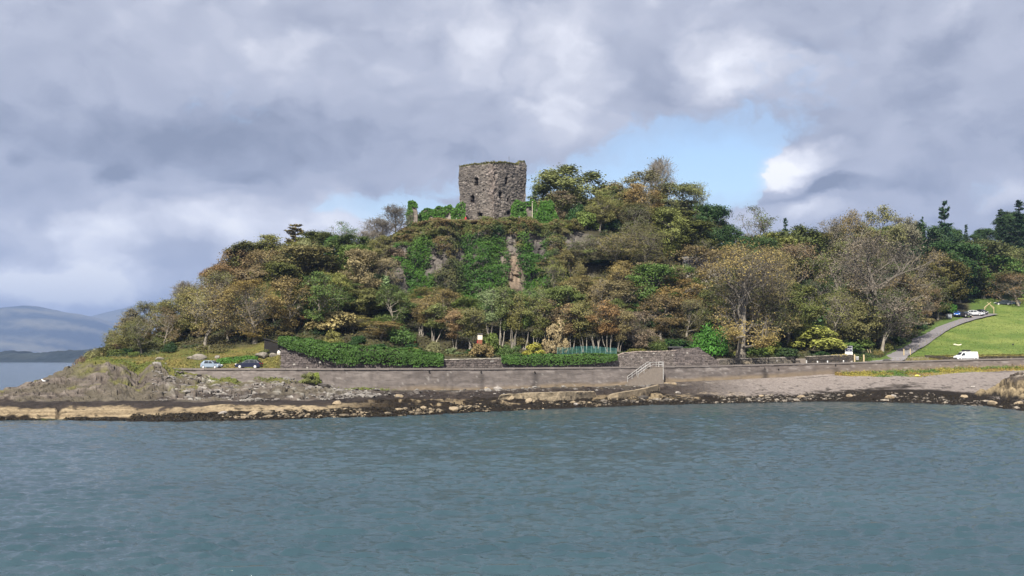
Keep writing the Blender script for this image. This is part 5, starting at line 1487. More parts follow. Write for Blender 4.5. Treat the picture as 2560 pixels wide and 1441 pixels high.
hedge('long bright green hedge falling from the tall wall end to the low wall', [(700, Yg(700, 9.4), 862, 842), (735, Yg(735, 9.2), 880, 842), (790, Yg(790, 8.9), 893, 849), (845, Yg(845, 8.8), 911, 857), (900, Yg(900, 8.7), 913, 865),
      (1000, Yg(1000, 8.7), 914, 869), (1060, Yg(1060, 8.7), 916, 877), (1110, Yg(1110, 8.8), 914, 888)], 15000, 21, depth=3.0)
hedge('short clipped hedge in front of the teal fence', [(1254, Yg(1254, 8.4), 908, 889), (1300, Yg(1300, 8.0), 914, 887), (1400, Yg(1400, 8.0), 913, 886), (1500, Yg(1500, 8.0), 910, 885), (1542, Yg(1542, 8.2), 902, 886)], 8000, 22, depth=2.2)
hedge('dark green creeping hedge beside the parked blue car', [(546, 205.5, 910, 898), (580, 206, 914, 893), (620, 206, 912, 890), (648, 206.5, 905, 892)], 2200, 23, 'ivy', depth=1.8)

# ------------------------------------------------------------------ castle
CX, CY = 1231, 276.5           # column of the near corner direction, depth of the tower centre
def build_castle():
    base_z = 41.2
    org = np.array([X(CX, CY), CY, base_z])
    t = thing('castle_tower', 'ruined grey stone castle tower on top of the ivy cliff', 'castle', org)
    side = 12.1; rot = math.radians(45 + 1.5)
    Hh = 16.1
    NS = 240; NV = 78
    per = 4 * side
    # s runs round the square from the near corner: face 0 to the east (right), face 3 ends at the near corner from the west (left)
    s = np.arange(NS) / NS * per
    f = np.minimum((s / side).astype(int), 3); g = s / side - f
    cor = np.array([[0, -1], [1, 0], [0, 1], [-1, 0]]) * side / math.sqrt(2)       # near, right, far, left corners
    ca, sa = math.cos(math.radians(1.5)), math.sin(math.radians(1.5))
    cor = cor @ np.array([[ca, sa], [-sa, ca]])
    pxy = cor[f] + (cor[(f + 1) % 4] - cor[f]) * g[:, None]
    nrm = cor[f] + cor[(f + 1) % 4]; nrm /= np.linalg.norm(nrm, axis=1, keepdims=True)
    # rounded, crumbled near corner
    dn = np.minimum(s, per - s)
    RR = 0.8
    sg_ = np.where(s < per / 2, s, s - per)
    tb = np.clip((sg_ + RR) / (2 * RR), 0, 1)[:, None]
    pa = cor[0] + (cor[3] - cor[0]) * RR / side; pb_ = cor[0] + (cor[1] - cor[0]) * RR / side
    bez = (1 - tb) ** 2 * pa + 2 * tb * (1 - tb) * cor[0] + tb ** 2 * pb_
    nr_b = nrm[-1] * (1 - tb) + nrm[0] * tb; nr_b /= np.linalg.norm(nr_b, axis=1, keepdims=True)
    near_ = (dn < RR)[:, None]
    pxy = np.where(near_, bez, pxy); nrm = np.where(near_, nr_b, nrm)
    # outline of the top: (column on the photo, py)
    wc = org[0] + pxy[:, 0]; wy = org[1] + pxy[:, 1]
    cc = col_of(wc, wy)
    front = (f == 0) | (f == 3)
    topx = [1140, 1150, 1165, 1185, 1203, 1215, 1240, 1262, 1285, 1297, 1300, 1312, 1318]
    topy = [419, 416.5, 413, 410, 409, 406, 406, 406, 409, 410, 402, 401, 404]
    pt = np.interp(cc, topx, topy)
    ht = ZP(pt, wy) - base_z
    ht_back = np.interp(cc, [1140, 1230, 1320], [15.2, 15.3, 15.6])
    ht = np.where(front, ht, ht_back) + (fbm(s / 0.8, s * 0, 501, 3) - 0.5) * 0.35
    v = np.linspace(0, 1, NV)
    Zz = ht[:, None] * v
    S = np.repeat(s[:, None], NV, 1)
    course = np.floor(Zz / 0.40)
    d, idv, e = cells((S + (course % 2) * 0.3) / 0.62, course + 0.5, 503)
    ruin = np.exp(-(dn / 2.0) ** 2)[:, None] * sstep(0.3 + v * 0.9, 0.2, 0.8)         # crumbling round the near corner
    disp = (idv - 0.5) * 0.16 + (fbm(S / 2.5, Zz / 2.5, 505, 4) - 0.5) * 0.5 + (fbm(S / 0.7, Zz / 0.6, 507, 3) - 0.5) * 0.22 * (1 + ruin * 2)
    disp -= ruin * (0.15 + 1.3 * (fbm(S / 1.2, Zz / 1.5, 509, 4) - 0.3))
    disp -= 0.32 * np.exp(-((S - (per - 6.3)) / 0.7) ** 2) * np.exp(-((Zz - 8.2) / 2.4) ** 2) * 0
    # worn lower courses, as the silhouette shows
    prof = np.interp(Zz, [0, 2, 6, 8, 11, 13, 16], [-0.40, -0.34, -0.22, -0.20, 0.0, 0.06, 0.0])
    lowr = np.where((f == 0)[:, None], (1 - sstep(Zz, 0.5, 6.0)) * -2.0 * sstep(S, 6.0, 11.0), 0)
    k = np.where((f == 3)[:, None] | (f == 0)[:, None], 1, 0.5)
    disp = disp + prof * k
    XY = pxy[:, None, :] + nrm[:, None, :] * disp[:, :, None]
    # end walls shrink with the profile too
    scale = 1 + prof / (side * 1.6)
    XY = XY * scale[..., None]
    XY[:, :, 0] += np.where(XY[:, :, 0] > 4, lowr * (XY[:, :, 0] / 8.5), 0)
    V = np.concatenate([XY, Zz[..., None]], -1)
    # openings (column, py of centre, half width m, half height m, arched)
    Pc = V + org
    C2 = col_of(Pc[..., 0], Pc[..., 1]); PY = pyof(Pc[..., 1], Pc[..., 2])
    holes = [(1190, 453.5, 5.0, 10.5, 1, 3), (1180.5, 498, 5.0, 10.0, 1, 3), (1199.5, 537, 6.6, 5.6, 0, 3), (1208, 474.5, 2.6, 2.6, 0, 3),
             (1266.5, 452, 4.4, 10, 1, 0), (1251, 487, 4.8, 9.0, 1, 0), (1270.5, 499, 2.6, 4.8, 0, 0), (1271.5, 532.5, 4.2, 4.8, 0, 0), (1237, 448, 2.0, 3.0, 0, 0)]
    cellc = 0.25 * (C2 + np.roll(C2, -1, 0)); cellc = cellc[:, :-1] + cellc[:, 1:]
    cellp = 0.25 * (PY + np.roll(PY, -1, 0)); cellp = cellp[:, :-1] + cellp[:, 1:]
    hole = np.zeros((NS, NV - 1), bool)
    for (c, py, w, h, arch, fc) in holes:
        m = (np.abs(cellc - c) < w) & (np.abs(cellp - py) < h) & (f == fc)[:, None]
        if arch:
            yy = (cellp - (py - h + w)) / w; xx = (cellc - c) / w
            m &= ~((yy < 0) & (xx ** 2 + yy ** 2 > 1.0))
        hole |= m
    Q = grid_quads(NS + 1, NV)
    i, j = np.meshgrid(np.arange(NS), np.arange(NV - 1), indexing='ij')
    vid = lambda a, b: (a % NS) * NV + b
    Qa = np.stack([vid(i, j), vid(i + 1, j), vid(i + 1, j + 1), vid(i, j + 1)], -1)
    Qf = Qa[~hole]
    Vf = V.reshape(-1, 3)
    inn = V.copy(); inn[..., :2] -= nrm[:, None, :] * 1.9
    Vi = inn.reshape(-1, 3)
    nVf = len(Vf); J = []
    for a in range(NS):
        for b in range(NV - 1):
            if not hole[a, b]: continue
            for (da, db, p, q) in ((-1, 0, (a, b), (a, b + 1)), (1, 0, (a + 1, b + 1), (a + 1, b)), (0, -1, (a + 1, b), (a, b)), (0, 1, (a, b + 1), (a + 1, b + 1))):
                na, nb = (a + da) % NS, b + db
                if nb < 0 or nb >= NV - 1 or not hole[na, nb]:
                    v0, v1 = vid(*p), vid(*q)
                    J.append((v0, v1, nVf + v1, nVf + v0))
    n1 = fbm(S / 3.5, Zz / 3.5, 511, 4) - 0.5
    tone = lerp3((0.060, 0.053, 0.049), (0.182, 0.161, 0.140), np.clip(idv * 0.55 + n1 * 1.4 + 0.22, 0, 1))
    tone = lerp3(tone, (0.05, 0.042, 0.04), np.exp(-e * 16) * 0.65)
    tone = lerp3(tone, (0.36, 0.31, 0.28), sstep(idv, 0.86, 0.95) * 0.6)
    tone = lerp3(tone, (0.26, 0.21, 0.185), ruin * 0.45)
    tone = lerp3(tone, (0.07, 0.075, 0.02), sstep(Zz - ht[:, None] + n1, -0.5, -0.15) * 0.85)
    colv = np.concatenate([tone.reshape(-1, 3), np.tile((0.085, 0.07, 0.064), (len(Vi), 1))])
    link('masonry', mk_mesh('masonry', np.concatenate([Vf, Vi]), np.concatenate([Qf, np.array(J)]), attrs={'col': colv}, mats=[M_STONE]), t)
    # wall head and the roof of turf that has grown over it
    ring = V[:, -1, :]
    mid = ring.copy(); mid[:, :2] *= 0.55; mid[:, 2] = np.where(cc > 1296, ring[:, 2].mean(), mid[:, 2]) - 0.15 + (fbm(s / 2, s * 0, 521, 3) - 0.5) * 0.4
    ctr = np.array([[0, 0, float(mid[:, 2].mean()) - 0.2]])
    TV = np.concatenate([ring + [0, 0, -0.05], mid, ctr])
    a = np.arange(NS); b = (a + 1) % NS
    TQ = np.stack([a, b, NS + b, NS + a], 1); TT = np.stack([NS + a, NS + b, np.full(NS, 2 * NS)], 1)
    cl = np.tile((0.09, 0.09, 0.03), (len(TV), 1))
    link('wall_head', mk_mesh('wall_head', TV, TQ, TT, attrs={'col': cl}, mats=[M_STONE]), t)
    r = np.random.default_rng(33)
    n = 3600
    k = r.integers(0, NS, n); q = r.uniform(0, 0.5, n) ** 1.6
    pos = ring[k] * (1 - q)[:, None] + mid[k] * q[:, None] + np.stack([r.normal(size=n) * 0.15, r.normal(size=n) * 0.15, np.abs(r.normal(size=n)) * 0.14 - 0.05], 1)
    keepk = ~((front[k]) & (cc[k] > 1298) & (r.random(n) < 0.85))
    pos = pos[keepk]; n = len(pos)
    LV, LQ = leaf_quads(pos, np.array([0, -0.4, 0.8]) + r.normal(size=(n, 3)) * 0.5, r.uniform(0.2, 0.5, n), r, 0.5)
    o = link('turf_cap', mk_mesh('turf_cap', LV, LQ, attrs={'tint': np.repeat(r.uniform(0, 1, n), 4)}, mats=[M_LEAF]), t); o.color = (0.10, 0.095, 0.028, 1); o['kind'] = 'stuff'
    # single stones standing proud of the two seen faces
    SV, SQ, SC, m = [], [], [], 0
    z = 0.2
    while z < 15.4:
        h = 0.33 * r.uniform(0.8, 1.2)
        for (s0, s1) in ((0.0, side), (3 * side, per)):
            u = s0 + r.uniform(0, 0.4)
            while u < s1 - 0.3:
                w = r.uniform(0.28, 0.66)
                a = int(u / per * NS) % NS; hv = ht[a]
                b = int(np.clip(z / hv * (NV - 1), 0, NV - 2))
                if z < hv - 0.4 and r.random() < (0.72 if dn[a] > 2 else 0.35) and not hole[max(0, a - 1):min(NS, int((u + w) / per * NS) + 2), max(0, b - 1):b + 4].any():
                    a2 = int(min(u + w, s1 - 0.01) / per * NS) % NS
                    p0, p1 = V[a, b], V[a2, b]
                    tv = p1 - p0; tv[2] = 0; L = np.linalg.norm(tv)
                    if L > 0.15:
                        tv /= L; nn3 = np.array([nrm[a][0], nrm[a][1], 0]); pr = r.uniform(0.05, 0.16)
                        c0 = (p0 + p1) / 2 + np.array([0, 0, h / 2]) - nn3 * 0.03
                        for dep, sc in ((0.0, 1.0), (pr, r.uniform(0.7, 0.9))):
                            for (su, sv) in ((-1, -1), (1, -1), (1, 1), (-1, 1)):
                                SV.append(c0 + tv * su * (L / 2 - 0.03) * sc + nn3 * dep + np.array([0, 0, sv * (h / 2 - 0.03) * sc]) + r.uniform(-0.03, 0.03, 3))
                        SQ += [(m + 4, m + 5, m + 6, m + 7), (m, m + 1, m + 5, m + 4), (m + 1, m + 2, m + 6, m + 5), (m + 2, m + 3, m + 7, m + 6), (m + 3, m, m + 4, m + 7)]
                        m += 8
                        ff = r.random()
                        cl = np.array((0.078, 0.070, 0.064)) * (1 - ff) + np.array((0.212, 0.188, 0.164)) * ff
                        if r.random() < 0.015: cl = np.array((0.34, 0.31, 0.28))
                        SC += [cl] * 8
                u += w
        z += h
    o = link('stonework', mk_mesh('stonework', np.array(SV), SQ, attrs={'col': np.array(SC)}, mats=[M_STONE]), t); o['kind'] = 'stuff'
    # lightning mast on the wall head
    p = P(1272.5, 408, CY - 5.0) - org; tp = P(1272.5, 390, CY - 5.0) - org
    mb = MB().tube([p, tp], [0.05, 0.035], 5)
    mb.tube([tp * 0.7 + p * 0.3 + [-0.25, 0, 0], tp * 0.7 + p * 0.3 + [0.25, 0, 0]], [0.035, 0.035], 4)
    mb.build('mast', mat_plain('mast_metal', (0.12, 0.12, 0.13), 0.5, 0.4), t)
    return t, org
castle, CORG = build_castle()

def ivy_ruin(name, label, blocks, seed, nleaf, bare=(), tone=(0.22, 0.19, 0.165), colr='ivy', stones=True, rnd=1.0, bulge=0.0):
    """a broken bit of curtain wall: blocks are (column0, column1, depth, py bottom, py top) joined in one masonry mesh, ivy over it"""
    r = np.random.default_rng(seed)
    p0 = P(blocks[0][0], blocks[0][3], blocks[0][2])
    t = thing(name, label, 'ruin', p0)
    pos, TOPS = [], []
    VV, QQ, CC, mcount = [], [], [], 0
    for (c0, c1, Y, pb, pt) in blocks:
        x0, x1 = X(c0, Y), X(c1, Y); zb = float(ZP(pb, Y)) - 0.5
        tops_ = pt if isinstance(pt, (list, tuple)) else [(c0, pt), (c1, pt)]
        tcs, tzs = [q[0] for q in tops_], [float(ZP(q[1], Y)) for q in tops_]
        zt = max(tzs)
        nu, nv = max(3, int((x1 - x0) / 0.4)), max(3, int((zt - zb) / 0.4))
        u, v = np.meshgrid(np.linspace(0, 1, nu), np.linspace(0, 1, nv), indexing='ij')
        xx = x0 + u * (x1 - x0); zz = zb + v * (zt - zb)
        d = (fbm(xx / 1.2, zz / 1.2, seed, 3) - 0.5) * 0.5
        hump = 1 - 0.30 * np.abs(2 * u - 1) ** 6 * rnd + (fbm(xx / 1.3, xx * 0, seed + 2, 3) - 0.5) * 0.30
        hump = hump * (np.interp(col_of(xx, Y), tcs, tzs) - zb) / (zt - zb)
        zz = zb + (zz - zb) * hump
        for sgn, yy in ((0, Y + d), (1, Y + 1.3 + d)):
            V = np.stack([xx, yy, zz], -1).reshape(-1, 3)
            VV.append(V); q = grid_quads(nu, nv)
            QQ.append((q if sgn else q[:, ::-1]) + mcount)
            nn_ = fbm(xx / 0.6, zz / 0.5, seed + 4, 2)[..., None]
            CC.append((np.array(tone) * (0.55 + 0.9 * nn_)).reshape(-1, 3)); mcount += len(V)
        a0 = mcount - 2 * nu * nv
        for i in range(nu - 1):
            QQ.append(np.array([[a0 + i * nv + nv - 1, a0 + (i + 1) * nv + nv - 1, a0 + nu * nv + (i + 1) * nv + nv - 1, a0 + nu * nv + i * nv + nv - 1]]))
        for j in range(nv - 1):
            QQ.append(np.array([[a0 + j, a0 + j + 1, a0 + nu * nv + j + 1, a0 + nu * nv + j], [a0 + (nu - 1) * nv + j + 1, a0 + (nu - 1) * nv + j, a0 + nu * nv + (nu - 1) * nv + j, a0 + nu * nv + (nu - 1) * nv + j + 1]]))
        area = (x1 - x0 + 1.3) * (zt - zb)
        pos.append(np.array([x0, x1, Y, zb, zt, area])); TOPS.append((tcs, tzs))
    link('masonry', mk_mesh('masonry', np.concatenate(VV) - p0, np.concatenate(QQ), attrs={'col': np.concatenate(CC)}, mats=[M_STONE]), t)
    A = np.array(pos); w = A[:, 5] / A[:, 5].sum()
    k = r.choice(len(A), nleaf, p=w)
    x = r.uniform(A[k, 0], A[k, 1]); z = A[k, 3] + (A[k, 4] - A[k, 3]) * r.uniform(0, 1.06, nleaf)
    face = r.random(nleaf)
    y = A[k, 2] - 0.12 - 0.5 * fbm(x / 1.1, z / 1.1, seed + 8, 3) * r.uniform(0.2, 1, nleaf)
    top = face < 0.15
    z = np.where(top, A[k, 4] + r.uniform(0, 0.35, nleaf), z); y = np.where(top, A[k, 2] + r.uniform(-0.4, 1.6, nleaf), y)
    sd = (face > 0.85)
    x = np.where(sd, np.where(r.random(nleaf) < 0.5, A[k, 0] - 0.15, A[k, 1] + 0.15), x); y = np.where(sd, A[k, 2] + r.uniform(-0.4, 1.4, nleaf), y)
    uu = np.clip((x - A[k, 0]) / (A[k, 1] - A[k, 0]), -0.1, 1.1)
    hm = 1 - 0.30 * np.clip(np.abs(2 * uu - 1), 0, 1) ** 6 * rnd + (fbm(x / 1.3, x * 0, seed + 2, 3) - 0.5) * 0.30
    for q in range(len(A)):
        hm = np.where(k == q, hm * (np.interp(col_of(x, A[q, 2]), *TOPS[q]) - A[q, 3]) / (A[q, 4] - A[q, 3]), hm)
    z = A[k, 3] + (z - A[k, 3]) * hm
    lz = (fbm(x / 1.0 + y, z / 1.2, seed + 12, 3) - 0.45)
    x = x + (uu - 0.5) * (lz * 1.6 + bulge * np.sin(np.clip((z - A[k, 3]) / (A[k, 4] - A[k, 3]), 0, 1) * 2.6 + 0.2)); y = y - np.maximum(0, lz) * 1.4
    keep = np.ones(nleaf, bool)
    cc, py = col_of(x, y), pyof(y, z)
    jit = (fbm(x / 0.7, z / 0.7, seed + 9, 2) - 0.5) * 10
    for (a, b, c_, d_) in bare:
        keep &= ~((cc + jit > a) & (cc + jit < b) & (py + jit > c_) & (py + jit < d_))
    n = int(keep.sum())
    pp = np.stack([x, y, z], 1)[keep] - p0
    LV, LQ = leaf_quads(pp, np.array([0, -0.8, 0.45]) + r.normal(size=(n, 3)) * 0.5, r.uniform(0.22, 0.5, n), r)
    o = link('ivy', mk_mesh('ivy', LV, LQ, attrs={'tint': np.repeat(r.uniform(0, 1, n), 4)}, mats=[M_LEAF]), t); o.color = (*COL[colr], 1); o['kind'] = 'stuff'
    return t
ivy_ruin('ruined_wall', 'tall ivy clad pillar of ruined wall furthest from the tower', [(1016, 1042, 268.5, 585, 513)], 41, 1500, bare=((1030, 1044, 520, 566),))
ivy_ruin('ruined_wall', 'low ivy covered curtain wall joining the tower', [(1044, 1158, 271, 562, [(1044, 527), (1058, 521), (1072, 521), (1078, 526), (1090, 523), (1108, 522), (1122, 520), (1136, 517), (1144, 508), (1150, 498), (1158, 496)])], 42, 3600, bare=((1076, 1095, 543, 566), (1112, 1126, 530, 566)))
ivy_ruin('ruined_wall', 'ivy covered broken wall right of the tower with bare stone showing', [(1281, 1345, 272, 560, [(1281, 508), (1288, 501), (1298, 504), (1310, 509), (1322, 507), (1335, 505), (1345, 510)])], 43, 2600, bare=((1316, 1332, 518, 566),), tone=(0.16, 0.14, 0.125))
ivy_ruin('ivy_column', 'thick round headed column of ivy beside the lamp post', [(1350, 1385, 266.3, 590, 503)], 44, 4200, rnd=1.7, bulge=1.2)

# posts, lamp, notice and visitor on the castle green
def post(name, label, cat, c, pyb, pyt, Y, r=0.06, mat=None, group=None):
    a, b = P(c, pyb, Y), P(c, pyt, Y); a[2] -= 0.4
    t = MB().tube([[0, 0, 0], b - a], [r, r * 0.9], 6).build(name, mat or M_RAIL, loc=a)
    return tag(t, label, cat, group)
p = P(1331, 560, 266); H = float(ZP(507, 266)) - p[2]
t = thing('lamp_post', 'slim cream lamp post between the broken wall and the ivy column', 'lamp post', p)
MB().tube([[0, 0, -0.4], [0, 0, H * 0.35], [0, 0, H]], [0.11, 0.09, 0.07], 8).build('pole', mat_plain('cream_paint', (0.55, 0.50, 0.38), 0.5), t)
MB().tube([[0, 0, H - 0.05], [0.05, -0.15, H + 0.12], [0.1, -0.5, H + 0.15]], [0.10, 0.16, 0.09], 8).build('lamp_head', mat_plain('lamp_cream', (0.62, 0.57, 0.45), 0.4), t)
for (c, lab, Y) in ((1105, 'thin pale post nearest the gap in the curtain wall', 267), (1140, 'thin pale post close to the tower foot', 267.5), (1298, 'thin pale post right of the white notice', 266)):
    post('fence_post', lab, 'post', c, 558, 545 if c < 1200 else 541, Y, 0.06, M_RAIL, 'posts on the castle green')
p = P(1268, 556, 264.5); s_ = 264.5 / FPX
t = thing('notice_board', 'small white notice at the foot of the tower', 'sign', p)
MB().box(-4 * s_, 4 * s_, -0.04, 0.04, 2 * s_, 11 * s_, ch=0.01).build('panel', M_WHITE, t)
MB().box(-0.05, 0.05, 0.041, 0.12, -0.5, 9 * s_).build('leg', M_RAIL, t)

def person(label, c, Y, zfoot, jacket, face):
    V = [(0, 0, .95), (0, .01, 1.2), (0, .01, 1.42), (0, .0, 1.54), (0, -.02, 1.68), (0, -.01, 1.78),
         (.10, 0, .88), (.11, -.02, .48), (.11, .01, .08), (.11, -.14, .03), (-.10, 0, .88), (-.11, .02, .48), (-.11, .04, .08), (-.11, -.11, .03),
         (.19, 0, 1.40), (.25, .03, 1.12), (.24, -.08, .86), (.24, -.12, .76), (-.19, 0, 1.40), (-.25, .03, 1.12), (-.24, -.08, .86), (-.24, -.12, .76)]
    R = [.16, .165, .16, .06, .10, .085, .095, .065, .048, .04, .095, .065, .048, .04, .07, .052, .036, .03, .07, .052, .036, .03]
    E = [(0, 1), (1, 2), (2, 3), (3, 4), (4, 5), (0, 6), (6, 7), (7, 8), (8, 9), (0, 10), (10, 11), (11, 12), (12, 13), (2, 14), (14, 15), (15, 16), (16, 17), (2, 18), (18, 19), (19, 20), (20, 21)]
    me = bpy.data.meshes.new('person'); me.from_pydata(V, E, [])
    o = link('person', me, loc=(X(c, Y), Y, zfoot), rotz=face)
    m = o.modifiers.new('skin', 'SKIN')
    for d, r_ in zip(me.skin_vertices[0].data, R): d.radius = (r_, r_ * 0.85)
    me.skin_vertices[0].data[0].use_root = True
    o.modifiers.new('smooth', 'SUBSURF').levels = 1
    mt, n, out = new_mat('clothing')
    z = n.n('ShaderNodeSeparateXYZ'); n.l.new(n.n('ShaderNodeTexCoord').outputs['Object'], z.inputs[0])
    cr_ = n.ramp(n.m('DIVIDE', z.outputs[2], 1.9), [(0.0, (0.03, 0.03, 0.03)), (0.06, (0.04, 0.045, 0.07)), (0.485, jacket), (0.81, (0.45, 0.28, 0.2)), (0.89, (0.06, 0.04, 0.03))], 'CONSTANT')
    principled(n, out, cr_, 0.8, 0.2)
    me.materials.append(mt)
    return tag(o, label, 'person')
person('person in a red jacket standing at the foot of the castle tower', 1163.5, 266.5, float(ZP(559, 266.5)), (0.42, 0.05, 0.05), 0.4)

# ------------------------------------------------------------------ things on the shore
FSC, FST, FSX, FSY, FSZ = FS
_fsc = FSC[:, 0]
def shore_z(c, Y):
    """height of the foreshore mesh at column c, depth Y (nearest column, linear in depth)"""
    i = int(np.clip(round((c - _fsc[0]) / 4.0), 0, len(_fsc) - 1))
    return float(np.interp(Y, FSY[i], FSZ[i]))
def rock_mesh(seed, rough=0.35, sub=2, flat=0.7):
    import bmesh
    bm = bmesh.new(); bmesh.ops.create_icosphere(bm, subdivisions=sub, radius=1.0)
    r = np.random.default_rng(seed)
    V = np.array([v.co[:] for v in bm.verts]); T = [[v.index for v in f.verts] for f in bm.faces]
    bm.free()
    for _ in range(7):                                   # knock flat facets off it
        n = r.normal(size=3); n /= np.linalg.norm(n); d = r.uniform(0.55, 0.85)
        q = V @ n; V = V - np.where(q > d, q - d, 0)[:, None] * n
    V = V * (1 + (fbm(V[:, 0] * 1.6 + seed, V[:, 1] * 1.6 + V[:, 2] * 1.1, seed, 3) - 0.5)[:, None] * rough)
    V[:, 2] *= flat
    return V, np.array(T)
RK = [rock_mesh(s, sub=1, rough=0.8, flat=0.6) for s in range(600, 612)]
RKB = [rock_mesh(s, sub=2) for s in range(620, 626)]
def shore_stones():
    r = np.random.default_rng(44)
    V, T, Cc_, m = [], [], [], 0
    n = 0
    while n < 2500:
        if r.random() < 0.5: c = r.uniform(330, 2560); t = r.uniform(1.05, 2.0) if c < 1600 else r.uniform(1.0, 2.4)
        else: c = r.uniform(380, 1700); t = r.uniform(3.7, 5.0)
        SYr, _ = shore_rows(np.array([c])); j = int(t); Y = float(SYr[0, j] + (SYr[0, min(j + 1, 5)] - SYr[0, j]) * (t - j))
        if t > 3.5 and c > 950 and r.random() < 0.9: continue
        if t < 3 and (c < 560 or r.random() < 0.35): continue
        if c < 800 and t > 3.5 and fbm(np.array([X(c, Y) / 5]), np.array([Y / 5]), 620, 3)[0] < 0.47: continue
        if t < 3 and fbm(np.array([X(c, Y) / 6]), np.array([Y / 3]), 640, 3)[0] < 0.46: continue
        if 1640 < c and t > 2.6: continue
        sz_ = np.exp(r.normal(-1.85, 0.55)) * (1.25 if t > 3.5 else 1.0)
        v, tr = RK[r.integers(0, len(RK))]
        a = r.uniform(0, 6.28); R = np.array([[math.cos(a), -math.sin(a), 0], [math.sin(a), math.cos(a), 0], [0, 0, 1]])
        p = np.array([X(c, Y), Y, shore_z(c, Y) + 0.25 * sz_])
        V.append((v * sz_ * np.array([r.uniform(0.8, 1.6), r.uniform(0.8, 1.3), r.uniform(0.6, 1.0)])) @ R.T + p); T.append(tr + m); m += len(v)
        f = r.random()
        pale = np.array((0.17, 0.15, 0.135)) * (1 - f) + np.array((0.46, 0.43, 0.39)) * f
        tan = np.array((0.06, 0.05, 0.036)) * (1 - f) + np.array((0.30, 0.24, 0.16)) * f
        Cc_.append(np.tile(pale * 0.52 if t > 3 else (tan if c < 1500 else np.array((0.05, 0.045, 0.04)) * (1 - f) + np.array((0.26, 0.225, 0.18)) * f), (len(v), 1))); n += 1
    me = mk_mesh('shore_stones', np.concatenate(V), None, np.concatenate(T), attrs={'col': np.concatenate(Cc_)}, mats=[M_STONE])
    tag(link('shore_stones', me), 'pale and tan stones strewn over the weedy foreshore', kind='stuff')
shore_stones()
BOULD = [(1135, 1025, 0.85, 'tan', 'tan boulder near the water below the long hedge end'), (1320, 1004, 0.75, 'tan', 'rounded tan boulder in front of the pale concrete ledge'), (1272, 999, 1.0, 'tan', 'flat tan boulder at the near end of the pale concrete ledge'),
         (1692, 985, 0.6, 'pale', 'pale boulder in the weed right of the boat slip'), (1440, 1013, 0.5, 'pale', 'small pale boulder alone in the weed below the concrete ledge'), (1000, 995, 0.9, 'tan', 'tan boulder half way along the weedy shore below the long hedge'),
         (845, 1012, 0.8, 'tan', 'tan boulder where the barnacle ledge ends'), (2000, 995, 0.75, 'tan', 'pair sized tan boulder in black weed below the low wall'), (1900, 992, 0.55, 'tan', 'small tan boulder in black weed below the first bench'),
         (2220, 997, 0.85, 'tan', 'tan boulder at the water edge below the driveway'), (2230, 992, 0.6, 'pale', 'pale boulder touching the tan one below the driveway'), (2120, 992, 0.6, 'tan', 'angular tan boulder below the sign board'), (2428, 969, 0.55, 'pale', 'pale boulder on the shingle near the big outcrop'),
         (2405, 995, 0.7, 'tan', 'tan boulder in weed left of the big outcrop'), (2478, 1012, 0.95, 'tan', 'biggest tan boulder in weed below the big outcrop'), (2540, 1010, 0.7, 'tan', 'tan boulder in weed under the big outcrop'), (1430, 968, 0.0, 'tan', ''),
         (1243, 973, 0.9, 'pale', 'pale slab boulder leaning on the sea wall foot'), (1218, 969, 0.7, 'tan', 'ochre boulder at the sea wall foot beside the pale slab'), (700, 1030, 0.7, 'tan', 'tan boulder below the end of the rubble wall'), (560, 1036, 0.6, 'pale', 'pale boulder in black weed below the hatchback')]
for (c, py, sz_, kind, lab) in BOULD:
    if not lab: continue
    i = int(np.clip(round((c - _fsc[0]) / 4.0), 0, len(_fsc) - 1))
    pyl = pyof(FSY[i], FSZ[i]); k = int(np.argmin(np.abs(pyl - py) + (FSZ[i] < 0.1) * 99))
    Y = float(FSY[i][k]); v, tr = RKB[c % len(RKB)]
    base = np.array((0.27, 0.215, 0.145) if kind == 'tan' else (0.28, 0.255, 0.23))
    nz = fbm(v[:, 0] * 3, v[:, 1] * 3 + v[:, 2] * 3, c, 3)[:, None]
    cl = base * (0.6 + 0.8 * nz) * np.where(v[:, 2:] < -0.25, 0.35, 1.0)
    me = mk_mesh('boulder', v * sz_ * np.array([1.15, 1, 1]), None, tr, attrs={'col': cl}, mats=[M_STONE])
    o = link('boulder', me, loc=(X(c, Y), Y, float(FSZ[i][k]) + 0.12 * sz_), rotz=(c * 1.7) % 6.28)
    tag(o, lab, 'boulder', 'boulders on the foreshore')

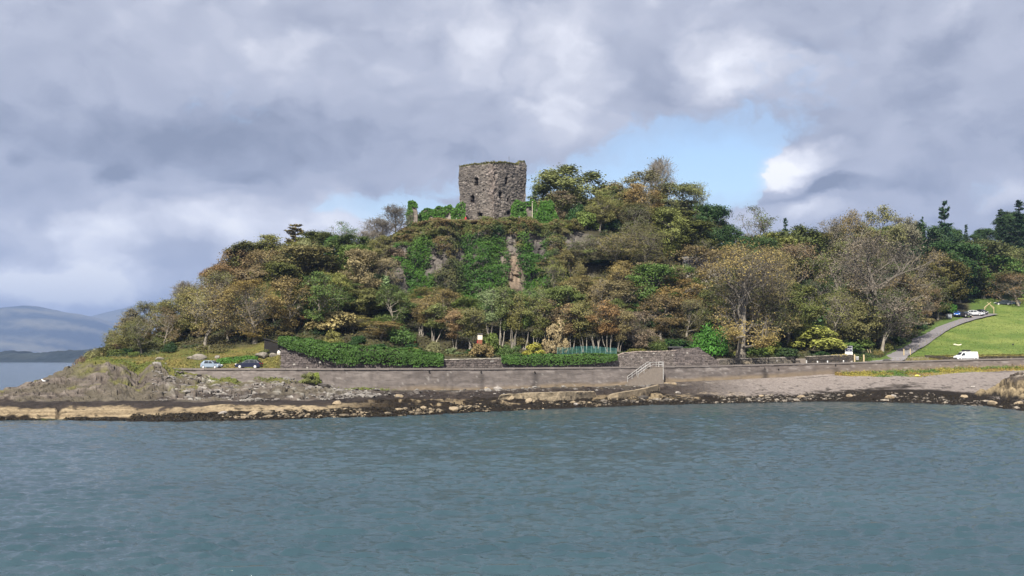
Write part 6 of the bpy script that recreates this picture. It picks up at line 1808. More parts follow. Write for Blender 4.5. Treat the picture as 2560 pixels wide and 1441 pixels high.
def rough_block(name, label, cat, outline, thick_back, seed, tone, rough=0.25, step=0.35, group=None):
    """a long worn block: outline = (column, depth, z bottom, z top) along its front"""
    pts = np.asarray(outline, float)
    xy = np.stack([X(pts[:, 0], pts[:, 1]), pts[:, 1]], 1)
    s = np.concatenate([[0], np.cumsum(np.hypot(*np.diff(xy, axis=0).T))])
    k = np.arange(0, s[-1] + 1e-3, step)
    x, y, zb, zt = (np.interp(k, s, a) for a in (xy[:, 0], xy[:, 1], pts[:, 2], pts[:, 3]))
    m = 9; mt = 7
    prof = [(0.0, v) for v in np.linspace(0, 1, m)] + [(w, 1.0) for w in np.linspace(0, 1, mt)[1:]] + [(1.0, -0.3)]
    A = np.array([p_[0] for p_ in prof]); B = np.array([p_[1] for p_ in prof])
    end = np.minimum(1, np.minimum(k, s[-1] - k) / 0.5)
    Y = y[:, None] + A[None] * thick_back + (fbm(k[:, None] / 0.9, B[None] * 2 + A[None] * 3, seed, 3) - 0.5) * rough * 2
    Z = zb[:, None] + (zt - zb)[:, None] * B[None] * (0.4 + 0.6 * end[:, None]) + (fbm(k[:, None] / 1.1 + 5, A[None] * 3, seed + 1, 3) - 0.5) * rough * (B[None] > 0.9)
    Xx = np.repeat(x[:, None], len(A), 1)
    n1 = fbm(Xx / 0.7, Z / 0.5 + A[None] * 2, seed + 3, 3)
    col = lerp3(np.array(tone) * 0.55, np.array(tone) * 1.25, n1)
    col = lerp3(col, (0.05, 0.042, 0.034), sstep(fbm(Xx / 0.4, Z / 0.9, seed + 5, 2) - B[None] * 0.45, 0.42, 0.6))
    org = np.array([x.mean(), y.mean(), zb.min()])
    me = mk_mesh(name, np.stack([Xx, Y, Z], -1).reshape(-1, 3) - org, grid_quads(len(k), len(A))[:, ::-1], attrs={'col': col.reshape(-1, 3)}, mats=[M_TAN])
    return tag(link(name, me, loc=org), label, cat, group)
def sp(c, py):
    """depth and height of the foreshore where the photo shows (c, py)"""
    i = int(np.clip(round((c - _fsc[0]) / 4.0), 0, len(_fsc) - 1)); q = pyof(FSY[i], FSZ[i]); k = int(np.argmin(np.abs(q - py) + (FSZ[i] < 0.1) * 99))
    return float(FSY[i][k]), float(FSZ[i][k])
out_ = []
for c, pb, pt in ((1245, 1001, 988), (1300, 1002, 985), (1340, 1004, 983), (1400, 1001, 981), (1450, 997, 980), (1490, 992, 980)):
    Y, z = sp(c, pb); out_.append((c, Y, z - 0.2, float(ZP(pt, Y))))
rough_block('concrete_ledge', 'long pale barnacled concrete ledge below the sea wall', 'ledge', out_, 3.2, 71, (0.27, 0.22, 0.15), rough=0.2)
out_ = []
for c, pb, pt in ((1519, 1001, 990), (1545, 1000, 983), (1590, 996, 976), (1620, 988, 970), (1650, 975, 962)):
    Y, z = sp(c, pb); out_.append((c, min(Y, 214.5), z - 0.2, float(ZP(pt, min(Y, 214.5)))))
rough_block('boat_slip', 'tan sloping concrete slip at the foot of the steps', 'slipway', out_, 3.4, 72, (0.28, 0.225, 0.15), rough=0.12)
Yb = float(Yw(1670)) - 2.4
rough_block('concrete_block', 'small square edged tan concrete block by the steps', 'concrete block', [(1647, Yb, float(ZP(966, Yb)), float(ZP(956.5, Yb))), (1693, Yb + 0.3, float(ZP(966, Yb)), float(ZP(956.5, Yb)))], 1.3, 73, (0.32, 0.25, 0.165), rough=0.03, step=0.25)
# outcrop at the right edge of the shore
def outcrop():
    c0, c1 = 2445, 2760
    x0, x1 = X(c0, 196), X(c1, 196)
    nu, nv = 110, 60
    u, v = np.meshgrid(np.linspace(0, 1, nu), np.linspace(0, 1, nv), indexing='ij')
    Xx = x0 + (x1 - x0) * u; Y = 180 + 30 * v
    hmax = np.interp(u, [0, 0.12, 0.25, 0.4, 0.6, 0.8, 1], [-0.6, 0.6, 2.6, 4.3, 4.8, 4.0, 1.5])
    sh = np.interp(v, [0, 0.12, 0.35, 0.55, 0.8, 1], [-0.4, 0.15, 0.62, 1.0, 0.7, -0.4])
    d1, id1, e1 = cells(Xx / 1.6 + Y * 0.15, Y / 2.0, 811)
    base = np.array([shore_z(col_of(a, b), b) for a, b in zip(Xx.ravel(), Y.ravel())]).reshape(Xx.shape)
    Z = base - 0.4 + hmax * sh + ((id1 - 0.5) * 1.5 - np.exp(-e1 * 8) * 0.5) * sstep(hmax * sh, 0.1, 0.6) + (ridged(Xx / 2.2 + Y / 3, Y / 2.4, 813, 4) - 0.55) * 1.0 * sstep(hmax * sh, 0.1, 1.0)
    hh = Z - base + (fbm(Xx / 1.5, Y / 1.5, 815, 3) - 0.5) * 1.1
    n2 = fbm((Xx + Y * 0.37) / 0.6, (Z * 1.3 + Y * 0.3) / 0.6, 817, 3)
    col = lerp3((0.02, 0.017, 0.013), lerp3((0.16, 0.125, 0.075), (0.32, 0.255, 0.155), n2), sstep(hh, 0.35, 0.75))
    col = lerp3(col, lerp3((0.05, 0.042, 0.035), (0.10, 0.08, 0.06), n2), sstep(hh, 2.2, 2.6))
    col = lerp3(col, lerp3((0.18, 0.155, 0.13), (0.34, 0.30, 0.25), n2), sstep(hh, 3.2, 3.6))
    col = lerp3(col, (0.025, 0.021, 0.018), np.exp(-e1 * 10) * 0.85)
    org = np.array([Xx.mean(), Y.mean(), 2.0])
    me = mk_mesh('rock_outcrop', np.stack([Xx, Y, Z], -1).reshape(-1, 3) - org, grid_quads(nu, nv), attrs={'col': col.reshape(-1, 3)}, mats=[M_SHORE])
    tag(link('rock_outcrop', me, loc=org), 'big tan and black rock outcrop at the end of the shingle beach', 'rock')
outcrop()
# weeds at the head of the beach, grass tufts on the rocks
def shore_scatter(name, n, gen, colf, label, size, seed, up=0.7):
    r = np.random.default_rng(seed); pos = []
    for _ in range(n):
        c, Y, h = gen(r)
        pos.append((X(c, Y), Y, shore_z(c, Y) + h))
    pos = np.array(pos)
    V, Q = leaf_quads(pos, np.array([0, -0.5, up]) + r.normal(size=(n, 3)) * 0.5, size * r.uniform(0.5, 1.4, n), r, 0.45)
    col = colf(pos, r)
    tag(link(name, mk_mesh(name, V, Q, attrs={'col': np.repeat(col, 4, 0), 'tint': np.repeat(r.uniform(0, 1, n), 4)}, mats=[M_LEAFA])), label, kind='stuff')
def g_strip(r):
    c = r.uniform(2085, 2780); d = r.uniform(0, 1)
    w = np.interp(c, [2085, 2160, 2300, 2800], [0.6, 3.2, 5.5, 6.5]) * (0.75 + 0.5 * float(vnoise(c / 40.0, 0.5, 5)))
    return c, float(Yw(c)) - 0.6 - d * w, abs(r.normal()) * 0.28 * math.sin(math.pi * min(1, d + 0.25)) * (0.6 + 0.9 * float(vnoise(c / 22.0, 1.5, 6)))
def c_strip(p_, r):
    n1 = fbm(p_[:, 0] / 4, p_[:, 1] / 3, 901, 3); n2 = fbm(p_[:, 0] / 6, p_[:, 1] / 2, 903, 2)
    a = lerp3((0.06, 0.11, 0.018), (0.20, 0.175, 0.032), sstep(n1, 0.36, 0.56))
    return lerp3(a, (0.21, 0.125, 0.045), sstep(n2, 0.56, 0.68) * 0.6)
shore_scatter('shore_weeds', 15000, g_strip, c_strip, 'yellow green shore weeds in a long bed at the top of the shingle', 0.34, 51)
def g_mound(r):
    q = r.choice(6, p=(0.16, 0.16, 0.07, 0.15, 0.28, 0.18))
    c = (910, 566, 690, 428, 275, 345)[q] + r.normal() * (26, 22, 22, 16, 42, 16)[q]
    yw = float(Yw(c))
    return c, yw - abs(r.normal()) * (1.2, 3.2, 1.0, 2.6, 3.0, 2.5)[q] - 0.35, abs(r.normal()) * (0.16, 0.14, 0.12, 0.14, 0.16, 0.16)[q]
def c_mound(p_, r):
    return lerp3((0.07, 0.10, 0.018), (0.125, 0.135, 0.028), r.uniform(0, 1, len(p_)))
shore_scatter('rock_grass', 8500, g_mound, c_mound, 'green grass tufts growing on the rocks under the sea wall', 0.26, 52)
def g_weed(r):
    while True:
        c = r.uniform(-120, 2640); t = r.uniform(1.02, 2.1) if c < 1500 else r.uniform(1.02, 2.35)
        if c < 330 and t > 1.35: continue
        SYr, _ = shore_rows(np.array([c])); j = int(t); Y = float(SYr[0, j] + (SYr[0, j + 1] - SYr[0, j]) * (t - j))
        if vnoise(X(c, Y) / 2.4, Y / 1.5, 905) > 0.36: return c, Y, abs(r.normal()) * 0.07
def c_weed(p_, r):
    return lerp3((0.007, 0.006, 0.004), (0.034, 0.025, 0.011), r.uniform(0, 1, len(p_)) ** 2)
shore_scatter('seaweed', 14000, g_weed, c_weed, 'dark wet seaweed draped over the lower shore', 0.32, 53, up=0.9)
Yp = float(Yw(780)) - 2.2
tt = plant('bush', 776, Yp, 2.1, 3.6, 'olive', 'olive scrub clinging to the rocks against the sea wall', z=shore_z(776, Yp))
tt2 = plant('bush', 789, Yp + 0.9, 2.9, 2.0, 'lime', 'bright yellow green shrub tip poking up at the sea wall corner', z=shore_z(789, Yp + 0.9))

# ------------------------------------------------------------------ steps, rails
def build_steps():
    cT, cB = 1634, 1553
    xT, xB = X(cT, 219), X(cB, 215.8)
    a0 = np.array([xT, float(Yw(cT)), 0]); b0 = np.array([xB, float(Yw(cB)), 0])
    zT, zB = float(Zw(cT)) - 0.25, float(ZP(966, 214.5))
    dirv = b0 - a0; L = np.linalg.norm(dirv); dirv /= L
    ang = math.atan2(dirv[1], dirv[0])
    t = thing('stone_steps', 'concrete steps with pale railings running down the sea wall face', 'steps', (a0[0], a0[1], zT), ang)
    drop = zT - zB; n = 16; W = 1.7
    # local x runs down the flight, local +y points out to sea (rotation makes -y camera side flip)
    sgn = 1.0
    mb = MB()
    plat = 1.6
    pr = [(-1.2, 0), (plat, 0)]
    run = (L - plat) / n
    for i in range(n):
        pr += [(plat + i * run, -drop * (i + 1) / n), (plat + (i + 1) * run, -drop * (i + 1) / n)]
    pr += [(L + 0.6, -drop), (L + 0.6, -drop - 1.1), (plat + 2.5, -drop - 1.2), (-1.2, -drop - 1.4)]
    # as a strip of quads per tread so that the concave outline fills properly
    y0, y1 = 0.25 * sgn, (0.25 + W) * sgn
    xs = [-1.2, plat] + [plat + (i + 1) * run for i in range(n)] + [L + 0.6]
    tops = [0.0] + [-drop * (i + 1) / n for i in range(n)] + [-drop]
    for i in range(len(xs) - 1):
        mb.box(xs[i], xs[i + 1], min(y0, y1), max(y0, y1), -drop - 1.3, tops[i])
    mb.build('flight', M_CONC, t)
    MB().box(-1.25, plat + 0.3, min(y0, y1 + 0.05), max(y0, y1 + 0.05), 0.002, 0.14, ch=0.03).build('landing', M_CONC, t)
    def rail(yy, x0, x1, dz0, dz1, np_):
        mb = MB(); r = 0.036
        z = lambda x: max(-drop, min(0.0, -(x - plat) / (L - plat) * drop)) 
        pts = np.linspace(x0, x1, np_)
        top = [[x, yy, z(x) + 1.05] for x in np.linspace(x0, x1, 9)]
        mb.tube(top, [r] * 9, 6)
        mb.tube([[x, yy, z(x) + 0.55] for x in np.linspace(x0, x1, 9)], [r * 0.8] * 9, 5)
        rl = mb.build('railing', M_RAIL, t)
        for x in pts:
            MB().tube([[x, yy, z(x) - 0.1], [x, yy, z(x) + 1.05]], [r, r], 6).build('rail_post', M_RAIL, rl)
    rail(y0 + 0.05 * sgn, 0.9, L - 1.3, 0, 0, 6)
    rail(y1 - 0.08 * sgn, -0.9, 4.6, 0, 0, 5)
    mb = MB()
    rl = MB().tube([[-1.1, y0, 1.1], [-1.1, y1, 1.1]], [0.045] * 2, 6).tube([[-1.1, y0, 0.6], [-1.1, y1, 0.6]], [0.035] * 2, 6).build('railing', M_RAIL, t)
    for yy in (y0, y1):
        MB().tube([[-1.1, yy, -2.4 if yy == y1 else 0], [-1.1, yy, 1.15]], [0.06, 0.06], 6).build('rail_post', M_RAIL, rl)
    return t
build_steps()

# ------------------------------------------------------------------ benches and little things along the wall
def bench(label, c, Y, z, rotz, w=2.0, timber=None, group='benches along the shore road'):
    t = thing('park_bench', label, 'bench', (X(c, Y), Y, z), rotz, group)
    tm = timber or M_WOOD
    for i in range(3):
        MB().box(-w / 2, w / 2, -0.22 + i * 0.155, -0.09 + i * 0.155, 0.42, 0.46, ch=0.008).build('seat_slat', tm, t)
    for i in range(3):
        MB().box(-w / 2, w / 2, 0.24 + i * 0.03, 0.27 + i * 0.03, 0.54 + i * 0.14, 0.65 + i * 0.14, ch=0.008).build('back_slat', tm, t)
    for sx_ in (-1, 1):
        x = sx_ * (w / 2 - 0.2)
        MB().box(x - 0.05, x + 0.05, -0.24, -0.14, 0, 0.419).box(x - 0.05, x + 0.05, 0.16, 0.235, 0, 0.419).bar([x, 0.27, 0.40], [x, 0.36, 0.95], 0.06).box(x - 0.045, x + 0.045, -0.139, 0.159, 0.34, 0.41).build('leg', M_DARK, t)
    return t
bench('pale slatted bench before the long lichened wall', 1868, Yg(1868, 7.6), zr(1868), 0.25, 2.2, M_WOOD)
bench('dark timber bench before the grey concrete panel', 1992, Yg(1992, 7.4), zr(1992), 0.25, 1.6, M_DARK)
bench('low dark bench in front of the dark wall near the white markers', 2060, Yg(2060, 7.3), zr(2060), 0.25, 1.9, M_DARK)
p = P(2000, 906.5, Yg(2000, 8.2)); p[2] = zr(2000)
t = thing('bench_shelter', 'grey concrete panel standing behind the dark bench', 'bench shelter', p, 0.25)
MB().box(-1.25, 1.25, 0, 0.18, -0.2, 1.32, ch=0.02).build('slab', M_CONC, t); MB().box(1.3, 1.55, -0.05, 0.15, -0.2, 0.95, ch=0.02).build('end_pier', M_RAIL, t)
for (c, lab) in ((2042, 'white marker post between the concrete panel and low dark bench'), (2067, 'white marker post beside the low dark bench'), (2107, 'white marker post near the sign board')):
    Y = Yg(c, 6.9); t = thing('marker_post', lab, 'marker post', (X(c, Y), Y, zr(c)), 0, 'white marker posts on the verge')
    MB().tube([[0, 0, -0.2], [0, 0, 0.62], [0, 0, 0.7]], [0.16, 0.15, 0.11], 8).build('post', M_WHITE, t); MB().tube([[0, 0, 0.40], [0, 0, 0.50]], [0.158, 0.156], 8).build('band', M_DARK, t)
for i, (c, pb, py) in enumerate(((2081, 892, 889), (2090, 891, 888.5), (2098, 890, 888.5), (2109, 889, 887), (2114, 889, 888))):
    Y = Yg(c, 9.1)
    tag(link('flower_clump', PROTO['bush'][2]['crown'], loc=(X(c, Y), Y, float(ZP(py + 3, Y))), rotz=i), ('leftmost pale yellow flower clump on the dark wall by the sign', 'second pale yellow flower clump on the dark wall by the sign', 'middle pale yellow flower clump on the dark wall by the sign', 'pale yellow flower clump next to the sign board', 'pale yellow flower clump tucked against the sign board')[i], 'flowers', 'flower clumps on the dark wall').color = (0.50, 0.42, 0.16, 1)
    bpy.context.scene.collection.objects[-1].scale = (0.22, 0.16, 0.17)
Yd = Yw(2215) + 6.5
v, tr = RKB[2]
o = link('boulder', mk_mesh('boulder', v * np.array([1.1, 0.9, 0.8]), None, tr, attrs={'col': np.tile((0.07, 0.065, 0.062), (len(v), 1))}, mats=[M_STONE]), loc=(X(2217, Yd), Yd, zr(2217) + 0.35)); tag(o, 'dark boulder at the corner of the driveway mouth', 'boulder')
for (c, py, w, h, lab) in ((500, 902, 2.9, 1.3, 'grey lichened rock behind the silver hatchback'), (478, 908, 1.6, 0.9, 'smaller grey rock seaward of the silver hatchback'), (658, 900, 3.2, 1.5, 'big pale rock behind the dark blue car'), (684, 908, 1.6, 0.9, 'low pale rock between the dark blue car and wall end'),
                          (699, 914, 0.8, 1.0, 'white painted stone at the foot of the rubble wall end'), (402, 905, 1.8, 0.7, 'brown rock on the verge near the road bend'), (545, 906, 1.2, 0.8, 'small grey rock hidden behind the hatchback bonnet')):
    Y = 206.5; v, tr = RKB[c % 6]; g = ground1(c, Y)
    tone = np.array((0.55, 0.53, 0.50) if 'white' in lab else (0.20, 0.18, 0.15))
    nz = fbm(v[:, 0] * 3 + c, v[:, 1] * 3 + v[:, 2] * 3, c, 3)[:, None]
    o = link('boulder', mk_mesh('boulder', v * np.array([w / 2, w / 2.4, h * 0.9]), None, tr, attrs={'col': tone * (0.5 + nz)}, mats=[M_STONE]), loc=(X(c, Y), Y, g + 0.2 * h)); tag(o, lab, 'boulder', 'rocks on the verge')

# ------------------------------------------------------------------ sign, driveway fence, gate, field things
def text_mesh(txt, size, mat, parent, loc, name='lettering', extr=0.004):
    cu = bpy.data.curves.new(name, 'FONT'); cu.body = txt; cu.size = size; cu.align_x = 'CENTER'; cu.align_y = 'CENTER'; cu.extrude = extr
    o = bpy.data.objects.new(name, cu); C.objects.link(o); o.parent = parent; o.location = loc; o.rotation_euler = (math.pi / 2, 0, 0)
    cu.materials.append(mat)
    bpy.context.view_layer.update()
    me = bpy.data.meshes.new_from_object(o.evaluated_get(bpy.context.evaluated_depsgraph_get()))
    bpy.data.objects.remove(o)
    o = link(name, me, parent, loc); o.rotation_euler = (math.pi / 2, 0, 0)
    return o
Y = Yg(2120, 9.6); s_ = Y / FPX
p = P(2120.5, 905, Y); p[2] = zr(2120)
t = thing('sign_board', 'navy and white sign board standing above the dark wall end', 'sign', p)
z1, z2, z3 = (float(ZP(q, Y)) - p[2] for q in (889, 880.3, 865.5))
NAVY = mat_plain('navy_sign', (0.022, 0.024, 0.055), 0.5, 0.4); LET = mat_plain('white_print', (0.78, 0.78, 0.78), 0.5, 0.3, var=0.02)
MB().box(-9 * s_, 9 * s_, -0.05, 0.05, z2, z3, ch=0.01).build('frame', mat_plain('grey_frame', (0.42, 0.44, 0.45), 0.5), t)
MB().box(-7.8 * s_, 7.8 * s_, -0.062, -0.051, z2 + 0.11, z3 - 0.10).build('upper_panel', NAVY, t)
MB().box(-9.3 * s_, 9.3 * s_, -0.06, 0.05, z1, z2 - 0.03, ch=0.01).build('lower_panel', M_WHITE, t)
zc = (z2 + z3) / 2
text_mesh('Dunollie', 0.40, LET, t, (0, -0.072, zc + 0.05))
mb = MB()
xs_ = np.linspace(-0.55, 0.55, 13)
mb.box(-0.22, 0.22, -0.075, -0.066, z3 - 0.2, z3 - 0.15).box(-0.36, 0.36, -0.075, -0.066, z2 + 0.2, z2 + 0.235).box(-0.28, 0.28, -0.075, -0.066, z2 + 0.28, z2 + 0.305).build('small_print', LET, t)
mb = MB()
for i in range(3): mb.box(-0.55, 0.55 - 0.14 * i, -0.072, -0.064, z2 - 0.26 - i * 0.12, z2 - 0.23 - i * 0.12)
mb.build('small_print', mat_plain('grey_print', (0.45, 0.45, 0.46), 0.6), t)
for q in (-1, 1): MB().box(q * 0.62 - 0.05, q * 0.62 + 0.05, 0.051, 0.15, -0.5, z3 - 0.1).build('leg', M_WOOD, t)
p0 = P(2134.5, 905, Yg(2134, 8.6)); p0[2] = zr(2134)
for (c, H, lab) in ((2134.5, 2.0, 'square timber gatepost right beside the sign board'), (2157.5, 1.7, 'leaning timber gatepost on the grass left of the driveway')):
    Y = Yg(c, 9.0); tag(MB().box(-0.13, 0.13, -0.13, 0.13, -0.5, H, ch=0.03).build('gate_post', M_PALEWOOD, loc=(X(c, Y), Y, ground1(c, Y) if c > 2140 else zr(c))), lab, 'gatepost', 'timber gateposts')
Y = Yg(2140, 9.4); t = thing('litter_bin', 'small grey bin with pale lid between sign board and gatepost', 'bin', (X(2140.5, Y), Y, ground1(2140, Y) - 0.05), 0.3)
MB().box(-0.32, 0.32, -0.25, 0.25, 0.05, 0.7, ch=0.04).build('body', mat_plain('bin_grey', (0.30, 0.30, 0.31), 0.6), t); MB().box(-0.36, 0.36, -0.29, 0.29, 0.702, 0.85, ch=0.05).build('lid', M_WHITE, t)
for i, (c, py) in enumerate(((2171, 873), (2177, 876))):
    Y = 257.5; g = ground1(c, Y); tag(MB().tube([[-0.35, 0, 0.9], [0, 0, -0.3]], [0.06, 0.07], 6).build('leaning_post', M_PALEWOOD, loc=(X(c, Y), Y, g)), ('left of two thin leaning posts on the grassy bank', 'right of two thin leaning posts on the grassy bank')[i], 'post', 'leaning posts on the bank')

def drive_fence():
    t = thing('wire_fence', 'thin post and wire fence up the right edge of the driveway', 'fence', (X(2245, 255), 255, ground1(2245, 255)))
    org = np.array(t.location)
    ys = np.linspace(256, 302, 17); tops = []
    mb = MB()
    for i, y in enumerate(ys):
        c = float(drive_c(y) + drive_half(y) + 3); g = ground1(c, y)
        p = np.array([X(c, y), y, g]) - org
        MB().tube([p + [0, 0, -0.3], p + [0, 0, 1.15]], [0.055, 0.05], 5).build('fence_post', M_WOOD, t); tops.append(p)
    for h in (0.35, 0.7, 1.05):
        mb.tube([q + np.array([0, 0, h]) for q in tops], [0.012] * len(tops), 3)
    mb.build('wire', M_RAIL, t)
    t = thing('wire_fence', 'thin post and wire fence along the foot of the field by the driveway mouth', 'fence', (X(2232, 251), 251, ground1(2232, 251)))
    org = np.array(t.location); tops = []
    for i, c in enumerate((2226, 2236, 2248, 2262, 2278, 2296, 2318)):
        y = 250.6 + i * 0.25; p = np.array([X(c, y), y, ground1(c, y)]) - org
        MB().tube([p + [0, 0, -0.3], p + [0, 0, 1.1]], [0.06, 0.05], 5).build('fence_post', M_WOOD, t); tops.append(p)
    mb = MB()
    for h in (0.3, 0.65, 1.0): mb.tube([q + np.array([0, 0, h]) for q in tops], [0.012] * len(tops), 3)
    mb.build('wire', M_RAIL, t)
drive_fence()
Y = 255.5; c = 2266; g = ground1(c, Y)
t = thing('field_gate', 'pale metal field gate standing open beside the driveway', 'gate', (X(c, Y), Y, g), 0.5)
fr = MB()
for z in (0.25, 0.5, 0.75, 1.0, 1.25): MB().tube([[-0.9, 0, z], [0.9, 0, z]], [0.03] * 2, 5).build('bar', M_RAIL, t)
for x in (-0.9, 0.9): MB().tube([[x, 0, 0.1], [x, 0, 1.3]], [0.035] * 2, 5).build('stile', M_RAIL, t)
for x in (-1.05, 1.05): MB().box(x - 0.1, x + 0.1, -0.1, 0.1, -0.4, 1.6, ch=0.02).build('gate_post', M_PALEWOOD, t)
Y = 268; c = 2394; g = ground1(c, Y)
r = np.random.default_rng(9); pth, _ = wander((-1.1, 0, 0.28), (1, 0.1, 0.1), 2.2, 6, r, 0.16, 0.02)
tag(MB().tube(pth, [0.14, 0.2, 0.17, 0.19, 0.15, 0.16, 0.1], 7).build('fallen_log', mat_plain('bleached_wood', (0.72, 0.68, 0.52), 0.8, var=0.2), loc=(X(c, Y), Y, g)), 'bleached fallen log lying in the green field', 'log')
def bird(label, c, Y, z, k, dark, pale, face):
    t = thing('bird', label, 'bird', (X(c, Y), Y, z), face)
    L = 0.55 * k
    D = mat_plain('dark_plumage', dark, 0.6); W = mat_plain('pale_plumage', pale, 0.7)
    MB().tube(np.array([[-0.30, 0, .30], [-.18, 0, .30], [0, 0, .28], [.16, 0, .31], [.24, 0, .40], [.30, 0, .47], [.37, 0, .47]]) * L * 2, np.array([.02, .07, .12, .11, .065, .075, .03]) * L * 2, 8).build('body', W, t, smooth=True)
    MB().tube(np.array([[-.46, 0, .27], [-.25, 0, .34], [0, 0, .37], [.12, 0, .36]]) * L * 2, np.array([.03, .07, .10, .05]) * L * 2, 7).build('wing', D, t, smooth=True)
    MB().tube(np.array([[.35, 0, .47], [.46, 0, .45]]) * L * 2, np.array([.025, .005]) * L * 2, 5).build('beak', mat_plain('beak', (0.12, 0.08, 0.03), 0.5), t)
    for q in (-1, 1): MB().tube(np.array([[.0, q * .04, .2], [.02, q * .045, 0], [.08, q * .05, 0]]) * L * 2, np.array([.012, .01, .008]) * L * 2, 4).build('leg', D, t)
Ygull, zgull = sp(115, 959)
bird('black and white gull perched on the seaward rocks', 115, Ygull, zgull, 1.15, (0.02, 0.02, 0.022), (0.8, 0.8, 0.78), 3.5)
bird('black crow feeding in the green field', 2531, 268, ground1(2531, 268), 0.95, (0.012, 0.012, 0.014), (0.014, 0.014, 0.016), 0.4)
Yk, zk = sp(2290, 942)
t = thing('float', 'yellow float left lying on the shingle', 'float', (X(2290, Yk), Yk, zk + 0.1), 0.3)
MB().tube([[-.55, 0, .1], [-.42, 0, .12], [0, 0, .13], [.42, 0, .12], [.55, 0, .1]], [.04, .16, .2, .16, .04], 9).build('body', mat_plain('yellow_plastic', (0.62, 0.58, 0.12), 0.4), t, smooth=True); MB().tube([[.5, 0, .12], [.68, 0, .12]], [.035, .035], 6).build('ring', M_WHITE, t)
# timber arch at the car park
Y = 316; p = P(2474, 787, Y); p[2] = ground1(2474, Y)
t = thing('timber_arch', 'rustic timber arch of crossed poles beside the parked cars', 'arch', p)
ztop = float(ZP(757, Y)) - p[2]; zs = ztop * 0.56; w_ = 11.5 * Y / FPX
for q in (-1, 1):
    MB().tube([[q * w_, 0, -0.4], [q * w_, 0, zs]], [0.10, 0.09], 7).build('post', M_PALEWOOD, t)
    MB().tube([[q * (w_ + .15), 0.06 * q, zs - 0.1], [-q * 0.55, 0.06 * q, ztop + 0.1]], [0.10, 0.08], 7).build('rafter', M_PALEWOOD, t)
    MB().tube([[q * w_, 0.1, zs - 0.45], [q * 0.2, 0.1, ztop - 0.62]], [0.07, 0.06], 6).build('brace', M_PALEWOOD, t)
post('marker_post', 'short pale post at the top corner of the field', 'post', 2431, 800, 785, 309, 0.14, M_PALEWOOD)
Y = 305; g = ground1(2372, Y)
t = thing('wheelie_bin', 'large grey four wheeled bin at the head of the driveway', 'bin', (X(2373, Y), Y, g + 0.05), 0.2)
mb = MB(); V = [(-.5, -.4, .15), (.5, -.4, .15), (.5, .4, .15), (-.5, .4, .15), (-.65, -.5, 1.15), (.65, -.5, 1.15), (.65, .5, 1.15), (-.65, .5, 1.15)]
mb.add(V, [(3, 2, 1, 0), (0, 1, 5, 4), (1, 2, 6, 5), (2, 3, 7, 6), (3, 0, 4, 7)]); mb.build('body', mat_plain('grey_plastic', (0.33, 0.35, 0.38), 0.5), t)
MB().box(-.68, .68, -.53, .53, 1.151, 1.32, ch=.05).build('lid', mat_plain('lid_grey', (0.24, 0.26, 0.29), 0.5), t)
for a in (-.4, .4):
    for b in (-.3, .3): MB().tube([[a, b - .04, .08], [a, b + .04, .08]], [.08, .08], 8, True).build('wheel', M_BLACK, t)

# ------------------------------------------------------------------ vehicles
def wheel(t, x, y, R, w=0.2):
    o = MB().tube([[x, y - w / 2, R], [x, y + w / 2, R]], [R, R], 16, True).build('wheel', M_BLACK, t)
    s_ = -1 if y < 0 else 1
    MB().tube([[x, y + s_ * (w / 2 + .003), R], [x, y + s_ * (w / 2 + .018), R]], [R * .66, R * .58], 12, True).build('rim', M_ALLOY, o)
M_ALLOY = mat_plain('alloy', (0.55, 0.55, 0.56), 0.35, 0.5, var=0.05)
M_LAMP = mat_plain('headlamp', (0.75, 0.76, 0.78), 0.15, 0.6, var=0.02); M_TAIL = mat_plain('tail_lamp', (0.35, 0.015, 0.015), 0.25, 0.5, var=0.05); M_BUMP = mat_plain('black_trim', (0.03, 0.03, 0.032), 0.6, 0.3)
def paint(name, col):
    m, n, out = new_mat(name)
    b = principled(n, out, col, 0.28, 0.5); b.inputs['Coat Weight'].default_value = 0.6; b.inputs['Coat Roughness'].default_value = 0.06
    return m
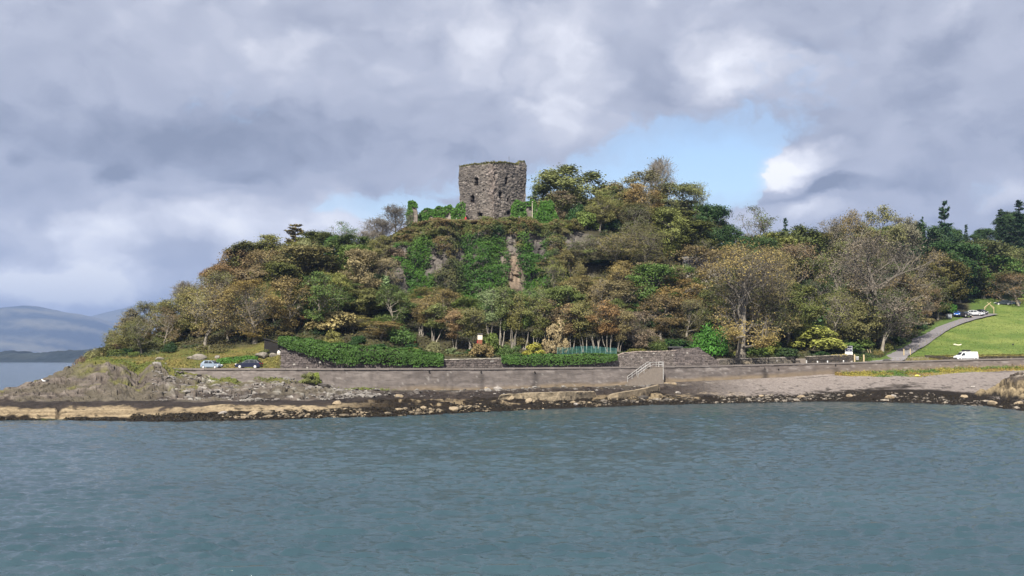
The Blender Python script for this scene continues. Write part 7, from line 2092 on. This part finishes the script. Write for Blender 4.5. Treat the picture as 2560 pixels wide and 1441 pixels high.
def car(name, label, cat, loc, rotz, L, W, H, body, roof, col, belt, pillars, wheels, R, group, tilt=0.0):
    """x forward. body: lower outline (x, z); roof: (x, z) points of the greenhouse from windscreen foot to rear foot"""
    t = thing(name, label, cat, loc, rotz, group); t.rotation_euler[1] = tilt
    P_ = paint(name + '_paint', col)
    mb = MB(); n = len(body)
    b = np.array(body); cen = b.mean(0)
    V = []
    for y, sc in ((-W / 2, 0.965), (-W / 2 + 0.07, 1.0), (W / 2 - 0.07, 1.0), (W / 2, 0.965)):
        q = cen + (b - cen) * sc
        V += [(x, y, z) for x, z in q]
    Q = [(k * n + i, k * n + (i + 1) % n, (k + 1) * n + (i + 1) % n, (k + 1) * n + i) for k in range(3) for i in range(n)]
    V += [(cen[0], -W / 2, cen[1]), (cen[0], W / 2, cen[1])]
    T = [((i + 1) % n, i, 4 * n) for i in range(n)] + [(3 * n + i, 3 * n + (i + 1) % n, 4 * n + 1) for i in range(n)]
    mb.add(V, Q, T)
    # greenhouse
    r_ = np.array(roof); m_ = len(r_)
    hw = lambda z: W / 2 - 0.05 - (z - belt) * 0.30
    V = [(x, -hw(z), z) for x, z in r_] + [(x, hw(z), z) for x, z in r_]
    Q = [(i, i + 1, m_ + i + 1, m_ + i) for i in range(m_ - 1)]
    cx = r_.mean(0)
    V += [(cx[0], -hw(cx[1]), cx[1]), (cx[0], hw(cx[1]), cx[1])]
    T = [(i + 1, i, 2 * m_) for i in range(m_ - 1)] + [(0, m_ - 1, 2 * m_)] + [(m_ + i, m_ + i + 1, 2 * m_ + 1) for i in range(m_ - 1)] + [(2 * m_ - 1, m_, 2 * m_ + 1)]
    mb.add(V, Q, T)
    mb.build('body', P_, t)
    # side windows, windscreen, rear window
    for s_ in (-1, 1):
        for (x0, x1, x2, x3, z0, z1) in pillars:
            y0, y1 = s_ * (hw(z0) + 0.012), s_ * (hw(z1) + 0.012)
            V = [(x0, y0, z0), (x1, y0, z0), (x2, y1, z1), (x3, y1, z1)] + [(x0, y0 - s_ * .01, z0), (x1, y0 - s_ * .01, z0), (x2, y1 - s_ * .01, z1), (x3, y1 - s_ * .01, z1)]
            MB().add(V, [(0, 1, 2, 3), (7, 6, 5, 4), (0, 4, 5, 1), (1, 5, 6, 2), (2, 6, 7, 3), (3, 7, 4, 0)]).build('side_window', M_GLASS, t)
    for (i, j, nm) in ((0, 1, 'windscreen'), (m_ - 1, m_ - 2, 'rear_window')):
        a, c_ = r_[i] * .9 + r_[j] * .1, r_[i] * .12 + r_[j] * .88
        d = r_[j] - r_[i]; nn_ = np.array([d[1], -d[0]]) / np.linalg.norm(d) * (1 if i == 0 else -1); nn_ *= 0.012
        if (i == 0 and nn_[0] < 0) or (i != 0 and nn_[0] > 0): nn_ = -nn_
        V = [(a[0] + nn_[0], -hw(a[1]) + .07, a[1] + nn_[1]), (a[0] + nn_[0], hw(a[1]) - .07, a[1] + nn_[1]), (c_[0] + nn_[0], hw(c_[1]) - .06, c_[1] + nn_[1]), (c_[0] + nn_[0], -hw(c_[1]) + .06, c_[1] + nn_[1])]
        MB().add(V, [(0, 1, 2, 3)]).build(nm, M_GLASS, t)
    for x in wheels:
        for y in (-W / 2 + .09, W / 2 - .09): wheel(t, x, y, R)
    xf, xb = b[:, 0].max(), b[:, 0].min()
    for y in (-1, 1):
        MB().box(xf - .28, xf - .02, y * (W / 2 - .2) - .14, y * (W / 2 - .2) + .14, belt - .33, belt - .17, ch=.03).build('headlight', M_LAMP, t)
        MB().box(xb - .01, xb + .14, y * (W / 2 - .14) - .1, y * (W / 2 - .14) + .1, belt - .22, belt - .01, ch=.02).build('tail_light', M_TAIL, t)
        MB().box(.55 * xf - .1, .55 * xf + .08, y * (W / 2 + .09) - .07, y * (W / 2 + .09) + .07, belt + .02, belt + .15, ch=.02).build('wing_mirror', P_, t)
        MB().box(xb * .35, xf * .45, y * (W / 2 + .003) - .012, y * (W / 2 + .003) + .012, .30, .36).build('sill', M_BUMP, t)
    MB().box(xf - .06, xf + .03, -W / 2 + .12, W / 2 - .12, .24, .46, ch=.03).build('bumper', M_BUMP, t); MB().box(xb - .03, xb + .06, -W / 2 + .12, W / 2 - .12, .24, .46, ch=.03).build('bumper', M_BUMP, t)
    MB().box(xf + .031, xf + .037, -.26, .26, .40, .50).build('number_plate', M_WHITE, t)
    return t
def hatch(label, loc, rotz, col, k=1.0, group='cars parked along the shore road', name='hatchback_car'):
    L = 3.75 * k
    return car(name, label, 'car', loc, rotz, L, 1.68, 1.5, [(-1.84 * k, .3), (-1.88 * k, .62), (-1.84 * k, .92), (-1.6 * k, .95), (.75 * k, .96), (1.55 * k, .80), (1.82 * k, .62), (1.86 * k, .38), (1.7 * k, .24), (-1.7 * k, .24)],
               [(1.02 * k, .92), (.30 * k, 1.42), (-.2 * k, 1.50), (-1.25 * k, 1.47), (-1.78 * k, .93)], col, .93, [(.72 * k, -.22 * k, -.17 * k, .27 * k, .97, 1.37), (-.30 * k, -1.12 * k, -1.02 * k, -.25 * k, .97, 1.39)], (1.18 * k, -1.22 * k), .30, group)
def suv(label, loc, rotz, col, group='cars parked along the shore road', name='suv_car'):
    return car(name, label, 'car', loc, rotz, 4.6, 1.88, 1.65, [(-2.25, .36), (-2.31, .75), (-2.22, 1.05), (-1.9, 1.08), (.8, 1.06), (1.9, .92), (2.24, .74), (2.30, .45), (2.1, .28), (-2.1, .28)],
               [(1.15, 1.03), (.28, 1.56), (-.4, 1.65), (-1.5, 1.60), (-2.15, 1.05)], col, 1.05, [(.82, -.22, -.20, .22, 1.09, 1.52), (-.32, -1.15, -1.1, -.30, 1.09, 1.54), (-1.25, -1.75, -1.5, -1.2, 1.09, 1.50)], (1.42, -1.38), .37, group)
zc_ = lambda c: zr(c) + 0.055
Y = Yw(531) + 4.2
hatch('silver blue hatchback parked behind the sea wall facing right', (X(531, Y), Y, zc_(531) + 0.12), -0.30, (0.24, 0.30, 0.37))
Y = Yw(624) + 3.6
suv('dark navy estate car parked behind the sea wall facing left', (X(624, Y), Y, zc_(624) + 0.15), math.pi - 0.06, (0.010, 0.013, 0.035))
for (c, Y, kind, col, rz, lab) in ((2392, 310, 'h', (0.03, 0.12, 0.42), -1.9, 'bright blue car at the near end of the car park'), (2412, 309, 's', (0.035, 0.032, 0.036), -1.2, 'dark car parked between the blue car and silver car'),
                                   (2440, 311.5, 's', (0.55, 0.57, 0.60), -0.75, 'silver white car parked right of the dark car'), (2455, 314, 'h', (0.02, 0.02, 0.022), -1.3, 'black car half hidden beside the timber arch'),
                                   (2508, 330, 's', (0.02, 0.03, 0.035), 3.0, 'dark car showing its roof above the field crest'), (2535, 331, 'h', (0.10, 0.15, 0.18), 3.1, 'grey green car showing its roof beside the pale tree trunk')):
    g = ground1(c, Y) + (-0.35 if c > 2500 else 0.02)
    (hatch if kind == 'h' else suv)(lab, (X(c, Y), Y, g), rz, col, group='cars parked at the head of the driveway')
def van():
    Y = Yw(2412) + 4.4; z = zc_(2412)
    t = thing('parked_van', 'white panel van with a dark roof box parked below the field', 'van', (X(2412, Y), Y, z), math.pi + 0.10)
    Wt = mat_plain('van_white', (0.78, 0.79, 0.80), 0.35, 0.5, var=0.03)
    W = 1.95; side = [(-2.52, .32), (-2.55, 1.0), (-2.46, 1.88), (-2.34, 1.96), (.75, 1.96), (1.05, 1.88), (1.75, 1.16), (2.36, .95), (2.5, .78), (2.52, .42), (2.3, .28), (-2.3, .28)]
    b = np.array(side); n = len(b); V = []
    for y, f in ((-1, 0), (-.9, 1), (.9, 1), (1, 0)):
        for x, zz in side:
            tap = 1 - max(0, zz - 1.05) * 0.10
            V.append((x * (1 if f else .985), y * W / 2 * tap, zz if f else .5 + (zz - .5) * .985))
    Q = [(k * n + i, k * n + (i + 1) % n, (k + 1) * n + (i + 1) % n, (k + 1) * n + i) for k in range(3) for i in range(n)]
    V += [(-.2, -W / 2, 1.0), (-.2, W / 2, 1.0)]
    T = [((i + 1) % n, i, 4 * n) for i in range(n)] + [(3 * n + i, 3 * n + (i + 1) % n, 4 * n + 1) for i in range(n)]
    MB().add(V, Q, T).build('body', Wt, t)
    for s_ in (-1, 1):
        f = lambda zz: s_ * (W / 2 * (1 - max(0, zz - 1.05) * 0.10) + .012)
        V = [(1.62, f(1.12), 1.12), (.62, f(1.10), 1.10), (.66, f(1.72), 1.72), (1.02, f(1.72), 1.72)]
        MB().add(V + [(x, y - s_ * .01, zz) for x, y, zz in V], [(0, 1, 2, 3), (7, 6, 5, 4), (0, 4, 5, 1), (1, 5, 6, 2), (2, 6, 7, 3), (3, 7, 4, 0)]).build('side_window', M_GLASS, t)
        MB().box(-1.5, .45, s_ * (W / 2 + .008) - .008, s_ * (W / 2 + .008) + .008, .98, 1.02).build('door_rail', M_ALLOY, t)
        MB().box(.50, .53, s_ * (W / 2 + .004) - .008, s_ * (W / 2 + .004) + .008, .42, 1.05).box(-.85, -.82, s_ * (W / 2 + .004) - .008, s_ * (W / 2 + .004) + .008, .42, 1.05).build('door_seam', M_BUMP, t)
        MB().box(-2.3, 2.2, s_ * (W / 2 + .008) - .014, s_ * (W / 2 + .008) + .014, .36, .50).build('rub_strip', M_BUMP, t)
        MB().box(2.2, 2.48, s_ * (W / 2 - .22) - .14, s_ * (W / 2 - .22) + .14, .76, .95, ch=.03).build('headlight', M_LAMP, t)
        MB().box(-2.57, -2.44, s_ * (W / 2 - .11) - .07, s_ * (W / 2 - .11) + .07, .95, 1.45, ch=.02).build('tail_light', M_TAIL, t)
        MB().box(1.25, 1.42, s_ * (W / 2 + .13) - .09, s_ * (W / 2 + .13) + .09, 1.1, 1.38, ch=.03).build('wing_mirror', M_BUMP, t)
    a, c_ = np.array((1.75, 1.16)), np.array((1.05, 1.88)); q = a * .92 + c_ * .08, a * .08 + c_ * .92
    MB().add([(q[0][0] + .012, -.85, q[0][1] + .012), (q[0][0] + .012, .85, q[0][1] + .012), (q[1][0] + .012, .76, q[1][1] + .012), (q[1][0] + .012, -.76, q[1][1] + .012)], [(0, 1, 2, 3)]).build('windscreen', M_GLASS, t)
    for x in (1.55, -1.5):
        for y in (-W / 2 + .08, W / 2 - .08): wheel(t, x, y, .33, .22)
    MB().box(2.44, 2.56, -.8, .8, .3, .55, ch=.04).build('bumper', M_BUMP, t); MB().box(-2.6, -2.5, -.85, .85, .3, .52, ch=.04).build('bumper', M_BUMP, t)
    rb = thing('roof_box', 'black roof box strapped on the white van', 'roof box', (X(2412, Y) + 0.15, Y, z + 2.0), math.pi + 0.10)
    MB().box(-.95, .95, -.42, .42, .06, .24, ch=.08).build('tray', M_BUMP, rb); MB().box(-.9, .9, -.4, .4, .243, .42, ch=.12).build('lid', M_BUMP, rb)
    for x in (-.6, .6): MB().box(x - .03, x + .03, -.8, .8, -.03, .058).build('roof_bar', M_ALLOY, rb)
van()

# ------------------------------------------------------------------ buildings in the trees
M_SLATE = mat_plain('slate', (0.085, 0.082, 0.085), 0.7, 0.3, var=0.3, scale=3); M_LIME = mat_plain('limewash', (0.74, 0.73, 0.70), 0.85, 0.2, var=0.08)
def house(name, label, cat, c, Y, z, rotz, L, W, H, Hr, wall, roof, wins=(), door=None, chimney=True, slates=True):
    t = thing(name, label, cat, (X(c, Y), Y, z), rotz)
    mb = MB().box(-L / 2, L / 2, -W / 2, W / 2, -1.0, H)
    V = [(-L / 2, -W / 2, H), (-L / 2, W / 2, H), (-L / 2, 0, H + Hr - 0.08), (L / 2, -W / 2, H), (L / 2, W / 2, H), (L / 2, 0, H + Hr - 0.08)]
    mb.add(V, (), [(0, 2, 1), (3, 4, 5)]); mb.build('wall', wall, t)
    rf = MB(); e = 0.3
    for s_ in (-1, 1):
        yo = s_ * (W / 2 + e); zo = H - e * Hr / (W / 2)
        V = [(-L / 2 - e, yo, zo), (L / 2 + e, yo, zo), (L / 2 + e, 0, H + Hr), (-L / 2 - e, 0, H + Hr)]
        rf.add(V + [(x, y, zz - .14) for x, y, zz in V], [(0, 1, 2, 3), (7, 6, 5, 4), (0, 4, 5, 1), (1, 5, 6, 2), (3, 7, 4, 0)])
    r0 = rf.build('roof', roof, t)
    if chimney:
        MB().box(L / 2 - .9, L / 2 - .1, -.35, .35, H + Hr - .5, H + Hr + 1.0, ch=.04).build('chimney', wall, r0)
    MB().tube([[-L / 2 - e, 0, H + Hr + .04], [L / 2 + e, 0, H + Hr + .04]], [.09, .09], 6).build('ridge', M_RAIL, r0)
    for (x, zc, w, h) in wins:
        f = MB().box(x - w / 2 - .08, x + w / 2 + .08, -W / 2 - .05, -W / 2 + .02, zc - h / 2 - .08, zc + h / 2 + .08).build('window', M_WHITE, t)
        MB().box(x - w / 2, x + w / 2, -W / 2 - .06, -W / 2 - .051, zc - h / 2, zc + h / 2).build('pane', M_GLASS, f)
    if door: MB().box(door - .45, door + .45, -W / 2 - .05, -W / 2 + .01, 0, 2.05).build('door', M_DARK, t)
    return t
g = ground1(2014, 286)
house('cottage', 'white cottage with grey slate roof among the trees', 'house', 2020, 287.5, float(ZP(757, 287)) - 0.2, 0.35, 5.6, 4.4, 2.4, 1.5, M_LIME, M_SLATE, wins=((-1.6, 1.3, .8, 1.0), (1.7, 1.3, .8, 1.0)), door=0.2, chimney=False)
house('harled_house', 'old pale harled house half hidden behind the great sycamore', 'house', 1755, 268, ground1(1755, 268) - 0.8, 0.1, 9.0, 5.5, 4.6, 2.4, mat_plain('harling', (0.46, 0.43, 0.37), 0.9, 0.15, var=0.2), M_SLATE, wins=((-3.2, 3.4, .9, 1.3), (0, 3.4, .9, 1.3), (3.2, 3.4, .9, 1.3), (-2.4, 1.2, .9, 1.3), (2.4, 1.2, .9, 1.3)))
BRICK = mat_plain('red_brick', (0.22, 0.08, 0.048), 0.85, 0.2, var=0.25, scale=6); TANR = mat_plain('tan_felt', (0.42, 0.27, 0.18), 0.85, 0.2, var=0.2); ORNG = mat_plain('orange_board', (0.42, 0.14, 0.05), 0.7, 0.2, var=0.15); CREAM = mat_plain('cream_board', (0.66, 0.60, 0.48), 0.7, 0.2, var=0.1)
Y = 221.5; s_ = Y / FPX; zb = float(ZP(858.5, Y))
t = thing('kiosk', 'small brick kiosk with cream upper boarding under the trees', 'kiosk', (X(1199, Y), Y, zb))
zm = float(ZP(850, Y)) - zb; zt = float(ZP(836, Y)) - zb
MB().box(-4.5 * s_, 6.5 * s_, 0, 1.6, -1.2, zm).build('brick_base', BRICK, t); MB().box(-5 * s_, 7 * s_, -.03, 1.65, zm + .002, zt, ch=.02).build('upper_wall', CREAM, t)
MB().box(-6 * s_, 8 * s_, -.25, 1.9, zt + .002, zt + .14, ch=.03).build('roof', M_SLATE, t); MB().box(-6.5 * s_, -4.7 * s_, .1, .25, -1.2, zm - .1).build('red_panel', mat_plain('red_paint', (0.35, 0.03, 0.03), 0.5), t)
Y = 224; s_ = Y / FPX; zb = float(ZP(862, Y))
t = thing('garden_hut', 'little tan roofed hut with an orange end wall', 'hut', (X(1024, Y), Y, zb), 0)
ze = float(ZP(848, Y)) - zb; zr_ = float(ZP(838, Y)) - zb
MB().box(-8 * s_, 6 * s_, 0, 2.2, -1.0, ze).build('wall', CREAM, t); MB().box(6 * s_ + .003, 14 * s_, .1, 2.1, -1.0, ze + .25).build('end_wall', ORNG, t)
V = [(-15 * s_, -.3, zr_), (7 * s_, -.3, ze + .12), (7 * s_, 2.5, ze + .12), (-15 * s_, 2.5, zr_)]
MB().add(V + [(a, b, c_ - .12) for a, b, c_ in V], [(0, 1, 2, 3), (7, 6, 5, 4), (0, 4, 5, 1), (1, 5, 6, 2), (2, 6, 7, 3), (3, 7, 4, 0)]).build('roof', TANR, t)
MB().box(-4 * s_, -1 * s_, -.03, -.002, ze - 1.0, ze - .35).build('window', M_GLASS, t)
# dark box added in place of the shadowed recess at the tall wall end
Y = 208.5; zb = ground1(678, Y) - 0.2
t = thing('dark_recess_box', 'dark boarded box added for the shadowed recess behind the tall wall end', 'dark recess', (X(679, Y), Y, zb))
Wd = 17 * Y / FPX; hh_ = float(ZP(858, Y)) - zb; hl = float(ZP(848, Y)) - zb
nb = 16
for i in range(nb):
    x0 = -Wd + 2 * Wd * i / nb; x1 = x0 + 2 * Wd / nb - .015; top = hl + (hh_ - hl) * (i + .5) / nb
    MB().box(x0, x1, random.uniform(-.012, .012), .03, -.6, top).build('board', M_DARK, t)
MB().box(Wd, Wd + .06, 0, 3.0, -.6, hh_).box(-Wd - .06, -Wd, 0, 3.0, -.6, hl).box(-Wd, Wd, 2.9, 3.0, -.6, min(hh_, hl)).build('frame', M_DARK, t)
V = [(-Wd - .3, -.25, hl + .05), (Wd + .3, -.25, hh_ + .05), (Wd + .3, 3.2, hh_ + .05), (-Wd - .3, 3.2, hl + .05)]
MB().add(V + [(a, b, c_ + .1) for a, b, c_ in V], [(3, 2, 1, 0), (4, 5, 6, 7), (0, 1, 5, 4), (1, 2, 6, 5), (2, 3, 7, 6), (3, 0, 4, 7)]).build('roof', M_DARK, t)
# dark roofed shelter above the squared wall
Y = Yg(1688, 11.5); s_ = Y / FPX; zb = float(ZP(878, Y))
t = thing('shelter', 'low dark flat roofed shelter behind the squared wall', 'shelter', (X(1688, Y), Y, zb - .4))
zt = float(ZP(869.3, Y)) - zb + .4
MB().box(-17 * s_, 18 * s_, -.6, 2.0, zt, zt + .16, ch=.03).build('roof', mat_plain('felt_roof', (0.12, 0.12, 0.125), 0.7), t)
for x in (-15, -8, 15): MB().box(x * s_ - .07, x * s_ + .07, -.4, -.26, -.8, zt - .002).build('post', M_DARK, t)
MB().box(-16 * s_, 17 * s_, 1.8, 1.9, -.8, zt - .002).build('back_wall', M_DARK, t)
# teal mesh fence round the garden court
def court_fence():
    TEAL = mat_plain('teal_mesh', (0.02, 0.10, 0.09), 0.6, 0.3, var=0.1); TP = mat_plain('pale_teal_post', (0.16, 0.30, 0.28), 0.5, 0.3)
    pts = [(1393, 222, 882, 869), (1420, 223.5, 881, 870), (1441, 226, 880, 867), (1478, 227, 880, 866), (1500, 226.5, 881, 868), (1540, 225, 882, 871)]
    p0 = P(1393, 884, 222); t = thing('mesh_fence', 'teal green mesh fence behind the short hedge', 'fence', p0)
    for i in range(len(pts) - 1):
        a, b = pts[i], pts[i + 1]; n = max(1, int(round((b[0] - a[0]) / 13)))
        for k in range(n):
            f0, f1 = k / n, (k + 1) / n
            q0 = np.array(a) * (1 - f0) + np.array(b) * f0; q1 = np.array(a) * (1 - f1) + np.array(b) * f1
            A, B, D, E = P(q0[0], q0[2], q0[1]) - p0, P(q1[0], q1[2], q1[1]) - p0, P(q1[0], q1[3], q1[1]) - p0, P(q0[0], q0[3], q0[1]) - p0
            A[2] -= .4; B[2] -= .4
            mb = MB()
            for u in np.linspace(0, 1, 15)[1:-1]: mb.tube([A + (B - A) * u, E + (D - E) * u], [.013, .013], 3)
            for u in np.linspace(0, 1, 14): mb.tube([A + (E - A) * u, B + (D - B) * u], [.013, .013], 3)
            mb.build('mesh_panel', TEAL, t)
            MB().tube([A, E + [0, 0, .08]], [.035, .035], 6).build('fence_post', TP, t)
    q = pts[-1]; MB().tube([P(q[0], q[2] + 3, q[1]) - p0, P(q[0], q[3], q[1]) - p0], [.05, .05], 6).build('fence_post', TP, t)
court_fence()
